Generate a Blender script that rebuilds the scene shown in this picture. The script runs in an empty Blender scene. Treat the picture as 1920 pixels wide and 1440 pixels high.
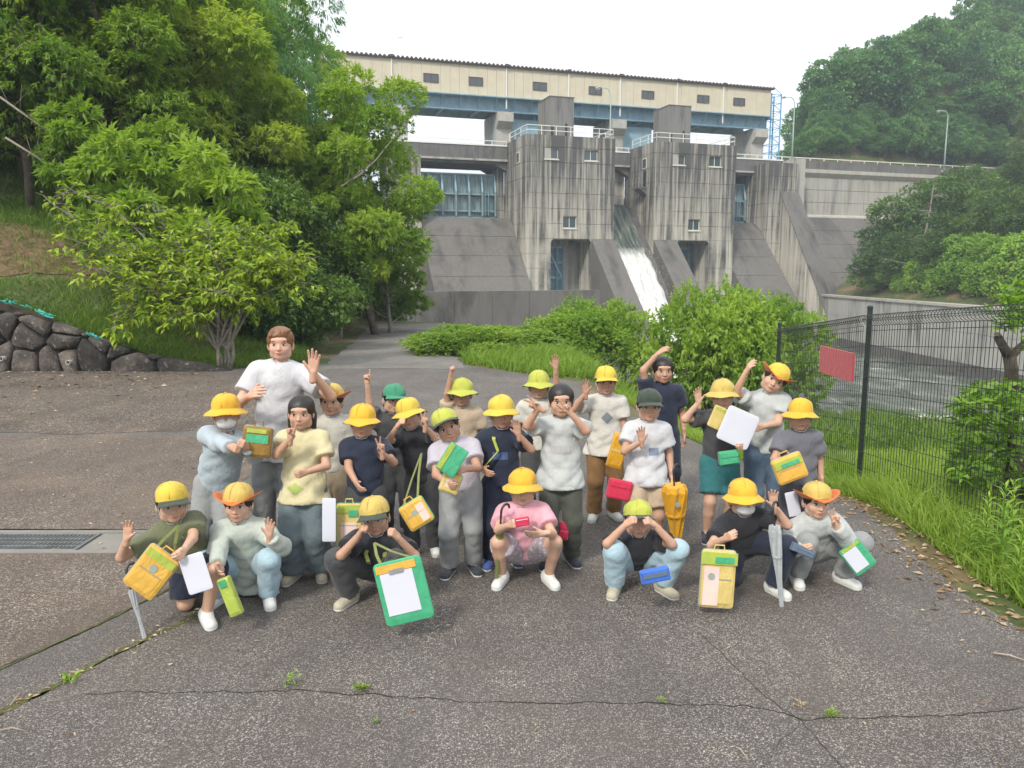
import bpy, math, random
import numpy as np
from mathutils import Vector, Matrix, noise as mnoise
PI = math.pi
R = math.radians
sc = bpy.context.scene
COL = sc.collection
random.seed(11)
rng = np.random.default_rng(7)

# ---------------------------------------------------------------- camera, sky, sun, exposure
CAM_Z, PITCH, FPX = 2.0, R(8.3), 1450.0
cam_d = bpy.data.cameras.new('camera')
cam_d.sensor_width = 36.0
cam_d.lens = 36.0 * FPX / 1920.0
cam_d.clip_start = 0.05
cam_d.clip_end = 3000.0
cam = bpy.data.objects.new('camera', cam_d)
COL.objects.link(cam)
cam.location = (0, 0, CAM_Z)
cam.rotation_euler = (R(90) - PITCH, 0, 0)
sc.camera = cam

SUN_EL, SUN_AZ = R(44), R(208)      # azimuth the light comes from, clockwise from +Y
world = bpy.data.worlds.new('World')
sc.world = world
world.use_nodes = True
wn, wl = world.node_tree.nodes, world.node_tree.links
wn.clear()
wo = wn.new('ShaderNodeOutputWorld')
bg = wn.new('ShaderNodeBackground')
bg.inputs['Strength'].default_value = 0.085
sky = wn.new('ShaderNodeTexSky')
sky.sky_type = 'NISHITA'
sky.sun_disc = False
sky.sun_elevation = SUN_EL
sky.sun_rotation = SUN_AZ
sky.dust_density = 2.0
tc = wn.new('ShaderNodeTexCoord')
mp = wn.new('ShaderNodeMapping')
mp.inputs['Scale'].default_value = (1.0, 1.0, 3.2)
cn = wn.new('ShaderNodeTexNoise')
cn.inputs['Scale'].default_value = 2.3
cn.inputs['Detail'].default_value = 7.0
cn.inputs['Roughness'].default_value = 0.55
cr = wn.new('ShaderNodeValToRGB')
cr.color_ramp.elements[0].position = 0.30
cr.color_ramp.elements[0].color = (7.2, 7.6, 8.3, 1)
cr.color_ramp.elements[1].position = 0.62
cr.color_ramp.elements[1].color = (9.6, 9.8, 10.1, 1)
mx = wn.new('ShaderNodeMix')
mx.data_type = 'RGBA'
mx.inputs['Factor'].default_value = 0.93
wl.new(tc.outputs['Generated'], mp.inputs['Vector'])
wl.new(mp.outputs['Vector'], cn.inputs['Vector'])
wl.new(cn.outputs['Fac'], cr.inputs['Fac'])
wl.new(sky.outputs['Color'], mx.inputs['A'])
# an overcast sky is brighter overhead than at the horizon
sxyz = wn.new('ShaderNodeSeparateXYZ')
wl.new(tc.outputs['Generated'], sxyz.inputs[0])
er = wn.new('ShaderNodeMapRange')
er.inputs['From Min'].default_value = 0.0
er.inputs['From Max'].default_value = 0.40
er.inputs['To Min'].default_value = 0.58
er.inputs['To Max'].default_value = 1.0
wl.new(sxyz.outputs['Z'], er.inputs['Value'])
ms_ = wn.new('ShaderNodeMix')
ms_.data_type = 'RGBA'
ms_.blend_type = 'MULTIPLY'
ms_.inputs['Factor'].default_value = 1.0
wl.new(cr.outputs['Color'], ms_.inputs['A'])
wl.new(er.outputs['Result'], ms_.inputs['B'])
wl.new(ms_.outputs['Result'], mx.inputs['B'])
wl.new(mx.outputs['Result'], bg.inputs['Color'])
wl.new(bg.outputs['Background'], wo.inputs['Surface'])

sun_d = bpy.data.lights.new('sun', 'SUN')
sun_d.energy = 1.5
sun_d.angle = R(10)
sun_d.color = (1.0, 0.945, 0.83)
sun = bpy.data.objects.new('sun', sun_d)
COL.objects.link(sun)
sdir = Vector((math.sin(SUN_AZ) * math.cos(SUN_EL), math.cos(SUN_AZ) * math.cos(SUN_EL), math.sin(SUN_EL)))
sun.rotation_euler = sdir.to_track_quat('Z', 'Y').to_euler()
sun.location = (0, -20, 60)

sc.view_settings.view_transform = 'Standard'
sc.view_settings.look = 'None'
sc.view_settings.exposure = 1.17
sc.view_settings.gamma = 1.0
sc.view_settings.use_curve_mapping = False
sc.render.engine = 'CYCLES'
sc.cycles.max_bounces = 7
sc.cycles.diffuse_bounces = 3
sc.cycles.glossy_bounces = 2
sc.cycles.transmission_bounces = 4
sc.cycles.transparent_max_bounces = 6
sc.cycles.volume_bounces = 0
sc.cycles.use_denoising = True

# ---------------------------------------------------------------- where things stand
FW = Vector((0, math.cos(PITCH), -math.sin(PITCH)))
UPV = Vector((0, math.sin(PITCH), math.cos(PITCH)))

def at(px, py, Y):
    """world point at distance Y ahead, measured off the photograph"""
    d = Vector(((px - 960) / FPX, 0, 0)) + FW + UPV * ((720 - py) / FPX)
    return Vector((0, 0, CAM_Z)) + d * (Y / d.y)

def ground(px, py, z=0.0):
    d = Vector(((px - 960) / FPX, 0, 0)) + FW + UPV * ((720 - py) / FPX)
    return Vector((0, 0, CAM_Z)) + d * ((z - CAM_Z) / d.z)

DAM_O = Vector((-10.528, 97.0, 0))
DAM_A = R(18)
CA, SA = math.cos(DAM_A), math.sin(DAM_A)

def dam_so(X, Y):
    dx, dy = X - DAM_O.x, Y - DAM_O.y
    return dx * CA + dy * SA, dx * SA - dy * CA

def dam_pt(s, off, z=0.0):
    return Vector((DAM_O.x + s * CA + off * SA, DAM_O.y + s * SA - off * CA, z))

# ---------------------------------------------------------------- materials
def new_mat(name):
    m = bpy.data.materials.new(name)
    m.use_nodes = True
    nt = m.node_tree
    b = nt.nodes.get('Principled BSDF')
    return m, nt, b

def N(nt, t, **kw):
    n = nt.nodes.new(t)
    for k, v in kw.items():
        if k in n.inputs:
            n.inputs[k].default_value = v
        else:
            setattr(n, k, v)
    return n

def ramp(nt, src, stops):
    r = nt.nodes.new('ShaderNodeValToRGB')
    el = r.color_ramp.elements
    while len(el) < len(stops):
        el.new(0.5)
    for e, (p, c) in zip(el, stops):
        e.position = p
        e.color = tuple(c) + (1,) if len(c) == 3 else c
    nt.links.new(src, r.inputs['Fac'])
    return r

def g3(v):
    return (v, v, v)

def coords(nt, kind='Object', scale=(1, 1, 1)):
    t = nt.nodes.new('ShaderNodeTexCoord')
    m = nt.nodes.new('ShaderNodeMapping')
    m.inputs['Scale'].default_value = scale
    nt.links.new(t.outputs[kind], m.inputs['Vector'])
    return m.outputs['Vector']

def noise(nt, vec, scale, detail=4, rough=0.55, dist=0.0):
    n = nt.nodes.new('ShaderNodeTexNoise')
    n.inputs['Scale'].default_value = scale
    n.inputs['Detail'].default_value = detail
    n.inputs['Roughness'].default_value = rough
    n.inputs['Distortion'].default_value = dist
    if vec is not None:
        nt.links.new(vec, n.inputs['Vector'])
    return n.outputs['Fac']

def mix(nt, fac, a, b, blend='MIX'):
    m = nt.nodes.new('ShaderNodeMix')
    m.data_type = 'RGBA'
    m.blend_type = blend
    for sock, v in (('Factor', fac), ('A', a), ('B', b)):
        if isinstance(v, (int, float)):
            m.inputs[sock].default_value = v
        elif isinstance(v, (tuple, list)):
            m.inputs[sock].default_value = tuple(v) + ((1,) if len(v) == 3 else ())
        else:
            nt.links.new(v, m.inputs[sock])
    return m.outputs['Result']

def bump(nt, b, h, strength=0.3, dist=0.02):
    n = nt.nodes.new('ShaderNodeBump')
    n.inputs['Strength'].default_value = strength
    n.inputs['Distance'].default_value = dist
    nt.links.new(h, n.inputs['Height'])
    nt.links.new(n.outputs['Normal'], b.inputs['Normal'])

def plain(name, col, rough=0.6, metal=0.0, vary=0.12, scale=6.0, bmp=0.0, bscale=60.0):
    m, nt, b = new_mat(name)
    v = coords(nt)
    f = noise(nt, v, scale, 5)
    r = ramp(nt, f, [(0.3, tuple(c * (1 - vary) for c in col)), (0.7, tuple(min(1, c * (1 + vary)) for c in col))])
    nt.links.new(r.outputs['Color'], b.inputs['Base Color'])
    b.inputs['Roughness'].default_value = rough
    b.inputs['Metallic'].default_value = metal
    if bmp:
        bump(nt, b, noise(nt, v, bscale, 4), bmp, 0.01)
    return m

def concrete(name, light, dark, streak=0.5, top=None, zr=(0, 18), sscale=(0.9, 0.9, 0.045), grime=0.5):
    """weathered concrete: run-off streaks, blotches and pores"""
    m, nt, b = new_mat(name)
    vs = coords(nt, scale=sscale)
    vo = coords(nt)
    s1 = noise(nt, vs, 1.0, 6, 0.62, 0.3)
    s2 = noise(nt, coords(nt, scale=(3.6, 3.6, 0.10)), 1.0, 5, 0.6)
    big = noise(nt, vo, 0.22, 5, 0.6)
    fine = noise(nt, vo, 7.0, 5, 0.7)
    st = ramp(nt, s1, [(0.47, g3(0)), (0.60, g3(1))]).outputs['Color']
    st2 = ramp(nt, s2, [(0.50, g3(0)), (0.68, g3(0.75))]).outputs['Color']
    a = mix(nt, 1.0, st, st2, 'LIGHTEN')
    bl = ramp(nt, big, [(0.32, g3(0.12)), (0.66, g3(1))]).outputs['Color']
    a = mix(nt, 1.0, a, bl, 'MULTIPLY')
    if top is not None:
        sx = nt.nodes.new('ShaderNodeSeparateXYZ')
        nt.links.new(vo, sx.inputs[0])
        mr = nt.nodes.new('ShaderNodeMapRange')
        mr.inputs['From Min'].default_value = zr[0]
        mr.inputs['From Max'].default_value = zr[1]
        nt.links.new(sx.outputs['Z'], mr.inputs['Value'])
        add = mix(nt, 1.0, mr.outputs['Result'], ramp(nt, s2, [(0.25, g3(0.2)), (0.6, g3(1))]).outputs['Color'], 'MULTIPLY')
        a = mix(nt, top, a, add, 'ADD')
    sm = nt.nodes.new('ShaderNodeMath')
    sm.operation = 'MULTIPLY'
    sm.use_clamp = True
    nt.links.new(a, sm.inputs[0])
    sm.inputs[1].default_value = streak
    base = mix(nt, ramp(nt, fine, [(0.25, g3(0)), (0.75, g3(1))]).outputs['Color'],
               tuple(c * 0.86 for c in light), tuple(min(1, c * 1.12) for c in light))
    warm = ramp(nt, noise(nt, vo, 0.6, 4), [(0.35, (1, 1, 1)), (0.7, (1.0, 0.975, 0.925))]).outputs['Color']
    base = mix(nt, 0.8, base, warm, 'MULTIPLY')
    col = mix(nt, sm.outputs[0], base, dark)
    nt.links.new(col, b.inputs['Base Color'])
    b.inputs['Roughness'].default_value = 0.92
    bump(nt, b, fine, 0.35, 0.03)
    return m

def foliage(name, cols, trans=0.5, rough=0.5):
    """leaf: tone differs from leaf to leaf and from tree to tree"""
    m, nt, b = new_mat(name)
    at_ = nt.nodes.new('ShaderNodeAttribute')
    at_.attribute_name = 'tone'
    oi = nt.nodes.new('ShaderNodeObjectInfo')
    ad = nt.nodes.new('ShaderNodeMath')
    ad.operation = 'MULTIPLY_ADD'
    nt.links.new(oi.outputs['Random'], ad.inputs[0])
    ad.inputs[1].default_value = 0.34
    nt.links.new(at_.outputs['Fac'], ad.inputs[2])
    n = len(cols)
    r = ramp(nt, ad.outputs[0], [(0.05 + 1.1 * i / (n - 1) if i else 0.05, c) for i, c in enumerate(cols)])
    for i, e in enumerate(r.color_ramp.elements):
        e.position = min(1.0, 0.12 + 0.85 * i / (n - 1))
    nt.links.new(r.outputs['Color'], b.inputs['Base Color'])
    b.inputs['Roughness'].default_value = rough
    b.inputs['Specular IOR Level'].default_value = 0.35
    tr = nt.nodes.new('ShaderNodeBsdfTranslucent')
    hs = mix(nt, 1.0, r.outputs['Color'], (1.25, 1.3, 0.55), 'MULTIPLY')
    nt.links.new(hs, tr.inputs['Color'])
    ms = nt.nodes.new('ShaderNodeMixShader')
    ms.inputs[0].default_value = trans
    out = nt.nodes.get('Material Output')
    nt.links.new(b.outputs[0], ms.inputs[1])
    nt.links.new(tr.outputs[0], ms.inputs[2])
    nt.links.new(ms.outputs[0], out.inputs['Surface'])
    return m

def cloth(name, col, rough=0.85, vary=0.10, weave=420.0, pattern=None):
    m, nt, b = new_mat(name)
    v = coords(nt)
    f = noise(nt, v, 14, 4)
    r = ramp(nt, f, [(0.3, tuple(c * (1 - vary) for c in col)), (0.7, tuple(min(1, c * (1 + vary)) for c in col))])
    c = r.outputs['Color']
    if pattern:
        vo = nt.nodes.new('ShaderNodeTexVoronoi')
        vo.inputs['Scale'].default_value = 38
        nt.links.new(v, vo.inputs['Vector'])
        k = ramp(nt, vo.outputs['Distance'], [(0.28, g3(1)), (0.36, g3(0))])
        c = mix(nt, k.outputs['Color'], c, pattern)
    nt.links.new(c, b.inputs['Base Color'])
    b.inputs['Roughness'].default_value = rough
    b.inputs['Sheen Weight'].default_value = 0.15
    wv_ = noise(nt, coords(nt, scale=(1.0, 1.0, 0.55)), 13, 4, 0.55, 2.0)
    bump(nt, b, ramp(nt, wv_, [(0.30, g3(0)), (0.50, g3(0.75)), (0.62, g3(1))]).outputs['Color'], 0.28, 0.014)
    return m

# ---------------------------------------------------------------- mesh helpers
def link_mesh(name, verts, faces, mats, parent=None, midx=None, smooth=False, tone=None):
    me = bpy.data.meshes.new(name)
    if isinstance(verts, np.ndarray) and isinstance(faces, np.ndarray):
        nv, nf, k = len(verts), len(faces), faces.shape[1]
        me.vertices.add(nv)
        me.vertices.foreach_set('co', verts.astype(np.float32).ravel())
        me.loops.add(nf * k)
        me.loops.foreach_set('vertex_index', faces.astype(np.int32).ravel())
        me.polygons.add(nf)
        me.polygons.foreach_set('loop_start', np.arange(0, nf * k, k, dtype=np.int32))
        me.polygons.foreach_set('loop_total', np.full(nf, k, dtype=np.int32))
        me.update(calc_edges=True)
    else:
        me.from_pydata([tuple(v) for v in verts], [], faces)
        me.update()
    if not isinstance(mats, (list, tuple)):
        mats = [mats]
    for m in mats:
        me.materials.append(m)
    if midx is not None:
        me.polygons.foreach_set('material_index', np.asarray(midx, dtype=np.int32))
    if smooth:
        me.polygons.foreach_set('use_smooth', np.ones(len(me.polygons), dtype=bool))
    if tone is not None:
        a = me.attributes.new('tone', 'FLOAT', 'POINT')
        a.data.foreach_set('value', np.asarray(tone, dtype=np.float32))
    o = bpy.data.objects.new(name, me)
    COL.objects.link(o)
    if parent:
        o.parent = parent
    return o

class MB:
    def __init__(self, base=(0, 0, 0)):
        self.v, self.f, self.m = [], [], []
        self.b = Vector(base)
        self.cur = 0

    def add(self, vs, fs):
        k = len(self.v)
        self.v += [tuple(Vector(p) - self.b) for p in vs]
        self.f += [tuple(i + k for i in f) for f in fs]
        self.m += [self.cur] * len(fs)
        return self

    def box(self, x0, x1, y0, y1, z0, z1):
        x0, x1 = sorted((x0, x1)); y0, y1 = sorted((y0, y1)); z0, z1 = sorted((z0, z1))
        vs = [(x, y, z) for z in (z0, z1) for y in (y0, y1) for x in (x0, x1)]
        return self.add(vs, [(0, 2, 3, 1), (4, 5, 7, 6), (0, 1, 5, 4), (2, 6, 7, 3), (0, 4, 6, 2), (1, 3, 7, 5)])

    def sbox(self, s0, s1, o0, o1, z0, z1):
        """box in the dam's own directions: along it, out from it, up"""
        return self.box(s0, s1, -o1, -o0, z0, z1)

    def prism(self, poly, a0, a1, axis='x'):
        """polygon (u, w) pushed along an axis: x -> (y, z), y -> (x, z), z -> (x, y)"""
        def P(u, w, a):
            return {'x': (a, u, w), 'y': (u, a, w), 'z': (u, w, a)}[axis]
        n = len(poly)
        vs = [P(u, w, a0) for u, w in poly] + [P(u, w, a1) for u, w in poly]
        fs = [tuple(range(n))[::-1], tuple(range(n, 2 * n))]
        fs += [(i, (i + 1) % n, n + (i + 1) % n, n + i) for i in range(n)]
        return self.add(vs, fs)

    def tube(self, pts, r, n=6, cap=True):
        pts = [Vector(p) for p in pts]
        if not isinstance(r, (list, tuple)):
            r = [r] * len(pts)
        vs, fs = [], []
        ref = None
        for i, p in enumerate(pts):
            t = (pts[min(i + 1, len(pts) - 1)] - pts[max(i - 1, 0)])
            if t.length < 1e-9:
                t = Vector((0, 0, 1))
            t.normalize()
            if ref is None:
                ref = Vector((1, 0, 0)) if abs(t.x) < 0.8 else Vector((0, 1, 0))
            a = (ref - t * ref.dot(t)).normalized()
            ref = a
            b_ = t.cross(a)
            for k in range(n):
                w = 2 * PI * k / n
                vs.append(p + (a * math.cos(w) + b_ * math.sin(w)) * r[i])
        for i in range(len(pts) - 1):
            for k in range(n):
                k2 = (k + 1) % n
                fs.append((i * n + k, i * n + k2, (i + 1) * n + k2, (i + 1) * n + k))
        if cap:
            fs.append(tuple(range(n))[::-1])
            fs.append(tuple(range((len(pts) - 1) * n, len(pts) * n)))
        return self.add(vs, fs)

    def bar(self, a, b, w, h=None):
        """square bar between two points"""
        h = h or w
        a, b = Vector(a), Vector(b)
        t = (b - a).normalized()
        up = Vector((0, 0, 1)) if abs(t.z) < 0.95 else Vector((0, 1, 0))
        s = t.cross(up).normalized() * (w / 2)
        u = s.cross(t).normalized() * (h / 2)
        vs = [p + i * s + j * u for p in (a, b) for i, j in ((-1, -1), (1, -1), (1, 1), (-1, 1))]
        return self.add(vs, [(0, 1, 2, 3), (4, 7, 6, 5), (0, 4, 5, 1), (1, 5, 6, 2), (2, 6, 7, 3), (3, 7, 4, 0)])

    def lathe(self, prof, n=20, org=(0, 0, 0), mat3=None, sx=1.0, sy=1.0):
        vs, fs = [], []
        o = Vector(org)
        for r, z in prof:
            for k in range(n):
                w = 2 * PI * k / n
                p = Vector((r * math.cos(w) * sx, r * math.sin(w) * sy, z))
                vs.append(o + (mat3 @ p if mat3 else p))
        for i in range(len(prof) - 1):
            for k in range(n):
                k2 = (k + 1) % n
                fs.append((i * n + k, i * n + k2, (i + 1) * n + k2, (i + 1) * n + k))
        return self.add(vs, fs)

    def build(self, name, mats, parent=None, smooth=False, label=None):
        o = link_mesh(name, self.v, self.f, mats, parent, self.m if self.cur or any(self.m) else None, smooth)
        if label:
            o['label'] = label
        return o

def thing(name, label, cat, loc=(0, 0, 0), rz=0.0, group=None):
    o = bpy.data.objects.new(name, None)
    o.empty_display_size = 0.2
    COL.objects.link(o)
    o.location = loc
    o.rotation_euler = (0, 0, rz)
    tag(o, label, cat, group)
    return o

def tag(o, label=None, cat=None, group=None, kind=None):
    if label: o['label'] = label
    if cat: o['category'] = cat
    if group: o['group'] = group
    if kind: o['kind'] = kind
    return o

def dthing(name, label, cat, s, off, z, group=None):
    """a thing of the dam: stands at (s, off, z) and is turned with it"""
    o = thing(name, label, cat, dam_pt(s, off, z), DAM_A, group)
    return o, (s, -off, z)

def copy_tree(o, parent=None):
    c = o.copy()
    COL.objects.link(c)
    c.parent = parent
    for ch in list(o.children):
        copy_tree(ch, c)
    return c

def share(name, mesh, parent, loc=(0, 0, 0), rot=(0, 0, 0), scale=(1, 1, 1)):
    o = bpy.data.objects.new(name, mesh)
    COL.objects.link(o)
    o.parent = parent
    o.location, o.rotation_euler, o.scale = loc, rot, scale
    return o
# ---------------------------------------------------------------- ground
def sstep(t):
    t = np.clip(t, 0, 1)
    return t * t * (3 - 2 * t)

def nz(X, Y, f, seed=0.0):
    return (np.sin(X * f + 1.3 * seed + 2.1 * np.sin(Y * f * 0.7 + seed)) + np.sin(Y * f * 1.3 + seed * 2.2 + 1.7 * np.sin(X * f * 0.6))) * 0.5

def terrain(X, Y):
    X = np.asarray(X, float); Y = np.asarray(Y, float)
    s, off = dam_so(X, Y)
    edge = np.interp(X, [-60, -6.5, -1, 1, 5, 8, 10.5, 300], [40, 38, 34, 28, 25, 24, 12, 12])
    z = -0.02 * np.clip(Y - 15, 0, 18) * (X < 6)
    z = z - 0.13 * np.clip(Y - 6, 0, 13) * sstep((X - 1.2) / 2.4)
    river = -7.6 * sstep((Y - edge) / 5.5)
    z = z + river
    # right bank of the river and the slope above it
    rb = np.where(X > 41, -1.1 + 0.5 * np.clip(X - 41, 0, 200) + 0.5 * nz(X, Y, 0.2, 3), -99)
    rb = np.where(Y > 16, rb, -99)
    z = np.maximum(z, rb)
    # left bank
    xl = np.interp(Y, [15.6, 18, 40, 70, 95], [-6.8, -5.0, -7.6, -12, -14])
    dl = np.clip(xl - X, 0, 200)
    hw = np.clip((-6.8 - X) * 0.39, 0, 1.42)
    zl = hw * sstep((X + 6.8) * -2) + 0.36 * np.clip(Y - 15.6, 0, 200) * sstep(dl / 4.5)
    zl = np.minimum(zl, hw + 0.6 * dl)
    zl = zl + 0.22 * np.clip(dl - 5, 0, 60) + 0.10 * nz(X, Y, 1.1, 1) * sstep(dl)
    z = np.where((Y > 15.65) & (dl > 0), np.maximum(z, zl), z)
    # behind the dam
    F = X - (44.6 + 0.36 * (Y - 130))
    hill = 10 + 3.1 * np.clip(F, 0, 5) + 0.9 * np.clip(F - 5, 0, 6) + 0.50 * np.clip(F - 11, 0, 120) + 0.12 * np.clip(Y - 150, 0, 90) + 1.2 * nz(X, Y, 0.12, 5)
    hill = np.minimum(hill, 17 + 1.1 * np.clip(-off - 4, 0, 300))
    back = np.where(s > 40, np.maximum(hill, 8), np.where(s < -12, 17 + 0.3 * np.clip(-12 - s, 0, 100), 8))
    z = np.where(off < -4, back, z)
    return z

def tz(x, y):
    return float(terrain(x, y))

def ground_sheet():
    xs = np.unique(np.concatenate([np.linspace(-400, -40, 13), np.linspace(-40, -18, 23), np.linspace(-18, 6, 97), np.linspace(6, 60, 70),
                                   [40.0, 41.01], np.linspace(60, 170, 56), np.linspace(170, 900, 16)]))
    ys = np.unique(np.concatenate([np.linspace(-300, -10, 10), np.linspace(-10, 3, 14), np.linspace(3, 15.6, 52), [15.64, 15.9], np.linspace(16, 45, 117),
                                   np.linspace(45, 130, 86), np.linspace(130, 260, 44), np.linspace(260, 1500, 14)]))
    X, Y = np.meshgrid(xs, ys, indexing='ij')
    Z = terrain(X, Y)
    xe = np.interp(Y, [3.2, 4.1, 4.75, 6.9, 9, 13.5, 15.3], [3.1, 2.86, 2.8, 3.0, 2.85, 1.4, -.6]) - .35
    Z = Z - 0.07 * ((X < xe) & (X > -17) & (Y < 15.3))
    Z = Z - 0.05 * ((Y >= 15.3) & (Y < 32) & (X > np.interp(Y, [15.3, 24, 33], [-6.0, -4.7, -6.2])) & (X < np.interp(Y, [15.3, 24, 33], [-1.3, -2.3, -3.1])))
    nx, ny = X.shape
    V = np.stack([X, Y, Z], -1).reshape(-1, 3)
    i, j = np.meshgrid(np.arange(nx - 1), np.arange(ny - 1), indexing='ij')
    a = (i * ny + j).ravel()
    Fc = np.stack([a, a + ny, a + ny + 1, a + 1], 1)
    return V, Fc

def ground_material():
    m, nt, b = new_mat('earth_and_moss')
    v = coords(nt)
    n1 = noise(nt, v, 0.45, 6, 0.6)
    n2 = noise(nt, v, 3.5, 6, 0.65)
    soil = ramp(nt, n2, [(0.3, (0.10, 0.062, 0.032)), (0.7, (0.24, 0.155, 0.085))]).outputs['Color']
    moss = ramp(nt, n2, [(0.3, (0.035, 0.05, 0.014)), (0.7, (0.095, 0.12, 0.03))]).outputs['Color']
    f = ramp(nt, n1, [(0.50, g3(0)), (0.62, g3(1))]).outputs['Color']
    nt.links.new(mix(nt, f, moss, soil), b.inputs['Base Color'])
    b.inputs['Roughness'].default_value = 0.95
    bump(nt, b, n2, 0.6, 0.06)
    return m

M = {}
M['earth'] = ground_material()
V_, F_ = ground_sheet()
g = link_mesh('ground', V_, F_, M['earth'], smooth=True)
g['kind'] = 'structure'

def asphalt_mat(name, base, chips, brown, chip_scale=95.0, amount=0.52):
    m, nt, b = new_mat(name)
    v = coords(nt)
    vo = N(nt, 'ShaderNodeTexVoronoi')
    vo.inputs['Scale'].default_value = chip_scale
    nt.links.new(v, vo.inputs['Vector'])
    sep = nt.nodes.new('ShaderNodeSeparateColor')
    nt.links.new(vo.outputs['Color'], sep.inputs[0])
    pick = ramp(nt, sep.outputs[0], [(amount, g3(0)), (amount + 0.16, g3(1))]).outputs['Color']
    inside = ramp(nt, vo.outputs['Distance'], [(0.36, g3(1)), (0.52, g3(0))]).outputs['Color']
    worn = ramp(nt, noise(nt, v, 1.1, 6, 0.6), [(0.25, g3(0.35)), (0.65, g3(1))]).outputs['Color']
    chipf = mix(nt, 1.0, mix(nt, 1.0, pick, inside, 'MULTIPLY'), worn, 'MULTIPLY')
    tint = ramp(nt, sep.outputs[1], [(0.0, tuple(c * 0.55 for c in chips)), (0.6, chips), (1.0, (0.55, 0.50, 0.44))]).outputs['Color']
    vo2 = N(nt, 'ShaderNodeTexVoronoi')
    vo2.inputs['Scale'].default_value = chip_scale * 2.1
    nt.links.new(v, vo2.inputs['Vector'])
    sep2 = nt.nodes.new('ShaderNodeSeparateColor')
    nt.links.new(vo2.outputs['Color'], sep2.inputs[0])
    small = mix(nt, 1.0, ramp(nt, sep2.outputs[0], [(0.55, g3(0)), (0.70, g3(0.85))]).outputs['Color'], ramp(nt, vo2.outputs['Distance'], [(0.40, g3(1)), (0.56, g3(0))]).outputs['Color'], 'MULTIPLY')
    patch = ramp(nt, noise(nt, coords(nt, scale=(1.0, 0.45, 1)), 1.6, 7, 0.65, 0.8), [(0.32, g3(0.30)), (0.66, g3(1))]).outputs['Color']
    chipf = mix(nt, 1.0, mix(nt, 1.0, chipf, small, 'LIGHTEN'), patch, 'MULTIPLY')
    big = noise(nt, v, 0.55, 6, 0.6)
    fine = noise(nt, v, 160, 4, 0.7)
    bs = ramp(nt, big, [(0.3, tuple(c * 0.72 for c in base)), (0.7, tuple(c * 1.35 for c in base))]).outputs['Color']
    bs = mix(nt, ramp(nt, noise(nt, v, 0.9, 5, 0.6, 0.5), [(0.48, g3(0)), (0.72, g3(0.75))]).outputs['Color'], bs, brown)
    bs = mix(nt, 0.7, bs, ramp(nt, fine, [(0.2, g3(0.45)), (0.8, g3(1.5))]).outputs['Color'], 'MULTIPLY')
    nt.links.new(mix(nt, chipf, bs, tint), b.inputs['Base Color'])
    b.inputs['Roughness'].default_value = 0.9
    hb = mix(nt, 0.5, fine, chipf)
    bump(nt, b, hb, 0.7, 0.006)
    return m

M['asphalt'] = asphalt_mat('coarse_worn_asphalt', (0.076, 0.067, 0.061), (0.40, 0.36, 0.315), (0.096, 0.077, 0.064))
M['asphalt_old'] = asphalt_mat('gravelly_old_asphalt', (0.082, 0.062, 0.049), (0.38, 0.31, 0.245), (0.15, 0.105, 0.072), 75.0, 0.5)
M['asphalt_far'] = asphalt_mat('dirty_old_asphalt', (0.060, 0.045, 0.036), (0.42, 0.34, 0.26), (0.105, 0.075, 0.050), 42.0, 0.55)
M['gutter'] = asphalt_mat('gutter_concrete', (0.088, 0.084, 0.076), (0.30, 0.28, 0.25), (0.075, 0.075, 0.05), 95.0, 0.5)
M['path'] = asphalt_mat('gravel_path', (0.13, 0.122, 0.112), (0.30, 0.28, 0.25), (0.10, 0.085, 0.065), 40.0, 0.5)
M['crack'] = plain('crack_dark', (0.018, 0.015, 0.012), 0.95)  # near-black colour of the flat strips drawn as cracks
M['moss'] = plain('crack_moss', (0.085, 0.095, 0.028), 0.95, vary=0.4, scale=25, bmp=0.6)

def sheet(name, poly, z, mat, step=0.6, edge_jit=0.0, follow=True, dz=0.004):
    """flat sheet with its own outline, lying on the ground"""
    import itertools
    xs = [p[0] for p in poly]; ys = [p[1] for p in poly]
    import bmesh
    bm = bmesh.new()
    pts = []
    n = len(poly)
    for i in range(n):
        a, b_ = Vector(poly[i]), Vector(poly[(i + 1) % n])
        k = max(1, int((b_ - a).length / 0.18)) if edge_jit else 1
        nrm = Vector((-(b_ - a).y, (b_ - a).x)).normalized()
        for q in range(k):
            p = a.lerp(b_, q / k)
            if edge_jit and q:
                p = p + nrm * (mnoise.noise(Vector((p.x * 1.7, p.y * 1.7, 3.3))) * edge_jit + random.uniform(-1, 1) * edge_jit * 0.25)
            pts.append(p)
    vs = [bm.verts.new((p.x, p.y, 0)) for p in pts]
    bm.faces.new(vs)
    x = min(xs) + step
    while x < max(xs):
        bmesh.ops.bisect_plane(bm, geom=bm.verts[:] + bm.edges[:] + bm.faces[:], plane_co=(x, 0, 0), plane_no=(1, 0, 0)); x += step
    y = min(ys) + step
    while y < max(ys):
        bmesh.ops.bisect_plane(bm, geom=bm.verts[:] + bm.edges[:] + bm.faces[:], plane_co=(0, y, 0), plane_no=(0, 1, 0)); y += step
    bmesh.ops.triangulate(bm, faces=bm.faces[:])
    bm.normal_update()
    for f in bm.faces:
        if f.normal.z < 0:
            f.normal_flip()
    for v in bm.verts:
        v.co.z = (tz(v.co.x, v.co.y) if follow else 0.0) + z + dz
    me = bpy.data.meshes.new(name)
    bm.to_mesh(me)
    bm.free()
    me.materials.append(mat)
    o = bpy.data.objects.new(name, me)
    COL.objects.link(o)
    o['kind'] = 'structure'
    return o

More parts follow.
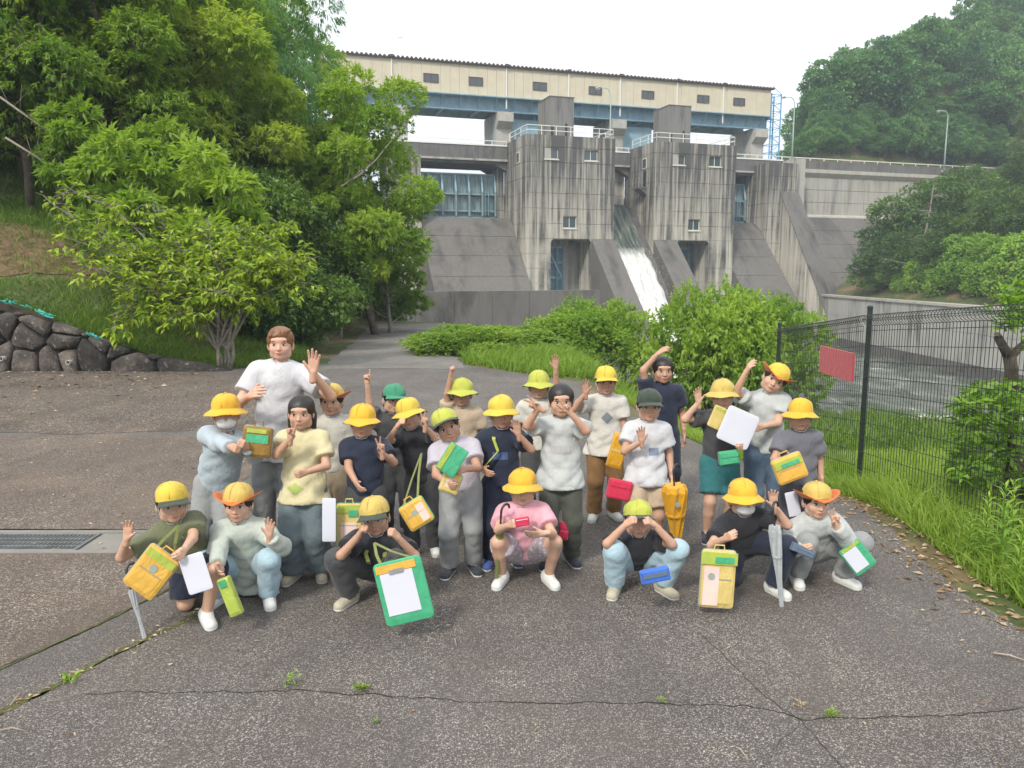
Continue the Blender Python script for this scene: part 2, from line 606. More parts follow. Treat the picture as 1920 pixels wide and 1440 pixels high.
sheet('car_park_asphalt', [(-1.95, -4), (3.6, -4), (3.1, 3.2), (2.86, 4.1), (2.82, 4.75), (3.1, 6.9), (2.9, 9.0), (1.5, 13.5), (-1.2, 17.0), (-4.2, 17.0), (-6.6, 15.55), (-18, 15.55), (-18, 5.78),
      (-1.66, 5.82), (-1.36, 5.28), (-2.1, 3.76), (-2.33, 3.27), (-3.2, 1.5)], 0.004, M['asphalt'], step=1.0, edge_jit=0.05)
sheet('old_asphalt', [(-3.4, 1.5), (-2.61, 3.67), (-2.42, 4.05), (-1.95, 5.28), (-18, 5.28), (-18, 1.5)], 0.004, M['asphalt_old'], step=1.0)
sheet('old_asphalt', [(-18, 5.80), (-2.7, 5.80), (-2.6, 6.8), (-2.4, 9.1), (-5.0, 9.3), (-18, 9.2)], 0.008, M['asphalt_old'], step=1.0, edge_jit=0.06)
sheet('gutter_strip', [(-3.38, 1.5), (-3.22, 1.5), (-2.345, 3.27), (-2.115, 3.76), (-1.36, 5.28), (-1.62, 5.80), (-1.81, 5.80), (-1.81, 5.28), (-1.93, 5.28), (-2.40, 4.05), (-2.59, 3.67)], 0.0, M['asphalt'], step=0.5)
sheet('path', [(-4.0, 16.0), (-1.0, 16.0), (-2.1, 24), (-2.9, 35), (-6.4, 35), (-4.9, 24)], 0.008, M['path'], step=0.7, edge_jit=0.15)

def strip(name, pts, w, mat, z=0.010, jit=0.012, seg=0.03, wj=0.5):
    """thin wandering line lying in the surface (a crack, a mossy joint)"""
    vs, fs = [], []
    k = 0
    P = []
    for a, b_ in zip(pts[:-1], pts[1:]):
        a, b_ = Vector(a), Vector(b_)
        n = max(1, int((b_ - a).length / seg))
        P += [a.lerp(b_, i / n) for i in range(n)]
    P.append(Vector(pts[-1]))
    off = 0.0
    for i, p in enumerate(P):
        t = (P[min(i + 1, len(P) - 1)] - P[max(i - 1, 0)]).normalized()
        nn = Vector((-t.y, t.x))
        off = off * 0.86 + random.uniform(-1, 1) * jit
        c = p + nn * off
        ww = w * (1 + random.uniform(-wj, wj)) / 2
        if i in (0, len(P) - 1):
            ww = 0.0005
        zz = tz(c.x, c.y) + z
        vs += [(c.x - nn.x * ww, c.y - nn.y * ww, zz), (c.x + nn.x * ww, c.y + nn.y * ww, zz)]
        if i:
            fs.append((2 * i - 2, 2 * i, 2 * i + 1, 2 * i - 1))
    o = link_mesh(name, vs, fs, mat)
    o['kind'] = 'structure'
    return o

def gpts(*pp):
    return [tuple(ground(x, y).xy) for x, y in pp]
strip('asphalt_crack', gpts((150, 1303), (420, 1301), (560, 1297), (690, 1303), (860, 1318), (1010, 1326), (1200, 1320), (1400, 1325), (1500, 1352), (1640, 1350), (1930, 1333)), 0.0055, M['crack'])
strip('asphalt_crack', gpts((1310, 1190), (1370, 1240), (1420, 1290), (1500, 1352), (1580, 1440), (1700, 1560)), 0.0035, M['crack'], jit=0.008)
strip('asphalt_crack', gpts((1500, 1352), (1440, 1420), (1380, 1520)), 0.002, M['crack'])
strip('asphalt_crack', gpts((0, 895), (140, 885), (300, 880)), 0.014, M['crack'])
strip('mossy_joint', [(-3.22, 1.5), (-2.34, 3.27), (-2.11, 3.76), (-1.35, 5.28)], 0.035, M['moss'], jit=0.006)
strip('mossy_joint', [(-3.40, 1.5), (-2.60, 3.67), (-2.41, 4.05), (-1.94, 5.28)], 0.016, M['moss'], jit=0.004)
strip('mossy_joint', gpts((150, 828), (200, 824), (275, 822)), 0.05, M['moss'], jit=0.01)

sheet('old_asphalt', [(-18, 9.35), (-5.0, 9.42), (-3.4, 9.6), (-3.2, 12.0), (-5.4, 14.6), (-7.2, 15.42), (-18, 15.42)], 0.008, M['asphalt_far'], step=1.0, edge_jit=0.12)
# drain: concrete channel with steel grates along it
M['conc_plain'] = concrete('plain_concrete', (0.22, 0.21, 0.19), (0.12, 0.11, 0.10), 0.6)
M['galv'] = plain('galvanised_steel', (0.33, 0.34, 0.34), 0.5, 0.6, 0.2)
mb = MB()
mb.box(-9, -1.93, 5.285, 5.345, -0.2, 0.012); mb.box(-9, -1.93, 5.715, 5.775, -0.2, 0.012)
mb.box(-1.93, -1.80, 5.285, 5.775, -0.2, 0.012)
mb.box(-9, -1.93, 5.345, 5.715, -0.25, -0.19)
tag(mb.build('drain_channel', M['conc_plain']), kind='structure')
mb = MB(); mb.box(-3.13, -1.935, 5.35, 5.71, -0.15, 0.008); tag(mb.build('drain_cover', M['conc_plain']), kind='structure')
for i in range(6):
    x0 = -4.15 - i * 1.0
    t = thing('drain_grate', 'steel drain grate let into the asphalt at the left' if i == 0 else 'steel drain grate of the channel further left than the end one', 'grate', (x0, 5.53, 0), 0, 'drain grates along the channel')
    mb = MB()
    for y in (-0.18, 0.165): mb.box(0.005, 0.99, y, y + 0.015, -0.03, 0.010)
    for x in (0.005, 0.98): mb.box(x, x + 0.012, -0.165, 0.165, -0.03, 0.010)
    mb.build('frame', M['galv'], t)
    mb = MB()
    for k in range(1, 32): mb.box(k * 0.031, k * 0.031 + 0.006, -0.165, 0.165, -0.03, 0.009)
    for y in (-0.08, 0.0, 0.08): mb.box(0.017, 0.98, y - 0.004, y + 0.004, -0.02, 0.0055)
    tag(mb.build('bars', M['galv'], t), kind='stuff')

# ---------------------------------------------------------------- boulder wall at the left
def boulder_mat():
    m, nt, b = new_mat('dark_boulder')
    v = coords(nt)
    oi = nt.nodes.new('ShaderNodeObjectInfo')
    n1 = noise(nt, v, 2.2, 7, 0.65)
    n2 = noise(nt, v, 11, 7, 0.7)
    c = ramp(nt, n1, [(0.30, (0.032, 0.029, 0.029)), (0.50, (0.085, 0.075, 0.070)), (0.70, (0.20, 0.175, 0.155))]).outputs['Color']
    tone = ramp(nt, oi.outputs['Random'], [(0.0, g3(0.45)), (1.0, (1.35, 1.28, 1.2))]).outputs['Color']
    c = mix(nt, 1.0, c, tone, 'MULTIPLY')
    li = ramp(nt, n2, [(0.57, g3(0)), (0.66, g3(0.8))]).outputs['Color']
    c = mix(nt, li, c, (0.32, 0.315, 0.28))
    nt.links.new(c, b.inputs['Base Color'])
    b.inputs['Roughness'].default_value = 0.9
    bump(nt, b, mix(nt, 0.5, n1, n2), 1.0, 0.12)
    return m
M['boulder'] = boulder_mat()
M['bare'] = plain('bare_orange_soil', (0.135, 0.085, 0.045), 0.95, vary=0.55, scale=4.5, bmp=0.9, bscale=14)
M['soil'] = plain('joint_soil', (0.045, 0.036, 0.026), 0.95, vary=0.4, bmp=0.5)
M['pvc'] = plain('grey_pvc', (0.5, 0.5, 0.47), 0.5)
M['net'] = plain('turquoise_net', (0.05, 0.42, 0.36), 0.6, vary=0.3, scale=30)

def clip_poly(poly, a, n):
    out = []
    m = len(poly)
    for i in range(m):
        p, q = poly[i], poly[(i + 1) % m]
        dp = (p[0] - a[0]) * n[0] + (p[1] - a[1]) * n[1]
        dq = (q[0] - a[0]) * n[0] + (q[1] - a[1]) * n[1]
        if dp <= 0: out.append(p)
        if dp * dq < 0:
            t = dp / (dp - dq)
            out.append((p[0] + (q[0] - p[0]) * t, p[1] + (q[1] - p[1]) * t))
    return out

def boulder_wall():
    t = thing('boulder_wall', 'low retaining wall of large dark rounded boulders below the grass bank', 'wall', (-10.4, 15.55, 0))
    X0, X1 = -17.5, -7.0
    def top(x):
        return min(1.42, max(0.0, (-6.95 - x) * 0.41 + 0.10))
    r = random.Random(5)
    seeds = []
    row = 0
    z = 0.0
    while z < 1.6:
        x = X0 + r.uniform(-0.3, 0.3)
        while x < X1 + 0.5:
            if z - 0.1 < top(x) + 0.15:
                seeds.append([x, z + 0.22 + r.uniform(-0.13, 0.13)])
            x += r.choice((0.38, 0.55, 0.7, 0.95)) * r.uniform(0.8, 1.1)
        z += 0.40
    core = MB((-10.4, 15.55, 0))
    poly = [(X0, -0.1), (X1, -0.1)] + [(x, top(x) - 0.05) for x in np.linspace(X1, X0, 14)]
    core.prism(poly, 15.60, 15.95, 'y')
    core.build('soil_core', M['soil'], t)
    for i, s in enumerate(seeds):
        poly = [(s[0] - 1.6, -0.12), (s[0] + 1.6, -0.12), (s[0] + 1.6, 2), (s[0] - 1.6, 2)]
        for j, q in enumerate(seeds):
            if j == i or abs(q[0] - s[0]) > 2.2: continue
            mx_, mz = (s[0] + q[0]) / 2, (s[1] + q[1]) / 2
            poly = clip_poly(poly, (mx_, mz), (q[0] - s[0], q[1] - s[1]))
        xr = s[0]
        a, b_ = (xr - 1, top(xr - 1)), (xr + 1, top(xr + 1))
        poly = clip_poly(poly, a, (-(b_[1] - a[1]), b_[0] - a[0]))
        if len(poly) < 3: continue
        cx = sum(p[0] for p in poly) / len(poly); cz = sum(p[1] for p in poly) / len(poly)
        w = max(p[0] for p in poly) - min(p[0] for p in poly); h = max(p[1] for p in poly) - min(p[1] for p in poly)
        if w < 0.12 or h < 0.07: continue
        # resample the outline with rounded corners
        P = []
        m = len(poly)
        for k in range(m):
            p, q, o_ = poly[k], poly[(k + 1) % m], poly[k - 1]
            P.append((p[0] * 0.88 + q[0] * 0.06 + o_[0] * 0.06, p[1] * 0.88 + q[1] * 0.06 + o_[1] * 0.06))
            P.append(((p[0] + q[0]) / 2 + r.uniform(-.015, .015), (p[1] + q[1]) / 2 + r.uniform(-.015, .015)))
        n = len(P)
        prof = [(1.0, 0.15), (1.0, -0.05), (0.975, -0.10), (0.91, -0.14), (0.70, -0.165), (0.3, -0.18)]
        lean_x, lean_z = r.uniform(-0.10, 0.10), r.uniform(-0.12, 0.05)
        vs = []
        for sc_, d in prof:
            for p in P:
                g_ = 0.012
                dx, dz = (p[0] - cx), (p[1] - cz)
                L = math.hypot(dx, dz) or 1
                ux, uz = dx - dx / L * g_, dz - dz / L * g_
                yy = d + (ux * sc_ * lean_x + uz * sc_ * lean_z if d < 0 else 0)
                jit = 0.06 * mnoise.noise(Vector(((cx + ux * sc_) * 3.5, (cz + uz * sc_) * 3.5, i))) + 0.03 * mnoise.noise(Vector(((cx + ux * sc_) * 11, (cz + uz * sc_) * 11, i)))
                vs.append((cx + ux * sc_ - (-10.4), 15.55 + yy + jit - 15.55 + 0.06, cz + uz * sc_))
        vs.append((cx + 10.4, -0.185 + 0.06, cz))
        fs = []
        for a_ in range(len(prof) - 1):
            for k in range(n):
                k2 = (k + 1) % n
                fs.append((a_ * n + k, a_ * n + k2, (a_ + 1) * n + k2, (a_ + 1) * n + k))
        c_ = len(prof) * n
        b0 = (len(prof) - 1) * n
        for k in range(n): fs.append((b0 + k, b0 + (k + 1) % n, c_))
        o = link_mesh('stone', vs, fs, M['boulder'], t)
        sm = [True] * len(o.data.polygons)
        o.data.polygons.foreach_set('use_smooth', sm)
    return t
boulder_wall()
sheet('bare_soil', [(-13.8, 16.9), (-12.2, 16.7), (-10.9, 16.9), (-9.9, 17.5), (-9.4, 18.2), (-10.4, 18.7), (-12.0, 19.0), (-14, 19.1)], 0.02, M['bare'], step=0.3, edge_jit=0.25)
def pipe(px, py, lab):
    p = at(px, py, 15.42)
    mb = MB(p)
    L = 0.22
    prof = [(0.045, 0.3), (0.045, -0.0), (0.037, -0.0), (0.037, 0.28), (0.001, 0.28)]
    mb.lathe(prof, 14, p, Matrix.Rotation(R(-90), 3, 'X'))
    o = mb.build('drain_pipe', M['pvc'], smooth=False)
    o.location = p + Vector((0, -0.08, 0))
    tag(o, lab, 'pipe')
pipe(131, 679, 'grey plastic weep pipe poking out between boulders near the right end of the wall')
pipe(6, 672, 'grey plastic weep pipe low in the boulder wall at its left')
# frayed net along the wall top
for (a, b_, lab) in (((0, 563), (30, 567), 'shred of turquoise net on the highest boulders of the wall'), ((36, 569), (104, 596), 'longer shred of turquoise net sloping down the wall top'),
                     ((160, 622), (190, 634), 'thin shred of turquoise net lower down the wall top')):
    A_, B_ = at(a[0], a[1], 15.5), at(b_[0], b_[1], 15.5)
    mb = MB(A_)
    for k in range(16):
        t0 = random.random() * 0.8
        p = A_.lerp(B_, t0) + Vector((0, random.uniform(-.06, .08), random.uniform(-.03, .03)))
        q = A_.lerp(B_, min(1, t0 + random.uniform(.1, .35))) + Vector((0, random.uniform(-.06, .08), random.uniform(-.05, .03)))
        mb.tube([p, p.lerp(q, .5) + Vector((0, -.03, random.uniform(-.03, .03))), q], random.uniform(.006, .013), 4)
    o = mb.build('net_shred', M['net'])
    o.location = A_
    tag(o, lab, 'net')
# ---------------------------------------------------------------- the dam
CL, CD = (0.56, 0.53, 0.455), (0.080, 0.078, 0.077)
M['tower'] = concrete('streaked_tower_concrete', CL, CD, 0.95, top=1.0, zr=(8.5, 23), sscale=(0.75, 0.75, 0.05))
M['dam'] = concrete('dam_concrete', (0.40, 0.385, 0.35), CD, 0.75, sscale=(0.8, 0.8, 0.08))
M['chute'] = concrete('dark_chute_concrete', (0.145, 0.136, 0.128), (0.040, 0.038, 0.037), 0.85, sscale=(0.45, 0.16, 0.16))
M['parapet'] = concrete('dark_parapet_concrete', (0.14, 0.137, 0.135), (0.055, 0.053, 0.052), 0.7, sscale=(1.4, 1.4, 0.4))
M['ledge'] = concrete('pale_ledge_concrete', (0.44, 0.42, 0.37), (0.16, 0.15, 0.14), 0.4)
M['cap'] = concrete('dark_box_concrete', (0.19, 0.185, 0.18), (0.045, 0.043, 0.043), 0.95, sscale=(1.3, 1.3, 0.12))
M['corbel'] = plain('light_pier_concrete', (0.40, 0.385, 0.35), 0.9, vary=0.12, scale=1.5, bmp=0.2)
M['clad'] = plain('cream_metal_cladding', (0.56, 0.50, 0.375), 0.6, vary=0.05, scale=0.8)
M['roof'] = plain('brown_metal_roof', (0.085, 0.055, 0.05), 0.55, vary=0.2)
M['bluesteel'] = plain('pale_blue_painted_steel', (0.19, 0.32, 0.41), 0.5, vary=0.18, scale=1.2)
M['bluepanel'] = plain('light_blue_panel', (0.27, 0.43, 0.52), 0.5, vary=0.12, scale=0.8)
M['cage'] = plain('bright_blue_paint', (0.10, 0.37, 0.62), 0.5, vary=0.1)
M['gate'] = plain('grey_green_gate_paint', (0.20, 0.285, 0.30), 0.5, vary=0.22, scale=0.7)
M['gateblue'] = plain('blue_gate_paint', (0.13, 0.24, 0.31), 0.5, vary=0.2)
M['white'] = plain('white_paint', (0.72, 0.72, 0.69), 0.5, vary=0.06)
M['sill'] = plain('cream_window_frame', (0.62, 0.60, 0.52), 0.5, vary=0.05)
M['wframe'] = plain('brown_window_frame', (0.10, 0.075, 0.065), 0.5)
M['lamp'] = plain('pale_green_lamp_paint', (0.36, 0.45, 0.42), 0.45)
M['dark'] = plain('dark_interior', (0.02, 0.02, 0.022), 0.9)
m_, nt_, b_ = new_mat('window_glass')
b_.inputs['Base Color'].default_value = (0.05, 0.075, 0.09, 1); b_.inputs['Roughness'].default_value = 0.08
b_.inputs['Specular IOR Level'].default_value = 0.8
M['glass'] = m_
m_, nt_, b_ = new_mat('far_glass')
b_.inputs['Base Color'].default_value = (0.075, 0.085, 0.10, 1); b_.inputs['Roughness'].default_value = 0.2
M['glass2'] = m_

# the body of the dam behind the towers: one mass of concrete
def ogee(z0, n=14, o0=0.6, zb=-8.2):
    """downstream face of an overflow, from its crest to the basin"""
    P = []
    for i in range(n + 1):
        t = i / n
        z = z0 + (zb - z0) * t
        d = z0 - z
        o = o0 + 2.6 * math.sqrt(d / 2.2) if d < 2.2 else o0 + 2.6 + (d - 2.2) * 0.93
        P.append((o, z))
    return P

def overflow(name, label, s0, s1, zc, mat, groove=True):
    t, B = dthing(name, label, 'spillway', (s0 + s1) / 2, 4, -8)
    prof = ogee(zc)
    k = 0
    # the face is cast in lifts, each a slab stepping 3 cm from the next
    for i in range(0, len(prof) - 1, 2):
        a = prof[i:i + 3]
        mb = MB(B)
        j = 0.02 * (i % 4 == 0)
        poly = [(-(o + j), z - 0.03 * (q == len(a) - 1) * -1) for q, (o, z) in enumerate(a)] + [(6.0, a[-1][1] + 0.03), (6.0, a[0][1])]
        mb.prism(poly, s0 + 0.02, s1 - 0.02, 'x')
        mb.build('slab_lift', mat, t)
    return t
overflow('spillway_chute', 'dark curved concrete chute below the wide grey-green gate left of the towers', -1.2, 10.5, 8.6, M['chute'])
overflow('spillway_chute', 'concrete chute that the water runs down between the two towers', 22.0, 27.5, 10.3, M['chute'])
overflow('spillway_chute', 'dark concrete chute seen right of the right tower under the narrow strip of gate', 39.1, 46.6, 8.7, M['chute'])

def tower(label, s0, s1, opening, buttress, wins, lowwin, boxs, side_balcony):
    t, B = dthing('intake_tower', label, 'tower', (s0 + s1) / 2, 7, -8)
    OF, OB, ZT, ZB = 7.0, -1.5, 17.9, -8.6
    zs = [ZT]
    z = ZT - 1.35
    while z > ZB:
        zs.append(z); z -= 1.78
    zs.append(ZB)
    rects = [(w[0], w[1], w[2], w[3]) for w in wins + [lowwin]]
    for zt, zb in zip(zs[:-1], zs[1:]):
        g_ = 0.04
        cuts = sorted({zb + g_, zt} | {z for r in rects for z in (r[2], r[3]) if zb + g_ < z < zt} | ({5.85} if zb + g_ < 5.85 < zt else set()))
        mb = MB(B)
        for za, zc in zip(cuts[:-1], cuts[1:]):
            zm = (za + zc) / 2
            holes = [(r[0], r[1], 0.45) for r in rects if r[2] < zm < r[3]]
            if zm < 5.85: holes.append((opening[0], opening[1], 4.6))
            holes.sort()
            x = s0
            for h0, h1, dep in holes:
                mb.sbox(x, h0, OB, OF, za, zc)
                mb.sbox(h0, h1, OB, OF - dep, za, zc)
                x = h1
            mb.sbox(x, s1, OB, OF, za, zc)
        mb.build('concrete_lift', M['tower'], t)
    # dark joint core just behind the face
    mb = MB(B)
    core = [(s0, s1)] if False else None
    mb.sbox(s0 + 0.05, opening[0] - 0.05, OB + .05, OF - 0.05, ZB, ZT - 0.1)
    mb.sbox(opening[1] + 0.05, s1 - 0.05, OB + .05, OF - 0.05, ZB, 5.9)
    mb.sbox(opening[0] - 0.05, s1 - 0.05, OB + .05, OF - 0.55, 5.95, ZT - 0.1)
    mb.build('joint_core', M['dam'], t)
    # windows with their frames
    for k, r in enumerate(wins + [lowwin]):
        mb = MB(B)
        a, b_, za, zb = r
        mb.sbox(a, b_, OF - 0.30, OF - 0.22, za, za + 0.09); mb.sbox(a, b_, OF - 0.30, OF - 0.22, zb - 0.07, zb)
        for x in (a, (a + b_) / 2 - 0.04, b_ - 0.07):
            mb.sbox(x, x + 0.075, OF - 0.30, OF - 0.22, za + 0.09, zb - 0.07)
        w = mb.build('window', M['sill'], t)
        mb = MB(B)
        mb.sbox(a - 0.06, b_ + 0.06, OF - 0.12, OF + 0.10, za - 0.14, za - 0.002)
        mb.build('sill', M['sill'], w)
        for x0, x1 in ((a + .075, (a + b_) / 2 - .04), ((a + b_) / 2 + .035, b_ - .07)):
            mb = MB(B); mb.sbox(x0, x1, OF - 0.285, OF - 0.26, za + .09, zb - .07)
            mb.build('pane', M['glass'], w)
    # narrow window on the side
    mb = MB(B)
    mb.sbox(s0 - 0.06, s0 - 0.005, 3.6, 4.7, 14.9, 16.2)
    w = mb.build('side_window', M['sill'], t)
    mb = MB(B); mb.sbox(s0 - 0.075, s0 - 0.055, 3.7, 4.6, 15.0, 16.1); mb.build('pane', M['glass'], w)
    # steel doors in the recess
    a, b_ = opening
    mb = MB(B); mb.sbox(a + .02, b_ - .02, 2.405, 2.45, ZB, 5.2); mb.build('recess_wall', M['dam'], t)
    gate = MB(B)
    gx1 = a + (0.62 if opening[0] < 20 else 0.9) * (b_ - a)
    gate.sbox(a + 0.05, gx1, 2.50, 2.56, ZB, 5.15)
    go = gate.build('steel_door', M['gateblue'], t)
    for z in (5.0, 3.1, 1.2, -0.7, -2.6):
        mb = MB(B); mb.sbox(a + 0.05, gx1, 2.565, 2.9, z - .14, z + .14); mb.build('crossbar', M['bluepanel'], go)
    for x in (a + 0.9, a + 2.3, gx1 - 0.15):
        mb = MB(B); mb.sbox(x, x + .16, 2.905, 3.05, ZB, 5.1); mb.build('upright', M['bluesteel'], go)
    mb = MB(B); mb.bar((a + 1.0, -3.1, 5.0), (gx1 - .3, -3.1, 1.2), .2); mb.build('diagonal_brace', M['bluepanel'], go)
    mb = MB(B)
    for x in (gx1 - .75, gx1 - .35): mb.sbox(x, x + .05, 3.1, 3.16, ZB, 5)
    for k in range(30): mb.sbox(gx1 - .70, gx1 - .35, 3.105, 3.155, ZB + .3 + k * .42, ZB + .35 + k * .42)
    mb.build('ladder', M['bluesteel'], go)
    # lintel step over the opening
    mb = MB(B); mb.prism([(a, 5.85), (a, 5.5), (a + .35, 5.85)], -7.0, -2.6, 'y'); mb.prism([(b_, 5.85), (b_ - .35, 5.85), (b_, 5.5)], -7.0, -2.6, 'y')
    mb.build('haunch', M['tower'], t)
    # sloping training wall that runs on downstream
    c0, c1 = buttress
    segs = [(7.0, 5.88), (9.6, 3.3), (12.2, 0.7), (14.8, -1.9), (17.4, -4.5), (20.4, -7.5)]
    for (o0, z0), (o1, z1) in zip(segs[:-1], segs[1:]):
        mb = MB(B)
        mb.prism([(-o0 - 0.01, ZB), (-o1 + .03, ZB), (-o1 + 0.03, z1), (-o0 - 0.01, z0)], c0, c1, 'x')
        mb.build('training_wall', M['chute'], t)
    # railing on the roof
    def rail(pts, name='roof_railing'):
        rmb = MB(B)
        for h in (0.55, 1.1):
            for p, q in zip(pts[:-1], pts[1:]):
                rmb.bar((p[0], -p[1], ZT + h), (q[0], -q[1], ZT + h), 0.075)
        ro = rmb.build(name, M['white'], t)
        for p, q in zip(pts[:-1], pts[1:]):
            L = math.hypot(q[0] - p[0], q[1] - p[1]); k = max(1, round(L / 1.9))
            for i in range(k + 1):
                x = p[0] + (q[0] - p[0]) * i / k; y = p[1] + (q[1] - p[1]) * i / k
                pm = MB(B); pm.box(x - .035, x + .035, -y - .035, -y + .035, ZT, ZT + 1.1)
                pm.build('railing_post', M['white'], ro)
    rail([(s0 + .2, 0.2), (s0 + .2, OF - .25), (s1 - .2, OF - .25), (s1 - .2, 0.2)])
    mb = MB(B); mb.sbox(boxs[0] - .5, boxs[1] + .4, 1.2, 4.6, ZT + .0, ZT + .14); mb.build('roof_slab', M['white'], t)
    mb = MB(B); mb.sbox(boxs[0], boxs[1], -0.2, 4.0, ZT + .14, 22.95); mb.build('stair_box', M['cap'], t)
    mb = MB(B); mb.sbox(boxs[0] - .06, boxs[1] + .06, -0.26, 4.06, 22.952, 23.05); bx_ = mb.build('stair_box_cap', M['parapet'], t)
    mb = MB(B); mb.sbox(boxs[1] - 1.15, boxs[1] - .85, 4.003, 4.03, ZT + .2, 19.9); mb.build('stair_box_slot', M['dark'], t)
    mb = MB(B); mb.sbox(boxs[0] + .15, boxs[0] + .5, 4.003, 4.03, ZT + .2, 19.6); mb.build('stair_box_slot', M['dark'], t)
    if side_balcony:
        mb = MB(B); mb.sbox(s0 - 1.3, s0 - .01, 3.2, 5.0, 12.35, 12.6)
        mb.prism([(s0 - 1.0, 12.345), (s0 - .01, 12.345), (s0 - .01, 11.6)], -4.9, -3.3, 'y'); bo = mb.build('balcony_slab', M['parapet'], t)
        mb = MB(B)
        for o in (3.25, 4.1, 4.92): mb.sbox(s0 - 1.26, s0 - 1.2, o, o + .05, 12.6, 13.7)
        for h in (13.1, 13.7): mb.sbox(s0 - 1.27, s0 - 1.19, 3.25, 4.97, h, h + .06)
        mb.sbox(s0 - .5, s0 - .25, 3.9, 4.3, 12.6, 14.6)
        mb.build('balcony_railing', M['galv'], bo)
        mb = MB(B); mb.sbox(s0 - .05, s0 - .01, 3.5, 4.6, 12.6, 14.7); mb.build('side_door', M['dark'], t)
    return t

tower('left streaked concrete tower with its dark recess low on the right half', 10.5, 22.0, (13.7, 19.0), (19.0, 22.0),
      [(12.83, 14.6, 15.18, 16.47), (17.95, 19.72, 15.18, 16.47)], (15.28, 17.03, 7.15, 8.58), (14.6, 17.75), False)
tower('right streaked concrete tower with a small balcony on its left side', 27.5, 39.1, (30.75, 35.5), (27.5, 30.75),
      [(29.92, 31.7, 15.18, 16.5), (35.1, 36.92, 15.18, 16.5)], (32.4, 34.1, 7.15, 8.55), (30.9, 34.05), True)

# water between the towers
def water_mat():
    m, nt, b = new_mat('falling_water')
    v = coords(nt, scale=(3.2, 0.35, 0.22))
    n1 = noise(nt, v, 1.0, 6, 0.62, 0.5)
    n2 = noise(nt, coords(nt), 1.6, 6, 0.7)
    sx = nt.nodes.new('ShaderNodeSeparateXYZ')
    nt.links.new(coords(nt), sx.inputs[0])
    mr = nt.nodes.new('ShaderNodeMapRange')
    mr.inputs['From Min'].default_value = 13.2
    mr.inputs['From Max'].default_value = 11.4
    nt.links.new(sx.outputs['Z'], mr.inputs['Value'])
    ad = nt.nodes.new('ShaderNodeMath'); ad.operation = 'MULTIPLY_ADD'; ad.use_clamp = True
    nt.links.new(n2, ad.inputs[0]); ad.inputs[1].default_value = 0.8
    sb = nt.nodes.new('ShaderNodeMath'); sb.operation = 'MULTIPLY_ADD'
    nt.links.new(mr.outputs['Result'], sb.inputs[0]); sb.inputs[1].default_value = 1.3; sb.inputs[2].default_value = -0.55
    nt.links.new(sb.outputs[0], ad.inputs[2])
    st = ramp(nt, n1, [(0.44, (0.035, 0.05, 0.038)), (0.58, (0.11, 0.13, 0.105)), (0.72, (0.42, 0.44, 0.40))]).outputs['Color']
    foam = ramp(nt, noise(nt, coords(nt, scale=(1.5, 1, 0.6)), 1.6, 8, 0.75), [(0.3, (0.40, 0.40, 0.36)), (0.65, (0.74, 0.74, 0.71))]).outputs['Color']
    nt.links.new(mix(nt, ad.outputs[0], st, foam), b.inputs['Base Color'])
    b.inputs['Roughness'].default_value = 0.35
    bump(nt, b, n1, 0.8, 0.1)
    return m
M['water'] = water_mat()

def waterfall():
    B = Vector((24.75, -3.0, -8.0))
    vs = []
    ns, prof = 40, []
    for i in range(60):
        t = i / 59
        z = 10.62 - t * 18.2
        d = 10.62 - z
        o = 1.2 + 2.6 * math.sqrt(d / 2.2) if d < 2.2 else 1.2 + 2.6 + (d - 2.2) * 0.95
        prof.append((o, z))
    n = len(prof)
    for i, (o, z) in enumerate(prof):
        t = i / (n - 1)
        foam = max(0.0, min(1.0, (5.4 - z) / 1.5))
        sl = 22.03 + 0.0 * foam
        sr = 25.9 + 0.2 * t + 0.35 * mnoise.noise(Vector((z * 0.9, 1, 2))) * (0.3 + foam)
        for k in range(ns + 1):
            u = k / ns
            s = sl + (sr - sl) * u
            x = s
            b_ = 0.10 * mnoise.noise(Vector((s * 2.2, z * 0.35, 0))) * (1 - foam) + foam * (0.30 + 0.30 * mnoise.noise(Vector((s * 1.1, z * 0.8, 4))) + 0.20 * mnoise.noise(Vector((s * 3.3, z * 1.6, 9))))
            side = min(1.0, (1 - u) * 8)
            oo = o + 0.15 + b_ * side
            vs.append(Vector((x, -oo, z + b_ * .6)) - B - Vector((0, 0, 0)))
    fs = np.array([(i * (ns + 1) + k, i * (ns + 1) + k + 1, (i + 1) * (ns + 1) + k + 1, (i + 1) * (ns + 1) + k) for i in range(n - 1) for k in range(ns)])
    o = link_mesh('waterfall', np.array([tuple(v) for v in vs]), fs, M['water'], smooth=True)
    o.location = dam_pt(24.75, 3.0, -8.0)
    o.rotation_euler = (0, 0, DAM_A)
    o['kind'] = 'structure'
waterfall()
# spray droplets breaking away along the foam
mb = MB()
for i in range(130):
    t_ = random.random()
    z = 4.8 - t_ * 9
    o = 3.8 + (8.4 - z) * 0.95 + random.uniform(.1, 1.3)
    s = random.choice((random.uniform(22.1, 26.8), random.uniform(26, 27.3)))
    r_ = random.uniform(.02, .06)
    p = dam_pt(s, o, z + random.uniform(0, .5))
    mb.add([p + Vector((r_, 0, 0)), p + Vector((-r_ * .6, r_, 0)), p + Vector((-r_ * .6, -r_, 0)), p + Vector((0, 0, r_ * 1.5)), p - Vector((0, 0, r_))],
           [(0, 1, 3), (1, 2, 3), (2, 0, 3), (1, 0, 4), (2, 1, 4), (0, 2, 4)])
M['foam'] = plain('white_foam', (0.58, 0.59, 0.57), 0.5, vary=0.05)
tag(mb.build('spray', M['foam']), kind='stuff')

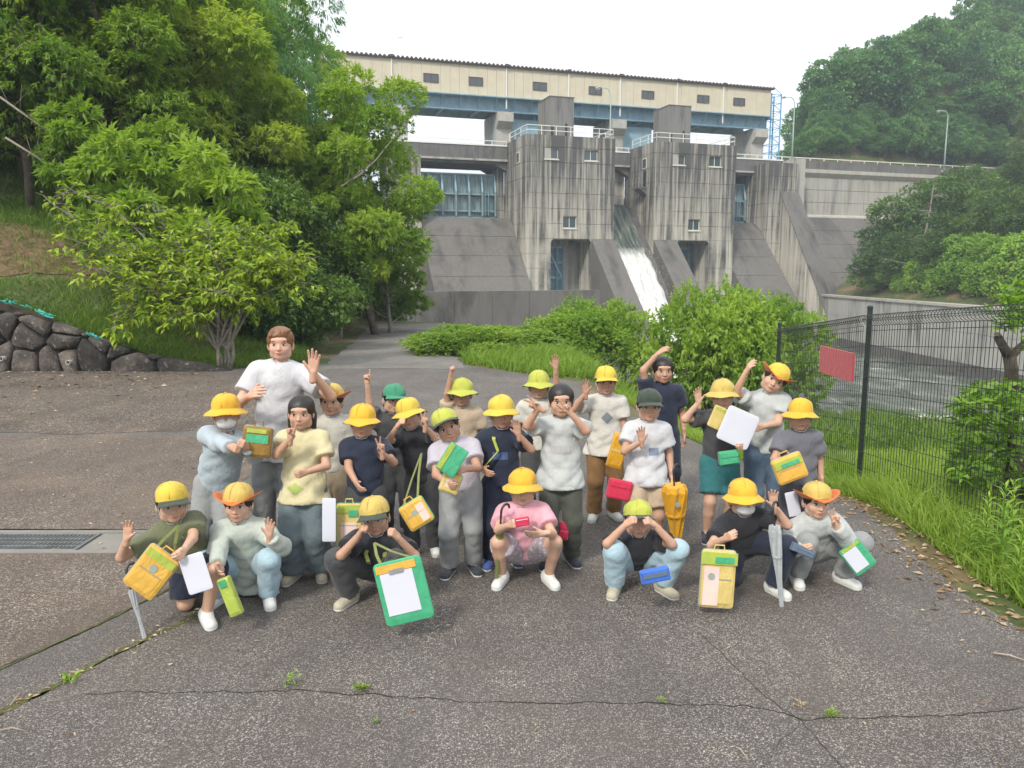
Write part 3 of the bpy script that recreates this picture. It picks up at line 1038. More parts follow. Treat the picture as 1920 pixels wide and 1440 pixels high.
def riverm():
    m, nt, b = new_mat('river_water')
    v = coords(nt, scale=(1, 0.4, 1))
    n1 = noise(nt, v, 0.55, 7, 0.65, 0.6)
    nt.links.new(ramp(nt, n1, [(0.42, (0.06, 0.075, 0.06)), (0.62, (0.22, 0.24, 0.21)), (0.75, (0.7, 0.71, 0.68))]).outputs['Color'], b.inputs['Base Color'])
    b.inputs['Roughness'].default_value = 0.12
    bump(nt, b, n1, 0.5, 0.1)
    return m
M['river'] = riverm()
xs = np.linspace(-6, 41.02, 60); ys = np.linspace(19, 108, 100)
XX, YY = np.meshgrid(xs, ys, indexing='ij')
ZZ = -7.05 + 0.06 * nz(XX, YY, 1.3, 2)
ii, jj = np.meshgrid(np.arange(59), np.arange(99), indexing='ij')
a_ = (ii * 100 + jj).ravel()
o = link_mesh('river', np.stack([XX, YY, ZZ], -1).reshape(-1, 3), np.stack([a_, a_ + 100, a_ + 101, a_ + 1], 1), M['river'], smooth=True)
o['kind'] = 'structure'
# white race of water running on down the river
def race():
    vs, fs = [], []
    n, ns = 60, 14
    for i in range(n):
        t = i / (n - 1)
        c = dam_pt(24.6, 19.0).lerp(Vector((9.5, 36, 0)), t)
        w = 2.0 + .9 * t
        for k in range(ns + 1):
            u = k / ns * 2 - 1
            x = c.x + u * w * (1 + 0.14 * mnoise.noise(Vector((c.y * .5, u, 7))))
            y = c.y + u * 1.0
            z = -6.98 + (1 - u * u) * (0.75 * (1 - .5 * t)) + 0.35 * mnoise.noise(Vector((x * .9, y * .8, 1))) * (1 - u * u)
            vs.append((x, y, z))
    fs = np.array([(i * (ns + 1) + k, (i + 1) * (ns + 1) + k, (i + 1) * (ns + 1) + k + 1, i * (ns + 1) + k + 1) for i in range(n - 1) for k in range(ns)])
    o = link_mesh('white_water', np.array(vs), fs, M['foam'], smooth=True)
    o['kind'] = 'structure'
race()
o = link_mesh('reservoir_water', [tuple(dam_pt(-60, -9.2, 12.5)), tuple(dam_pt(200, -9.2, 12.5)), tuple(dam_pt(200, -300, 12.5)), tuple(dam_pt(-60, -300, 12.5))], [(0, 1, 2, 3)], M['river'])
o['kind'] = 'structure'

# steel gates in the bays
def gate(label, s0, s1, z0, z1):
    t, B = dthing('spillway_gate', label, 'gate', (s0 + s1) / 2, -2, z0)
    mb = MB(B); mb.sbox(s0, s1, -2.35, -2.2, z0, z1 - .1); mb.build('skin_plate', M['gate'], t)
    n = max(2, round((s1 - s0) / 1.72))
    for z in (z0 + .12, z0 + .95, z0 + 3.05, z1 - .12):
        mb = MB(B); mb.sbox(s0, s1, -2.195, -1.6 if z < z1 - 1 else -1.95, z - .11, z + .11); mb.build('girder', M['bluesteel'] if z < z0 + .5 else M['gate'], t)
    for i in range(n + 1):
        s = s0 + (s1 - s0 - .2) * i / n
        mb = MB(B); mb.sbox(s, s + .2, -1.595, -1.3, z0 + .3, z0 + 3.3); mb.build('upright', M['gate'], t)
        mb = MB(B); mb.bar((s + .1, 1.4, z0 + 3.3), (s + .1, 1.95, z1 - .25), .2); mb.build('strut', M['bluepanel'], t)
    for i in range(n * 3):
        s = s0 + (s1 - s0) * (i + .5) / (n * 3)
        mb = MB(B); mb.sbox(s - .045, s + .045, -2.19, -2.0, z0 + .25, z1 - .25); mb.build('rib', M['gate'], t)
    mb = MB(B)
    for x in (s1 - 1.55, s1 - 1.1): mb.sbox(x, x + .06, -1.29, -1.2, z0 + .4, z0 + 3.6)
    for k in range(8): mb.sbox(s1 - 1.49, s1 - 1.1, -1.285, -1.215, z0 + .6 + k * .38, z0 + .65 + k * .38)
    mb.build('ladder', M['bluesteel'], t)
    return t
gate('wide grey-green steel gate with girders left of the left tower', -1.15, 9.4, 8.62, 14.25)
gate('grey-green steel gate showing as a narrow strip right of the right tower', 39.15, 46.55, 8.8, 14.28)

# walls between bays, decks, wing
def slabthing(name, label, cat, boxes, mat, s, off, z, part='lift'):
    t, B = dthing(name, label, cat, s, off, z)
    for i, bxx in enumerate(boxes):
        mb = MB(B); mb.sbox(*bxx); mb.build(part, mat, t)
    return t
def lifts(s0, s1, o0, o1, zb, zt, h=1.8):
    out = []; z = zt
    while z > zb:
        out.append((s0, s1, o0, o1, max(zb, z - h) + .035, z)); z -= h
    return out
slabthing('gate_pier', 'concrete pier left of the wide grey-green gate, half hidden by the trees', 'pier', lifts(-4.7, -1.2, -6, 3.0, -8, 15.55), M['tower'], -3, 3, -8)
slabthing('gate_pier', 'narrow shaded concrete pier between the wide gate and the left tower', 'pier', lifts(9.42, 10.47, -6, -1.55, -8, 15.1), M['tower'], 10, -1.6, -8)
slabthing('bay_wall', 'shaded concrete wall in the gap between the two towers above the fall', 'wall', lifts(22.02, 27.48, -4.5, -1.6, 10.7, 15.55), M['tower'], 24.7, -1.6, 10.7)
slabthing('bay_sill', 'concrete crest the water spills over between the towers', 'sill', [(22.02, 27.48, -4.5, 0.55, 8, 10.25)], M['dam'], 24.7, 0, 8, 'crest')
t = slabthing('end_pier', 'concrete pier with a sloping buttress where the spillway meets the right dam wall', 'pier',
          lifts(46.65, 51.4, -6, 3.6, -8, 16.6), M['tower'], 49, 3.6, -8)
B = (49, -3.6, -8)
for k, ((o0, z0), (o1, z1)) in enumerate(zip([(3.6, 12.6), (6.2, 8.6), (8.8, 4.6), (11.6, 0.3), (14.4, -4.0), (17, -8)][:-1], [(6.2, 8.6), (8.8, 4.6), (11.6, 0.3), (14.4, -4.0), (17, -8)])):
    mb = MB(B); mb.prism([(-o0 - .01, -8.4), (-o1 + .03, -8.4), (-o1 + .03, z1), (-o0 - .01, z0)], 48.6, 51.4, 'x'); mb.build('buttress', M['tower'], t)
    mb = MB(B); mb.prism([(-o0 - .01, z0 + .002), (-o1 + .03, z1 + .002), (-o1 + .03, z1 + .18), (-o0 - .01, z0 + .18)], 48.5, 51.5, 'x'); mb.build('buttress_coping', M['chute'], t)
mb = MB(B); mb.sbox(51.42, 52.9, 0.0, 3.0, -3, 17.4); mb.build('lamp_pedestal', M['dam'], t)

def deck(label, s0, s1, arch):
    t, B = dthing('bridge_deck', label, 'bridge', (s0 + s1) / 2, 0, 15.2)
    n = max(1, round((s1 - s0) / 1.9))
    for i in range(n):
        a = s0 + (s1 - s0) * i / n
        mb = MB(B); mb.sbox(a + .012, s0 + (s1 - s0) * (i + 1) / n - .012, -0.35, 0.0, 15.85, 17.42); mb.build('parapet_panel', M['parapet'], t)
    mb = MB(B); mb.sbox(s0, s1, -7.5, -0.36, 15.9, 16.5); mb.sbox(s0, s1, -7.5, 0.12, 15.6, 15.845); mb.build('deck_slab', M['dam'], t)
    mb = MB(B)
    mb.prism([(s0 + .0, 15.595), (s0, 15.15), (s0 + .6, 15.3), (s1 - 1.6, 15.3), (s1, 14.5), (s1, 15.595)], 0.3, 7.0, 'y')
    mb.build('deck_beam', M['chute'], t)
    mb = MB(B); mb.sbox(s0, s1, -0.5, 0.08, 17.425, 17.6); mb.build('coping', M['white'], t)
    rb = MB(B); rb.sbox(s0, s1, -0.28, -0.2, 18.05, 18.13); ro = rb.build('handrail', M['white'], t)
    for i in range(n + 1):
        s = s0 + .05 + (s1 - s0 - .15) * i / n
        mb = MB(B); mb.sbox(s, s + .07, -0.27, -0.21, 17.6, 18.05); mb.build('railing_post', M['white'], ro)
    return t
deck('concrete bridge deck over the wide gate left of the left tower', -12, 10.45, True)
deck('short concrete bridge deck joining the two towers', 22.05, 27.45, True)
deck('concrete bridge deck over the narrow visible gate right of the right tower', 39.15, 51.4, True)

def wing():
    t, B = dthing('dam_wall', 'long concrete dam wall running right from the spillway towards the hill', 'dam', 70, 0, 0)
    s0, s1 = 51.42, 98
    x = s0
    while x < s1:
        x1 = min(s1, x + 14.5)
        for zt, zb in ((15.35, 13.6), (13.6, 11.85), (11.85, 10.1)):
            mb = MB(B); mb.sbox(x + .03, x1 - .03, -6, 0 - .0, zb + .05, zt); mb.build('wall_lift', M['dam'], t)
        mb = MB(B); mb.prism([(0.005, 15.36), (-0.5, 15.95), (-0.5, 16.45), (3, 16.45), (3, 15.36)], x + .03, x1 - .03, 'x'); mb.build('ledge', M['ledge'], t)
        mb = MB(B)
        mb.prism([(-0.02, 10.14), (-0.9, 9.9), (-1.0, 9.65), (1, 9.65), (1, 10.14)], x + .03, x1 - .03, 'x'); mb.build('lower_ledge', M['ledge'], t)
        # stepped lifts of the sloping face
        for k in range(9):
            z1_, z0_ = 9.62 - k * 1.95, 9.62 - (k + 1) * 1.95 + .04
            mb = MB(B)
            f = lambda z: 1.0 + (9.62 - z) * 1.0
            mb.prism([(-f(z1_), z1_), (-f(z0_) + .10, z0_), (4, z0_), (4, z1_)], x + .02, x1 - .02, 'x'); mb.build('face_lift', M['chute'], t)
        x = x1
    n = round((s1 - s0) / 4.8)
    for i in range(n):
        a = s0 + (s1 - s0) * i / n
        mb = MB(B); mb.sbox(a + .02, s0 + (s1 - s0) * (i + 1) / n - .02, -0.75, -0.4, 16.455, 17.75); mb.build('parapet_panel', M['parapet'], t)
    mb = MB(B); mb.sbox(s0, s1, -6, -0.8, 16.455, 17.0); mb.build('roadway', M['parapet'], t)
    rb = MB(B); rb.sbox(s0 + 0.01, s1, -0.62, -0.52, 18.05, 18.16); ro = rb.build('handrail', M['white'], t)
    for i in range(int((s1 - s0) / 2.4) + 1):
        s = s0 + .2 + i * 2.4
        mb = MB(B); mb.sbox(s, s + .09, -0.61, -0.53, 17.75, 18.05); mb.build('railing_post', M['white'], ro)
wing()

# hoist house on its piers
def hoist_house():
    t, B = dthing('hoist_house', 'long cream metal-clad house on blue girders high over the dam', 'building', 20, -3, 24)
    S0, S1, F_, Bk, Z0, Z1 = -11.8, 51.1, -3.0, -10.5, 24.03, 27.75
    n = 52
    w = (S1 - S0) / n
    for i in range(n):
        a = S0 + w * i
        mb = MB(B); mb.sbox(a + .012, a + w - .012, F_ - .08, F_ - .0 - .012 * (i % 2), Z0, Z1 - .0); mb.build('cladding_panel', M['clad'], t)
    mb = MB(B); mb.sbox(S0 + .02, S1 - .02, Bk, F_ - .09, Z0 + .01, Z1 - .02); mb.build('wall', M['clad'], t)
    for wa in ((0.52, 2.44), (6.3, 8.16), (14.87, 16.79), (22.7, 24.6), (30.47, 32.37), (39.05, 40.96), (44.86, 46.76)):
        mb = MB(B); z0, z1 = 25.18, 26.22
        a, b_ = wa
        mb.sbox(a, b_, F_ + .003, F_ + .09, z0, z0 + .07); mb.sbox(a, b_, F_ + .003, F_ + .09, z1 - .07, z1)
        for x in (a, (a + b_) / 2 - .035, b_ - .07): mb.sbox(x, x + .07, F_ + .003, F_ + .09, z0 + .07, z1 - .07)
        wo_ = mb.build('window', M['wframe'], t)
        for x0, x1 in ((a + .07, (a + b_) / 2 - .035), ((a + b_) / 2 + .035, b_ - .07)):
            mb = MB(B); mb.sbox(x0, x1, F_ + .003, F_ + .03, z0 + .07, z1 - .07); mb.build('pane', M['glass2'], wo_)
    for s in (-11.4, -3.4, 11.26, 19.83, 27.28, 35.88, 43.2):
        mb = MB(B); mb.sbox(s - .07, s + .07, F_ + .01, F_ + .15, Z0 - 1.4, Z1); mb.build('downpipe', M['white'], t)
        mb = MB(B); mb.sbox(s - .25, s + .25, F_ + .31, F_ + .5, Z1 + .0, Z1 + .28); mb.build('gutter_box', M['roof'], t)
    # ribbed roof: each sheet one trapezoid wave
    rib = 0.55
    k = int((S1 - S0 + .8) / (rib * 5))
    for i in range(k + 1):
        mb = MB(B)
        for q in range(5):
            a = S0 - .4 + (i * 5 + q) * rib
            if a > S1 + .3: break
            mb.prism([(a, Z1 + .02), (a + .16, Z1 + .24), (a + .30, Z1 + .24), (a + rib - .06, Z1 + .02)], -F_ - .38, -Bk + .4, 'y')
        if mb.v: mb.build('roof_sheet', M['roof'], t)
    mb = MB(B); mb.sbox(S0 - .45, S1 + .3, F_ + .02, F_ + .30, Z1 - .12, Z1 + .012); mb.build('eaves_gutter', M['roof'], t)
    mb = MB(B); mb.prism([(-F_ - .4, Z1 + .0), (-F_ - .4, Z1 - .25), (-Bk + .4, Z1 - .25), (-Bk + .4, Z1)], S0 - .44, S0 - .01, 'x'); mb.build('verge_trim', M['roof'], t)
    # girders
    mb = MB(B); mb.sbox(S0, S1, -3.9, -3.75, 22.4, 23.85); mb.sbox(S0, S1, -4.1, -3.55, 22.28, 22.395); mb.sbox(S0, S1, -4.1, -3.55, 23.86, 24.0)
    mb.sbox(S0, S1, -9.6, -9.45, 22.4, 23.95); g_ = mb.build('girder', M['bluesteel'], t)
    mb = MB(B); mb.sbox(S0, S1, -3.54, -2.6, 23.87, 24.0); mb.build('walkway', M['bluesteel'], t)
    s = S0 + .6
    while s < S1:
        mb = MB(B); mb.prism([(2.62, 23.86), (2.85, 23.86), (3.74, 22.5), (3.74, 22.9)], s, s + .12, 'x')
        mb.build('bracket', M['bluepanel'], t); s += 2.35
    for s in np.arange(S0 + 1, S1, 4.7):
        mb = MB(B); mb.sbox(s, s + .25, -9.4, -3.95, 22.5, 22.8); mb.build('cross_beam', M['bluesteel'], t)
hoist_house()

for (s, lab) in ((-9.5, 'pale concrete pier under the left end of the hoist house behind the leaves'), (-3.4, 'pale concrete pier with ladder left of the open bay under the hoist house'), (10.2, 'pale corbelled pier behind the left end of the left tower'),
                 (26.3, 'pale corbelled pier behind the gap between the towers'), (48.85, 'pale corbelled pier under the right end of the hoist house')):
    t, B = dthing('hoist_pier', lab, 'pier', s + 1, -3, 16.5, 'piers carrying the hoist house')
    mb = MB(B); mb.sbox(s, s + 2.05, -9.5, -4.0, 16.5, 22.2); mb.build('shaft', M['corbel'], t)
    mb = MB(B); mb.prism([(3.0, 22.25), (3.0, 21.1), (4.0, 20.3), (9.5, 20.3), (9.5, 22.25)], s - .02, s + 2.07, 'x'); mb.build('corbel', M['corbel'], t)
    mb = MB(B); mb.sbox(s + .5, s + 1.5, -5.5, -3.2, 22.252, 22.9 if False else 22.275); mb.build('bearing', M['bluesteel'], t)
    mb = MB(B)
    for y in (5.2, 5.75): mb.box(s - .18, s - .10, y, y + .06, 16.6, 22.2)
    for k in range(13): mb.box(s - .17, s - .11, y - .5, y, 16.9 + k * .42, 16.94 + k * .42)
    mb.build('ladder', M['bluesteel'], t)
for (a, b_, lab) in ((12.4, 16.2, 'light blue steel panel behind the stair box of the left tower'), (28.45, 33.0, 'light blue steel panel behind the stair box of the right tower')):
    t, B = dthing('hoist_screen', lab, 'panel', (a + b_) / 2, -4.6, 16.5)
    for i in range(3):
        w = (b_ - a) / 3
        mb = MB(B); mb.sbox(a + w * i + .01, a + w * (i + 1) - .01, -5.0, -4.6 - .02 * (i % 2), 16.5, 21.7); mb.build('panel', M['bluepanel'], t)
    mb = MB(B)
    for x in (a + .3, b_ - .6): mb.sbox(x, x + .35, -4.9, -4.65, 21.72, 22.27)
    for i in range(8): mb.sbox(a + .9 + i * .35, a + .96 + i * .35, -4.8, -4.75, 21.72, 22.25)
    mb.sbox(a + .7, b_ - .7, -4.82, -4.74, 22.0, 22.06)
    mb.build('machinery_frame', M['cage'], t)

# caged ladder tower at the right end
t, B = dthing('ladder_tower', 'bright blue steel ladder tower at the right end of the hoist house', 'ladder tower', 52.2, -3.5, 17)
for x, y in ((51.35, 3.2), (53.0, 3.2), (51.35, 4.9), (53.0, 4.9)):
    mb = MB(B); mb.box(x - .07, x + .07, y - .07, y + .07, 17.0, 27.3); mb.build('corner_post', M['cage'], t)
for k in range(9):
    z = 17.9 + k * 1.15
    mb = MB(B)
    for y in (3.2, 4.9): mb.box(51.42, 52.93, y - .04, y + .04, z, z + .08)
    for x in (51.35, 53.0): mb.box(x - .04, x + .04, 3.27, 4.83, z + .01, z + .07)
    mb.build('ring_frame', M['cage'], t)
    mb = MB(B); mb.bar((51.42, 3.1, z + .08), (52.93, 3.1, z + 1.1), .07) if k % 2 else mb.bar((52.93, 3.1, z + .08), (51.42, 3.1, z + 1.1), .07)
    mb.build('brace', M['cage'], t)
mb = MB(B)
for x in (51.9, 52.4): mb.box(x, x + .06, 4.0, 4.06, 17, 27.2)
for k in range(34): mb.box(51.96, 52.4, 4.01, 4.05, 17.1 + k * .3, 17.15 + k * .3)
mb.build('ladder', M['cage'], t)
mb = MB(B); mb.box(50.9, 51.3, 3.3, 4.8, 23.7, 23.9); mb.build('landing', M['cage'], t)

def lamp(label, s, off, z0, h):
    t, B = dthing('street_lamp', label, 'street lamp', s, off, z0, 'lamps on the dam crest')
    mb = MB(B)
    y = -off
    pts = [(s, y, z0), (s, y, z0 + h * .45), (s, y, z0 + h * .88)]
    for a in (20, 45, 70, 90): pts.append((s - .8 + .8 * math.cos(R(a)), y, z0 + h * .88 + .9 * math.sin(R(a))))
    pts += [(s - 1.5, y, z0 + h * .88 + .88)]
    mb.tube(pts, [.12, .10, .075, .07, .065, .06, .06, .05], 8); mb.build('pole', M['lamp'], t, True)
    mb = MB(B); mb.tube([(s - 1.45, y, z0 + h * .88 + .88), (s - 1.8, y, z0 + h * .88 + .84), (s - 2.25, y, z0 + h * .88 + .76)], [.06, .15, .10], 8); hd = mb.build('lamp_head', M['galv'], t, True)
    mb = MB(B); mb.tube([(s - 1.6, y, z0 + h * .88 + .75), (s - 2.15, y, z0 + h * .88 + .67)], [.09, .08], 6); mb.build('lens', M['white'], hd)
    mb = MB(B); mb.box(s - .28, s + .28, y - .28, y + .28, z0 - .35, z0); mb.build('foot', M['dam'], t)
lamp('lamp post on the crest just right of the blue ladder tower', 52.35, 0.7, 17.75, 8.3)
lamp('lamp post on the right dam wall in front of the wooded hill', 80.5, 0.1, 17.3, 8.8)
lamp('grey lamp post standing between the stair boxes in front of the cream wall', 25.1, -1.2, 17.6, 8.2)

# retaining walls of the river and small concrete works beyond the fence
M['lowwall'] = concrete('stained_retaining_wall', (0.44, 0.43, 0.40), (0.07, 0.07, 0.068), 0.75, sscale=(0.8, 0.8, 0.10))
t = thing('river_wall', 'tall stained concrete retaining wall along the far side of the river below the trees', 'wall', (40, 70, -7))
y = 20.0
while y < 106:
    for (z0, z1, mt) in ((-7.4, -6.1, 'chute'), (-6.07, -3.4, 'lowwall'), (-3.37, -1.2, 'lowwall')):
        mb = MB((40, 70, -7)); mb.box(40, 41, y + .02, y + 6 - .02, z0, z1); mb.build('wall_block', M[mt], t)
    mb = MB((40, 70, -7)); mb.box(39.85, 41.1, y + .02, y + 5.98, -1.195, -0.95); mb.build('coping', M['ledge'], t)
    y += 6
t = thing('apron_block', 'low concrete block in the river bed seen through the fence', 'block', (22, 33, -7))
mb = MB((22, 33, -7)); mb.box(19, 27, 31.5, 36, -7.1, -5.0); mb.build('block', M['dam'], t)
mb = MB((22, 33, -7)); mb.box(18.8, 27.2, 31.3, 36.2, -4.998, -4.8); mb.build('coping', M['ledge'], t)
t = thing('river_kerb', 'long low concrete wall on the near side of the river beyond the grass', 'wall', (15, 20, -6))
for i in range(9):
    mb = MB((15, 20, -6)); x = 6.5 + i * 3.0; mb.box(x, x + 2.97, 21.0, 21.6, -7.5, -3.6 + .0); mb.build('wall_block', M['lowwall'], t)
t, B = dthing('toe_wall', 'dark concrete wall across the foot of the dam left of the left tower', 'wall', 0, 26, -8)
for i in range(7):
    mb = MB(B); mb.sbox(-14 + i * 3.6, -10.43 + i * 3.6, 26, 27, -8, 0.2); mb.build('wall_block', M['chute'], t)
# ---------------------------------------------------------------- foliage
M['leaf_chestnut'] = foliage('chestnut_leaf', [(0.088, 0.164, 0.031), (0.169, 0.291, 0.051), (0.292, 0.416, 0.070), (0.425, 0.513, 0.087)])
M['leaf_willow'] = foliage('narrow_leaf', [(0.054, 0.152, 0.050), (0.116, 0.260, 0.090), (0.197, 0.367, 0.125)])
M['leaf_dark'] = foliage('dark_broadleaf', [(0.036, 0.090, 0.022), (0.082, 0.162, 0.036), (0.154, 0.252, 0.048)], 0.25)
M['leaf_maple'] = foliage('fresh_leaf', [(0.109, 0.213, 0.035), (0.207, 0.339, 0.054), (0.328, 0.455, 0.073)])
M['leaf_cherry'] = foliage('cherry_leaf', [(0.155, 0.254, 0.027), (0.298, 0.413, 0.039), (0.473, 0.562, 0.062)], 0.4)
M['leaf_hill'] = foliage('hill_leaf', [(0.035, 0.102, 0.043), (0.070, 0.178, 0.063), (0.118, 0.257, 0.081), (0.180, 0.328, 0.095)], 0.25)
M['leaf_pine'] = foliage('pine_needles', [(0.082, 0.138, 0.065), (0.146, 0.212, 0.097), (0.218, 0.284, 0.122)], 0.2)
M['leaf_vine'] = foliage('vine_leaf', [(0.109, 0.227, 0.029), (0.201, 0.349, 0.046), (0.309, 0.470, 0.065)], 0.35)
M['leaf_feather'] = foliage('feathery_leaf', [(0.040, 0.085, 0.026), (0.080, 0.150, 0.042), (0.130, 0.215, 0.058)], 0.3)
M['leaf_rust'] = foliage('rusty_leaf', [(0.14, 0.11, 0.04), (0.24, 0.17, 0.05)], 0.3)
M['grass'] = foliage('grass_blade', [(0.048, 0.095, 0.017), (0.090, 0.166, 0.027), (0.157, 0.247, 0.043)], 0.35, 0.6)
M['grass_lime'] = foliage('lime_grass_blade', [(0.090, 0.166, 0.019), (0.166, 0.275, 0.033), (0.257, 0.370, 0.062)], 0.4, 0.6)
M['bark'] = plain('brown_bark', (0.085, 0.066, 0.050), 0.9, vary=0.45, scale=9, bmp=0.8, bscale=25)
M['bark_pale'] = plain('pale_bark', (0.22, 0.195, 0.165), 0.9, vary=0.35, scale=12, bmp=0.6, bscale=30)
M['litter'] = foliage('dead_leaf', [(0.16, 0.085, 0.045), (0.30, 0.19, 0.10), (0.50, 0.40, 0.26)], 0.1, 0.8)
M['wood_dead'] = plain('dead_wood', (0.30, 0.25, 0.20), 0.9, vary=0.3, scale=20)

def unit(v):
    return v / np.maximum(np.linalg.norm(v, axis=-1, keepdims=True), 1e-9)

def leaf_geo(P, D, Up, L, W, fold=0.18, curl=0.15):
    """one folded diamond per leaf: root, left edge, tip, right edge"""
    D = unit(D)
    S = unit(np.cross(D, Up) + 1e-6)
    Nn = np.cross(S, D)
    L = np.broadcast_to(np.asarray(L, float).reshape(-1, 1), (len(P), 1)); W = np.broadcast_to(np.asarray(W, float).reshape(-1, 1), (len(P), 1))
    v0 = P
    v1 = P + D * L * 0.45 - S * W * 0.5 + Nn * L * fold * 0.3
    v2 = P + D * L - Nn * L * curl
    v3 = P + D * L * 0.45 + S * W * 0.5 + Nn * L * fold * 0.3
    V = np.stack([v0, v1, v2, v3], 1).reshape(-1, 3)
    k = np.arange(len(P)) * 4
    return V, np.stack([k, k + 1, k + 2, k + 3], 1)

def sphere_dirs(r, n, up=0.3):
    v = r.normal(size=(n, 3))
    v[:, 2] += up
    return unit(v)

def clusters(r, n, Rr, H, z0, shape='dome', flat=0.6, top=0.35):
    """centres and radii of the leaf masses that make a crown"""
    C, S = [], []
    for i in range(n):
        u = (i + r.random()) / n
        zz = u
        if shape == 'dome': rad = math.sqrt(max(0.02, 1 - (2 * zz - 0.75) ** 2 / 1.7))
        elif shape == 'cone': rad = 1.0 - 0.85 * zz
        elif shape == 'column': rad = 0.75 + 0.25 * math.sin(zz * 9)
        else: rad = 1.0 - 0.35 * zz
        a = i * 2.399 + r.random() * 0.9
        q = rad * (0.35 + 0.6 * math.sqrt(r.random()))
        C.append((math.cos(a) * q * Rr, math.sin(a) * q * Rr, z0 + zz * H))
        S.append(Rr * (0.26 + 0.2 * r.random()) * (0.75 + 0.35 * rad))
    return np.array(C), np.array(S)

def crown_arrays(seed, Rr, H, z0, ncl, nspray, per, L, W, shape='dome', flat=0.62, droop=0.5, fan=1.0, rvar=0.3):
    r = np.random.default_rng(seed)
    C, S = clusters(r, ncl, Rr, H, z0, shape)
    w = S ** 2 / (S ** 2).sum()
    ci = r.choice(ncl, nspray, p=w)
    d = sphere_dirs(r, nspray, 0.45)
    rad = (0.55 + 0.5 * r.random((nspray, 1)) ** 0.6)
    # lumpy outline: each mass has its own shallow bumps
    lump = 1 + 0.22 * np.sin(d[:, :1] * 5 + ci[:, None]) * np.cos(d[:, 1:2] * 6 + 2 * ci[:, None])
    P = C[ci] + d * S[ci][:, None] * rad * lump * np.array([1, 1, flat])
    out = unit(d * np.array([1, 1, 0.6]) + 0.5 * unit(P - np.array([0, 0, z0 + 0.3 * H])))
    # each spray carries several leaves fanned round its twig
    k = per
    Pp = np.repeat(P, k, 0)
    O = np.repeat(out, k, 0)
    j = r.normal(size=(nspray * k, 3)) * fan
    D = unit(O + j * 0.75 + np.array([0, 0, -droop]))
    Pp = Pp + O * r.random((nspray * k, 1)) * L * 0.9
    Up = unit(np.array([0, 0, 1.0]) + 0.45 * r.normal(size=(nspray * k, 3)))
    ln = L * (1 - rvar + 2 * rvar * r.random(nspray * k))
    V, F_ = leaf_geo(Pp, D, Up, ln, ln * W / L)
    ct = r.random(ncl) * 0.46
    tn = np.repeat(ct[ci], k) + np.repeat(r.random(nspray) * 0.16, k) + r.random(nspray * k) * 0.26
    tn = tn + 0.16 * np.clip(np.repeat(rad[:, 0], k) - 0.7, 0, 1) * 2      # tone gets lighter towards the outside of each leaf mass
    return V, F_, np.repeat(tn, 4), C, S

def tree_proto(seed, Rr, H, z0, trunk_r, leafmat, bark, ncl=16, nspray=2500, per=6, L=0.14, W=0.05, limb=True, stems=1, **kw):
    """meshes of one tree: (crown, trunk)"""
    V, F_, tn, C, S = crown_arrays(seed, Rr, H, z0, ncl, nspray, per, L, W, **kw)
    o = link_mesh('crown', V, F_, leafmat, tone=tn)
    cm = o.data
    bpy.data.objects.remove(o)
    r = random.Random(seed)
    mb = MB()
    top = z0 + H * 0.8
    for sidx in range(stems):
        lean = Vector((r.uniform(-.12, .12), r.uniform(-.12, .12), 0)) * (1 if stems == 1 else 3)
        base = Vector((r.uniform(-.3, .3), r.uniform(-.3, .3), -0.3)) if stems > 1 else Vector((0, 0, -0.3))
        pts, rr = [], []
        nseg = 9
        for i in range(nseg + 1):
            t = i / nseg
            w_ = Vector((mnoise.noise(Vector((seed, t * 3, sidx))), mnoise.noise(Vector((seed + 7, t * 3, sidx))), 0)) * 0.10 * top * t
            pts.append(base + Vector((0, 0, (top + .3) * t)) + lean * top * t + w_)
            rr.append(trunk_r * (1.25 if i == 0 else 1) * (1 - 0.82 * t))
        mb.tube(pts, rr, 8)
        for ci, (c, s) in enumerate(zip(C, S)):
            if limb and ci % stems == sidx:
                c = Vector(c)
                hz = max(0.12, min(0.92, (c.z - 0.35 * (abs(c.x) + abs(c.y)) - 0.4) / top))
                fi = hz * nseg; i0 = int(fi)
                a = pts[i0].lerp(pts[min(nseg, i0 + 1)], fi - i0)
                r0 = trunk_r * (1 - 0.8 * hz) * 0.45
                m1 = a.lerp(c, 0.5) + Vector((0, 0, -0.12 * (c - a).length)) + Vector((r.uniform(-.1, .1), r.uniform(-.1, .1), 0)) * (c - a).length
                mb.tube([a, m1, c], [r0, r0 * 0.6, r0 * 0.2], 5, cap=False)
                for q in range(3):
                    e = c + Vector((r.uniform(-1, 1), r.uniform(-1, 1), r.uniform(-.2, 1))).normalized() * s * 0.95
                    mb.tube([m1.lerp(c, .6), (c + e) / 2 + Vector((0, 0, .05)), e], [r0 * .35, r0 * .22, 0.006], 4, cap=False)
    o = mb.build('trunk', bark, None, True)
    tm = o.data
    bpy.data.objects.remove(o)
    return cm, tm

def plant_tree(name, label, proto, x, y, sc_=1.0, rz=0.0, z=None, group=None, cat='tree', sz=None):
    t = thing(name, label, cat, (x, y, tz(x, y) if z is None else z), rz, group)
    t.scale = (sc_, sc_, sz or sc_)
    share('trunk', proto[1], t)
    share('crown', proto[0], t)
    return t

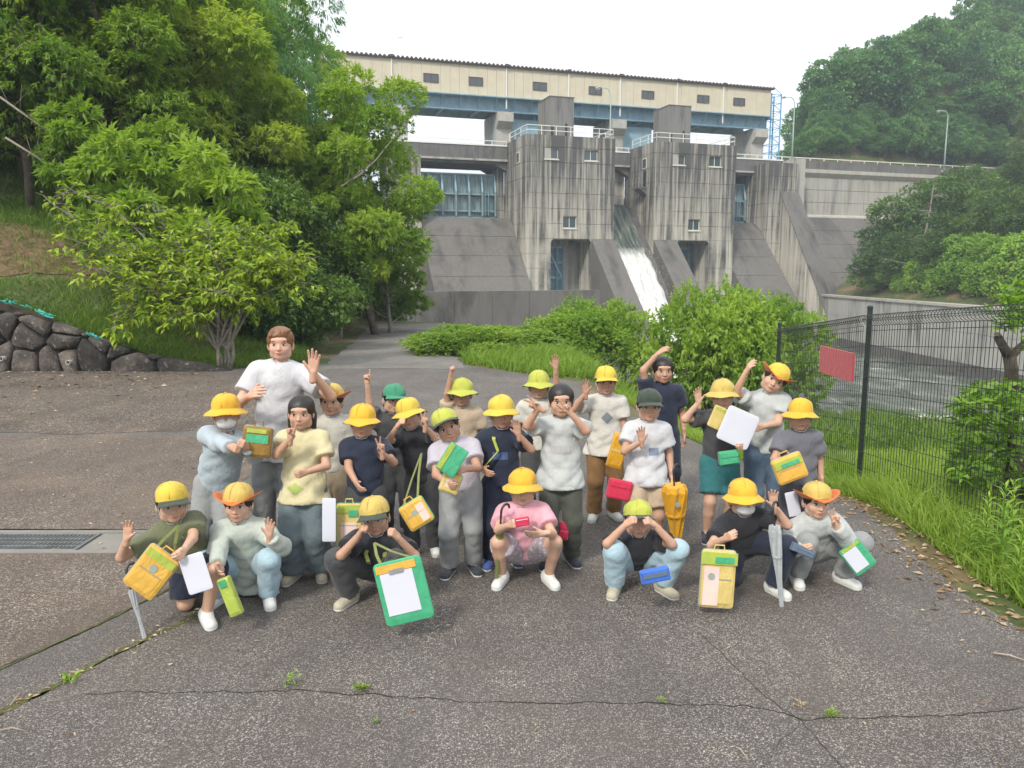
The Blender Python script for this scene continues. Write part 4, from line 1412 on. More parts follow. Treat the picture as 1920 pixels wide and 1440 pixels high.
K = {}
K['chestA'] = tree_proto(1, 2.7, 7.4, 1.3, 0.16, M['leaf_chestnut'], M['bark'], 22, 6400, 7, 0.17, 0.050, droop=0.55)
K['chestB'] = tree_proto(2, 2.4, 7.0, 1.0, 0.14, M['leaf_chestnut'], M['bark'], 20, 5600, 7, 0.16, 0.048, droop=0.6, shape='cone2')
K['chestC'] = tree_proto(3, 1.9, 5.2, 1.4, 0.11, M['leaf_chestnut'], M['bark_pale'], 13, 3400, 7, 0.16, 0.055, droop=0.45)
K['willow'] = tree_proto(4, 2.7, 7.6, 2.6, 0.17, M['leaf_willow'], M['bark'], 20, 5600, 6, 0.24, 0.030, droop=1.25, fan=0.6, flat=0.95)
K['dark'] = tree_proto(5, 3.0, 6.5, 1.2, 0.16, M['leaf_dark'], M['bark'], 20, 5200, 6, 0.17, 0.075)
K['maple'] = tree_proto(6, 2.1, 6.6, 2.0, 0.12, M['leaf_maple'], M['bark'], 17, 5000, 7, 0.15, 0.055, droop=0.5, stems=2)
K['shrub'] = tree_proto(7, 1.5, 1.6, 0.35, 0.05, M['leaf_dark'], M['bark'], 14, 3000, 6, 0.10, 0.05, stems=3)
K['sap'] = tree_proto(8, 0.95, 2.5, 0.9, 0.045, M['leaf_maple'], M['bark'], 9, 620, 7, 0.20, 0.068, droop=0.35, flat=0.5)
K['hillA'] = tree_proto(11, 3.9, 7.0, 2.4, 0.2, M['leaf_hill'], M['bark'], 20, 2300, 4, 0.42, 0.26, limb=False, flat=0.55, droop=.3)
K['hillB'] = tree_proto(12, 3.4, 8.2, 2.0, 0.2, M['leaf_hill'], M['bark'], 18, 2300, 4, 0.40, 0.24, limb=False, flat=0.5, droop=.3)
K['hillC'] = tree_proto(13, 4.4, 6.0, 2.2, 0.2, M['leaf_hill'], M['bark_pale'], 22, 2600, 4, 0.40, 0.24, limb=True, flat=0.45, droop=.3)
K['midA'] = tree_proto(14, 4.2, 6.4, 0.6, 0.2, M['leaf_dark'], M['bark'], 26, 6400, 4, 0.27, 0.14, flat=0.42, droop=.3)
K['midB'] = tree_proto(15, 4.0, 7.2, 0.4, 0.2, M['leaf_feather'], M['bark'], 26, 6400, 4, 0.26, 0.13, flat=0.40, droop=.3)
K['vine'] = tree_proto(16, 3.4, 5.2, 0.1, 0.15, M['leaf_vine'], M['bark'], 24, 6500, 4, 0.22, 0.17, flat=0.75, droop=.5)
K['pine'] = tree_proto(17, 3.2, 10.0, 1.2, 0.2, M['leaf_pine'], M['bark'], 26, 6500, 6, 0.48, 0.06, shape='cone', flat=0.35, droop=-0.05, fan=0.9)
K['bush'] = tree_proto(18, 1.7, 1.5, 0.15, 0.05, M['leaf_maple'], M['bark'], 14, 3400, 5, 0.11, 0.055, stems=3, flat=.8)

def px_x(px, Y):
    return at(px, 720, Y).x
# the wood at the left: px, distance, kind, size, what it looks like
LEFT = [
 (702, 27.5, 'maple', 1.02, 'loose fresh-green tree in front of the left end of the hoist house'),
 (735, 29.0, 'chestC', 0.80, 'low bushy tree with long leaves beside the left concrete pier'),
 (640, 26.0, 'chestC', 0.72, 'small tree below the fork of bare branches left of the pier'),
 (520, 31.0, 'willow', 1.05, 'tall blue-green tree with narrow hanging leaves standing against the sky'),
 (415, 33.0, 'willow', 1.10, 'blue-green tree with hanging leaves next in from the tallest one'),
 (585, 28.0, 'chestB', 0.80, 'yellow-tipped tree in front of the tree with hanging leaves'),
 (470, 25.0, 'chestC', 1.05, 'slender tree of toothed leaves left of the yellow-tipped one'),
 (330, 24.5, 'chestA', 1.02, 'broad bright-green tree filling the middle of the wood'),
 (215, 22.0, 'chestB', 1.02, 'bright tree with a pale leaning stem above the grass bank'),
 (90, 22.5, 'chestA', 1.04, 'large light-green tree high above the bare soil patch'),
 (-40, 20.5, 'chestB', 1.06, 'tree cut by the left edge of the photo above the boulder wall'),
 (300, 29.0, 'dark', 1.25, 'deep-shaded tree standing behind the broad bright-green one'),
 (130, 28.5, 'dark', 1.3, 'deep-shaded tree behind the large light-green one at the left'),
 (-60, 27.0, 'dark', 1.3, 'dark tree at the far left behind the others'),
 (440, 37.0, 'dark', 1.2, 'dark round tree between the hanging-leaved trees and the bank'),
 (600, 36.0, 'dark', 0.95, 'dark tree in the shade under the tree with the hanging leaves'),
 (200, 35.0, 'chestA', 1.5, 'light tree top showing over the wood at the upper left'),
 (330, 38.0, 'chestB', 1.6, 'pale tree top behind the broad bright-green tree'),
 (30, 34.0, 'chestA', 1.5, 'light tree top in the upper left corner of the photo'),
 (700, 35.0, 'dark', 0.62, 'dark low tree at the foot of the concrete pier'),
 (520, 42.0, 'chestA', 1.3, 'tree mostly hidden behind the tall hanging-leaved tree'),
]
rr_ = random.Random(4)
for (px, Y, k, s, lab) in LEFT:
    plant_tree('broadleaf_tree', lab, K[k], px_x(px, Y), Y, s, rr_.uniform(0, 6.28))
for (px, Y, s, lab) in ((415, 19.0, 1.25, 'young sapling of large toothed leaves rising above the cherry tree'), (255, 18.2, 1.0, 'sapling with bright leaves at the foot of the wood left of the tallest sapling'),
                        (335, 20.5, 0.95, 'thin sapling in the shade behind the cherry tree'), (180, 19.5, 0.9, 'short sapling near the bare soil patch')):
    plant_tree('sapling', lab, K['sap'], px_x(px, Y), Y, s, rr_.uniform(0, 6))
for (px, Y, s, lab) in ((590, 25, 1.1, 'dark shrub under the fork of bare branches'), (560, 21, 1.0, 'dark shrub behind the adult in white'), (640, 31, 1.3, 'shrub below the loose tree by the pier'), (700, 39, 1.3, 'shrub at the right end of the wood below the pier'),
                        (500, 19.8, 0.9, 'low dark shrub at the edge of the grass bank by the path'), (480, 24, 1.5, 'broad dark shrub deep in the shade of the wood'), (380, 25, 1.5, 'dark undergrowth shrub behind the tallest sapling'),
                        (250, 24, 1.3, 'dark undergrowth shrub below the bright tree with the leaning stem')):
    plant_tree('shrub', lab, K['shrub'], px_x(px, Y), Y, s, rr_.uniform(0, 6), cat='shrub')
# bushes on the river bank behind the children
for (px, Y, s, lab) in ((880, 20, 1.0, 'round bush behind the raised arm in the middle'), (975, 21, 1.15, 'bush with pale top left of the highest bush behind the group'), (1075, 22, 1.0, 'bush behind the boy with both hands at his face'),
                        (1125, 23, 1.25, 'highest bush left of the falling water'), (1330, 21, 1.35, 'broad dark bush right of the falling water'), (1420, 22, 1.4, 'bush behind the child bowing in a hat with orange lining'), (1490, 24, 1.1, 'bush at the right end of the row by the river'),
                        (1010, 25, 1.1, 'bush showing between two nearer ones left of the falling water')):
    x = px_x(px, Y)
    ztop = at(px, {1125: 575, 1330: 556, 1420: 572, 1490: 585, 1075: 590}.get(px, 615), Y).z
    zb = tz(x, Y) - .05
    plant_tree('bush', lab, K['bush'], x, Y, s * .85, rr_.uniform(0, 6), cat='bush', z=zb, sz=min(1.45 * s, (ztop - zb) / 1.85))

# trees on the river wall and up the right bank
MID = [
 (1660, 92, 'midA', 1.0, 'dark flat-topped tree in front of the right dam wall'), (1735, 90, 'midA', 1.35, 'dark spreading tree behind the dead tree on the right bank'),
 (1700, 86, 'midA', 0.8, 'small dark tree on the river wall near its left end'), (1780, 96, 'midA', 1.15, 'dark tree below the right lamp post'),
 (1850, 80, 'midB', .9, 'feathery green tree right of the dead tree'), (1930, 74, 'midB', .88, 'feathery green tree cut by the right edge of the photo'),
 (1800, 76, 'vine', .9, 'vine-covered tree glowing yellow-green right of the dead tree'), (1870, 71, 'vine', .85, 'vine-covered thicket above the fence at the right'),
 (1960, 66, 'vine', 1.0, 'vine-covered thicket beyond the right edge'), (1745, 81, 'vine', 0.75, 'low vine-covered bush on top of the river wall'),
 (1648, 91, 'midA', 0.55, 'low bush where the river wall meets the dark sloping concrete'), (1900, 97, 'midB', .85, 'tall green tree at the right end of the dam wall'),
 (1850, 108, 'midB', .6, 'green tree hiding the right end of the dam parapet'), (1980, 100, 'midA', .9, 'dark tree beyond the right edge'), (1800, 104, 'midB', 0.55, 'green tree just under the parapet at the right'),
 (1835, 73, 'vine', .7, 'low leafy thicket on the river wall below the feathery tree'), (1700, 84, 'vine', .5, 'small bright bush on the river wall below the small dark tree'), (1772, 80, 'midB', .85, 'green tree just right of the dead trunk'),
 (1905, 68, 'vine', .8, 'low vine thicket over the river wall near the right edge'),
]
for (px, Y, k, s, lab) in MID:
    x = px_x(px, Y)
    plant_tree('bank_tree', lab, K[k], x, Y, s, rr_.uniform(0, 6), z=max(tz(x, Y), -1.2) - 0.3 if k != 'vine' else tz(x, Y) - .6)
plant_tree('pine_tree', 'pale grey-green pine rising over the right end of the dam wall', K['pine'], px_x(1868, 116), 112, 1.25, 1.0, z=13)
plant_tree('pine_tree', 'pale pine standing behind the other pine at the right edge', K['pine'], px_x(1925, 118), 118, 1.35, 2.0, z=14)
# dead tree
p0 = Vector((px_x(1712, 82.5), 82.5, -1.0))
t = thing('dead_tree', 'bare grey dead tree with a tangle of broken branches in front of the dark trees', 'tree', p0); t.scale = (1.2, 1.2, 1.2)
mb = MB(); r = random.Random(9)
pts = [(0, 0, 0), (.1, 0, 2.5), (.0, 0, 5), (.3, 0, 7.5), (.5, 0, 10)]
mb.tube(pts, [.16, .13, .1, .07, .02], 6); tr_ = mb.build('trunk', M['bark_pale'], t, True)
for i in range(26):
    z = r.uniform(1.5, 9.5); a = r.uniform(0, 6.28); L = r.uniform(1.0, 3.2) * (1.1 - z / 14)
    mb = MB(); p = Vector((.05 * z, 0, z)); d = Vector((math.cos(a), math.sin(a), r.uniform(-.2, .3)))
    q = p + d * L * .5 + Vector((0, 0, r.uniform(-.3, .2))); e = q + d * L * .5 + Vector((r.uniform(-.5, .5), 0, r.uniform(-.7, .3)))
    mb.tube([p, q, e], [.055, .035, .012], 4)
    for w in range(4):
        s_ = q.lerp(e, r.random()); mb.tube([s_, s_ + Vector((r.uniform(-.7, .7), r.uniform(-.4, .4), r.uniform(-.5, .5)))], [.022, .008], 3)
    mb.build('branch', M['bark_pale'], t, True)

# wooded hill beyond the right end of the dam
cnt = 0
hr = random.Random(21)
HG = 'trees covering the hill beyond the dam'
row = 0
for Y in np.arange(116, 246, 6.0):
    X = 50.0 + (row % 2) * 3
    row += 1
    while X < 205:
        x, y = X + hr.uniform(-1.6, 1.6), Y + hr.uniform(-1.8, 1.8)
        X += 6.1 if Y > 150 else 4.6
        s, off = dam_so(x, y)
        px = 960 + FPX * x / y
        if off > -5.5 or px > 2040 or px < 1440: continue
        z = tz(x, y)
        if z < 12.5: continue
        if math.degrees(math.atan2(z + 3 - 2, y)) > 22: continue
        if cnt >= 285: break
        cnt += 1
        k = hr.choice(('hillA', 'hillB', 'hillC'))
        plant_tree('hill_tree', 'green leafy tree among those covering the hill beyond the dam', K[k], x, y, hr.uniform(.78, 1.18) if off < -12 else hr.uniform(.5, .7), hr.uniform(0, 6.28), z=z - .4, group=HG, sz=hr.uniform(.6, 1.25) * (1 if off < -12 else .6))
for s_ in np.arange(58, 104, 2.3):
    for o_ in (-7.0, -9.2, -11.6, -14.2):
        p_ = dam_pt(s_ + hr.uniform(-.8, .8), o_ + hr.uniform(-.6, .6))
        if 960 + FPX * p_.x / p_.y > 1980: continue
        plant_tree('hill_bush', 'dense green bush among those on the slope just behind the right dam wall', K['hillC'], p_.x, p_.y, hr.uniform(.30, .46), hr.uniform(0, 6), group='bushes on the slope behind the dam wall', cat='bush')
# the cherry shrub in front, with bare twigs among its leaves
def cherry():
    X0, Y0 = px_x(425, 15.9), 15.9
    z0 = tz(X0, Y0)
    t = thing('cherry_tree', 'low spreading cherry tree with yellow-green leaves and bare grey twigs over the grass bank', 'tree', (X0, Y0, z0))
    r = random.Random(31)
    br = MB()
    tips = []
    base = Vector((0, 0, -0.1))
    forks = []
    for k in range(4):
        e = Vector((-0.12 + .1 * k, r.uniform(-.1, .2), 0.5 + r.uniform(-.1, .15)))
        br.tube([base + Vector((.05 * k - .1, 0, 0)), e * .5 + Vector((.03 * k, 0, 0)), e], [.042, .036, .03], 6)
        forks.append(e)
    # photo-measured ends of the main boughs, in the plane of the shrub
    ends = [(95, 380, -.3), (110, 440, -.5), (150, 500, -.8), (180, 420, .2), (230, 540, -.9), (250, 480, -.4), (280, 380, .6), (300, 560, -.7), (330, 450, .1), (360, 520, -.6), (390, 410, .5), (400, 480, -.2),
            (430, 545, -.8), (450, 430, .4), (480, 500, -.4), (500, 450, .3), (520, 490, -.5), (540, 430, .5), (560, 470, .2), (210, 590, -1.0), (330, 590, -.9), (470, 560, -.7), (600, 480, .3), (120, 350, .2), (560, 530, -.2)]
    for i, (px, py, dy) in enumerate(ends):
        e = at(px, py, 15.9 + dy) - Vector((X0, Y0, z0))
        f = forks[i % 4]
        m1 = f.lerp(e, .35) + Vector((0, 0, .42 + .2 * r.random()))
        m2 = f.lerp(e, .72) + Vector((r.uniform(-.1, .1), r.uniform(-.1, .1), .32 * r.random() + .1))
        br.tube([f, m1, m2, e], [.032, .022, .013, .005], 5, cap=False)
        for q in range(22):
            a = .15 + .85 * r.random()
            s_ = (m1.lerp(m2, a * 2) if a < .5 else m2.lerp(e, a * 2 - 1))
            d = Vector((r.uniform(-1, 1), r.uniform(-.8, .8), r.uniform(-.6, .7))).normalized() * r.uniform(.22, .62)
            k1 = s_ + d * .5 + Vector((0, 0, .05)); k2 = s_ + d
            br.tube([s_, k1, k2], [.008, .006, .003], 4, cap=False)
            tips.append((k2, d.normalized(), px))
            if r.random() < .5:
                k3 = k1 + Vector((r.uniform(-1, 1), r.uniform(-1, 1), r.uniform(-.6, .5))).normalized() * .25
                br.tube([k1, k3], [.005, .002], 3, cap=False); tips.append((k3, (k3 - k1).normalized(), px))
    br.build('branches', M['bark_pale'], t, True)
    rg = np.random.default_rng(3)
    P, D = [], []
    for p, d, px in tips:
        if px < 200 and r.random() < .45: continue
        if r.random() < .06: continue
        n = r.choice((5, 6, 7, 8))
        for q in range(n):
            off_ = Vector((r.gauss(0, 1), r.gauss(0, 1), r.gauss(0, .35))).normalized()
            P.append(tuple(p - d * r.random() * .16)); D.append(tuple(off_ + d * .8 + Vector((0, 0, -.35))))
            if r.random() < .8:
                P.append(tuple(p - d * r.random() * .3 + Vector((r.uniform(-.12, .12), r.uniform(-.12, .12), r.uniform(-.1, .1))))); D.append(tuple(off_ + Vector((0, 0, -.3))))
    P, D = np.array(P), np.array(D)
    L = 0.125 + 0.065 * rg.random(len(P))
    V, F_ = leaf_geo(P, D, unit(np.array([0, 0, 1.]) + .35 * rg.normal(size=P.shape)), L, L * .40)
    link_mesh('crown', V, F_, M['leaf_cherry'], t, tone=np.repeat(rg.random(len(P)) * .9, 4))
    # a few turned leaves
    sel = rg.choice(len(P), 26, replace=False)
    V, F_ = leaf_geo(P[sel] + .02, D[sel], np.tile([0, 0, 1.], (26, 1)), .13, .065)
    tag(link_mesh('turned_leaves', V, F_, M['leaf_rust'], t, tone=np.repeat(rg.random(26), 4)), kind='stuff')
    st = thing('tree_stake', 'short grey wooden stake beside the cherry tree stems', 'stake', (px_x(411, 15.8), 15.8, tz(px_x(411, 15.8), 15.8)))
    mb = MB(); mb.tube([(0, 0, -.1), (0.02, 0, .72)], [.035, .032], 8); o = mb.build('post', M['wood_dead'], st, True)
cherry()
# bare forked branches in front of the wood
for (pts, lab) in ((((640, 350), (672, 330), (705, 300), (735, 262)), 'bare grey branch forking below the loose tree'), (((0, 182), (60, 225), (130, 275)), 'bare branch crossing the leaves at the far left'),
                   (((10, 258), (70, 295), (118, 335)), 'second bare branch below the one crossing at the far left'), (((0, 120), (40, 85), (75, 72)), 'thick dark branch stub at the upper left')):
    Y = 19.0 if pts[0][0] < 200 else 23.5
    W = [at(a, b, Y + i * .15) for i, (a, b) in enumerate(pts)]
    mb = MB(W[0])
    mb.tube(W, [.035, .028, .02, .012][:len(W)] if len(W) > 3 else [.03, .025, .015], 5)
    for q in range(7):
        i = random.randrange(len(W) - 1); s_ = W[i].lerp(W[i + 1], random.random())
        mb.tube([s_, s_ + Vector((random.uniform(-.3, .5), random.uniform(-.2, .2), random.uniform(.1, .6)))], [.012, .004], 4)
    o = mb.build('bare_branch', M['bark_pale'] if Y > 20 or pts[0][1] > 150 else M['bark'], smooth=True)
    o.location = W[0]
    tag(o, lab, 'branch')
# leaning stems seen inside the wood
for i, (px, Y, h, rad, lab) in enumerate(((140, 21, 5.5, .09, 'pale rough stem leaning in the wood above the cherry tree twigs'), (85, 20.5, 3.2, .12, 'dark straight trunk in the shade at the left'), (262, 22, 3.5, .06, 'thin dark stem in the shade right of the pale leaning one'),
                                      (291, 23, 4.5, .05, 'thin trunk in the deep shade of the wood'))):
    x = px_x(px, Y); mb = MB()
    mb.tube([(0, 0, -.3), (.05, 0, h * .3), (-.05, 0, h * .65), (-.15, 0, h)], [rad, rad * .9, rad * .8, rad * .6], 7)
    for q in range(3): mb.tube([(0, 0, h * (.5 + .15 * q)), (random.choice((-1, 1)) * .6, .1, h * (.6 + .15 * q))], [rad * .3, .01], 4)
    t_ = thing('slender_tree', lab, 'tree', (x, Y, tz(x, Y))); o = mb.build('trunk', M['bark_pale'] if i == 0 else M['bark'], t_, True); c_ = share('crown', K['sap'][0], t_, (-.15, 0, h - 1.6), (0, 0, i), (1.1, 1.1, .8))

# ---------------------------------------------------------------- grass, weeds and litter
def grass(name, n, region, mat, h, w, seed, lean=.35, tone=(0.1, .9), kind='stuff', clump=0.0):
    r = np.random.default_rng(seed)
    P = region(r, n)
    z = terrain(P[:, 0], P[:, 1])
    P = np.stack([P[:, 0], P[:, 1], z], 1)
    n = len(P)
    D = unit(np.stack([r.normal(size=n) * lean, r.normal(size=n) * lean, np.ones(n)], 1))
    hh = h * (0.4 + 0.9 * r.random(n))
    pat = 0.5 + 0.5 * nz(P[:, 0], P[:, 1], 2.3, 4)
    hh *= (0.55 + 0.7 * pat)
    S = unit(np.stack([r.normal(size=n), r.normal(size=n), np.zeros(n)], 1)) * w / 2
    bend = np.stack([r.normal(size=n), r.normal(size=n), np.zeros(n)], 1) * (hh * .28)[:, None]
    a, b_ = P - S, P + S
    mid = P + D * (hh * .6)[:, None] + bend * .4
    tip = P + D * hh[:, None] + bend * 1.5
    V = np.stack([a, b_, mid + S * .7, mid - S * .7, tip], 1).reshape(-1, 3)
    k = np.arange(n) * 5
    F_ = np.concatenate([np.stack([k, k + 1, k + 2], 1), np.stack([k, k + 2, k + 3], 1), np.stack([k + 3, k + 2, k + 4], 1)])
    tn = tone[0] + (tone[1] - tone[0]) * (0.5 * pat + 0.5 * r.random(n))
    o = link_mesh(name, V, F_, mat, tone=np.repeat(tn, 5))
    if kind: o['kind'] = kind
    return o

def reg_bank(r, n):
    x = r.uniform(-13, -4.6, n); y = 15.75 + 6.5 * r.random(n) ** 1.5
    d = np.interp(y, [15.6, 18, 40], [-6.1, -5.0, -9.0]) - x
    keep = (d > -.15)
    bare = (np.hypot((x + 11.8) / 2.3, (y - 17.8) / 1.1) < 1) & (r.random(n) < .68)
    bare |= (0.5 + 0.5 * nz(x, y, 1.2, 8) < 0.28) & (r.random(n) < .7)
    return np.stack([x, y], 1)[keep & ~bare]
grass('bank_grass', 60000, reg_bank, M['grass'], .16, .014, 1, .5)
grass('bank_weeds', 9000, reg_bank, M['grass_lime'], .24, .022, 2, .6)
def reg_bank2(r, n):
    x = r.uniform(-16, -4.2, n); y = r.uniform(20, 30, n)
    d = np.interp(y, [15.6, 18, 40], [-6.1, -5.0, -8.8]) - x
    return np.stack([x, y], 1)[d > 0]
grass('wood_floor_weeds', 9000, reg_bank2, M['grass'], .3, .04, 3, .6, (0, .4))
def reg_right(r, n):
    y = 3.2 + 11 * r.random(n) ** .8
    x0 = np.interp(y, [3.2, 4.1, 4.75, 6.9, 9, 13.5], [3.25, 2.95, 2.9, 3.12, 2.95, 1.6])
    x = x0 + .12 + (r.random(n) ** 1.3) * (9 - x0)
    return np.stack([x, y], 1)
grass('river_bank_grass', 42000, reg_right, M['grass_lime'], .17, .015, 4, .45, (.2, 1))
def reg_fence(r, n):
    y = r.uniform(3.4, 9.5, n)
    x0 = np.interp(y, [3.2, 4.1, 4.75, 6.9, 9.5], [3.25, 2.98, 2.95, 3.15, 2.95])
    return np.stack([x0 + .1 + r.random(n) * .75, y], 1)
grass('fence_foot_grass', 9000, reg_fence, M['grass_lime'], .26, .011, 5, .4, (.25, 1))
def reg_mid(r, n):
    x = r.uniform(-1.2, 4.0, n); y = r.uniform(14.5, 27, n)
    keep = x > np.interp(y, [14, 17, 24, 33], [1.0, -1.0, -2.2, -3])
    return np.stack([x, y], 1)[keep]
grass('verge_grass', 26000, reg_mid, M['grass_lime'], .35, .03, 6, .45, (.0, .8))
def reg_mid2(r, n):
    x = r.uniform(4, 16, n); y = r.uniform(11, 19, n)
    return np.stack([x, y], 1)
grass('slope_grass', 16000, reg_mid2, M['grass'], .35, .035, 8, .45, (.2, 1))

# tall weeds with leafy stems at the foot of the fence
def weed_stalk(seed, h, n, L):
    r = np.random.default_rng(seed)
    k = np.arange(n); t = (k + 1) / n
    a = k * 2.4
    P = np.stack([.03 * h * np.sin(t * 3), .02 * h * t, h * t], 1)
    D = np.stack([np.cos(a), np.sin(a), .55 + .5 * t], 1)
    ll = L * (1.1 - .55 * t)
    V, F_ = leaf_geo(P, D, np.tile([0, 0, 1.], (n, 1)), ll, ll * .2, curl=.3)
    o = link_mesh('leaves', V, F_, M['leaf_vine'], tone=np.repeat(.35 + .5 * t, 4)); me = o.data; bpy.data.objects.remove(o)
    mb = MB(); mb.tube([(0, 0, -.02), (.02 * h, .01 * h, h * .5), (.03 * h * math.sin(3), .02 * h, h)], [.006, .005, .002], 5)
    o = mb.build('stem', M['leaf_vine']); sm = o.data; bpy.data.objects.remove(o)
    return me, sm
WS = [weed_stalk(i, .55, 40, .15) for i in (1, 2)]
for i, (px, py, s, lab) in enumerate(((1870, 1085, 1.15, 'tall leafy weed stalk nearest the camera at the fence foot'), (1846, 1055, .85, 'leafy weed stalk just left of the tallest one'), (1905, 1120, .9, 'leafy weed stalk at the right edge of the photo'),
                                      (1812, 1050, .6, 'short leafy weed at the corner of the asphalt'), (1890, 1050, 1.0, 'leafy weed stalk close behind the tallest one'))):
    p = ground(px, py)
    t = thing('weed', lab, 'weed', (p.x, p.y, tz(p.x, p.y)), i * 1.7); t.scale = (s,) * 3
    share('leaves', WS[i % 2][0], t); share('stem', WS[i % 2][1], t)

def small_weed(px, py, lab, n, L, mat, h=.05, wd=.3, up=.5, seed=0, dry=0):
    p = ground(px, py)
    r = np.random.default_rng(seed)
    P = np.stack([r.normal(size=n) * h * .5, r.normal(size=n) * h * .3, r.random(n) * h], 1)
    D = np.stack([r.normal(size=n), r.normal(size=n), up + r.random(n) * .5], 1)
    ll = L * (.6 + .6 * r.random(n))
    V, F_ = leaf_geo(P, D, np.tile([0, 0, 1.], (n, 1)), ll, ll * wd)
    t = thing('crack_weed', lab, 'weed', (p.x, p.y, .012))
    link_mesh('leaves', V, F_, mat, t, tone=np.repeat(.4 + r.random(n) * .6, 4))
    if dry:
        mb = MB()
        for q in range(dry):
            e = Vector((random.uniform(-.09, .05), random.uniform(-.03, .03), random.uniform(.05, .14))); mb.tube([(-.02, 0, 0), e * .5 + Vector((0, 0, .01)), e], [.0018, .0014, .0008], 3)
        mb.build('dry_stalks', M['wood_dead'], t)
small_weed(545, 1290, 'small green weed with dry stalks growing from the long crack', 26, .028, M['leaf_vine'], .06, .5, .3, 1, 7)
small_weed(679, 1300, 'bright yellow-green tuft growing from the crack', 70, .022, M['grass_lime'], .03, .5, .6, 2)
small_weed(1240, 1322, 'small pale tuft in the crack right of the middle', 24, .025, M['grass_lime'], .02, .2, .5, 3)
small_weed(1558, 1350, 'low grassy tuft in the crack at the lower right', 55, .045, M['grass_lime'], .02, .1, .5, 4)
small_weed(133, 1285, 'young weed in the mossy joint at the lower left', 14, .05, M['leaf_vine'], .04, .3, .5, 5)
small_weed(705, 1360, 'tiny dark weed on the asphalt below the bright tuft', 14, .018, M['leaf_dark'], .01, .5, .2, 6)
small_weed(1500, 1330, 'dry beige tuft beside the crack junction', 26, .03, M['litter'], .015, .2, .5, 7)

# litter: one mass of fallen leaves and bits
def litter(name, n, region, L, seed):
    r = np.random.default_rng(seed)
    P2 = region(r, n)
    n = len(P2)
    P = np.stack([P2[:, 0], P2[:, 1], terrain(P2[:, 0], P2[:, 1]) + .016], 1)
    D = np.stack([r.normal(size=n), r.normal(size=n), .12 * r.random(n)], 1)
    ll = L * (.35 + .9 * r.random(n))
    V, F_ = leaf_geo(P, D, unit(np.array([0, 0, 1.]) + .3 * r.normal(size=(n, 3))), ll, ll * (.22 + .3 * r.random(n)))
    V[:, 2] = np.maximum(V[:, 2], terrain(V[:, 0], V[:, 1]) + .0135)
    o = link_mesh(name, V, F_, M['litter'], tone=np.repeat(r.random(n), 4))
    o['kind'] = 'stuff'
def lr1(r, n):
    y = r.uniform(3.6, 9, n); x0 = np.interp(y, [3.2, 4.1, 4.75, 6.9, 9], [3.25, 2.95, 2.9, 3.12, 2.95])
    return np.stack([x0 + r.normal(size=n) * .16 + .02, y], 1)
litter('fallen_leaves', 900, lr1, .06, 1)
litter('fallen_leaves', 260, lambda r, n: np.stack([r.uniform(-11, -6, n), 15.35 - r.random(n) ** 2 * 2.6], 1), .11, 2)
litter('fallen_leaves', 150, lambda r, n: np.stack([r.uniform(-9, -4, n), r.uniform(10, 15, n)], 1), .09, 3)
litter('fallen_bits', 150, lambda r, n: np.stack([r.uniform(-2.3, 2.6, n), r.uniform(2.2, 4.6, n)], 1), .028, 4)
litter('fallen_bits', 500, lambda r, n: np.stack([r.uniform(-6, -2.6, n), r.uniform(3.3, 9.4, n)], 1), .035, 5)
litter('joint_debris', 320, lambda r, n: (lambda t: np.stack([-2.75 + 1.3 * t + r.normal(size=n) * .035, 2.4 + 2.7 * t + r.normal(size=n) * .03], 1))(r.random(n)), .03, 6)
def twig(px, py, px2, py2, lab, rad=.006):
    a, b_ = ground(px, py) + Vector((0, 0, .02)), ground(px2, py2) + Vector((0, 0, .02))
    mb = MB(a); m1 = a.lerp(b_, .45) + Vector((0, .008, .008))
    mb.tube([a, m1, b_], [rad, rad * .8, rad * .5], 6); mb.tube([m1, m1 + (b_ - a) * .12 + Vector((0, .02, .004))], [rad * .5, rad * .3], 4)
    o = mb.build('twig', M['wood_dead'], smooth=True); o.location = a; tag(o, lab, 'twig')
twig(1862, 1231, 1935, 1250, 'pale dry stick on the asphalt at the right edge')
twig(1378, 1408, 1404, 1434, 'short pale stick on the asphalt at the bottom right of the middle', .004)
twig(0, 1377, 48, 1378, 'dry twig at the bottom left edge', .004)
twig(851, 1204, 856, 1218, 'tiny dry twig in front of the child in pink', .003)
twig(20, 1330, 50, 1295, 'dry stalk lying along the mossy joint at the lower left', .004)
twig(905, 1370, 920, 1376, 'tiny curved twig left of the middle near the bottom', .003)

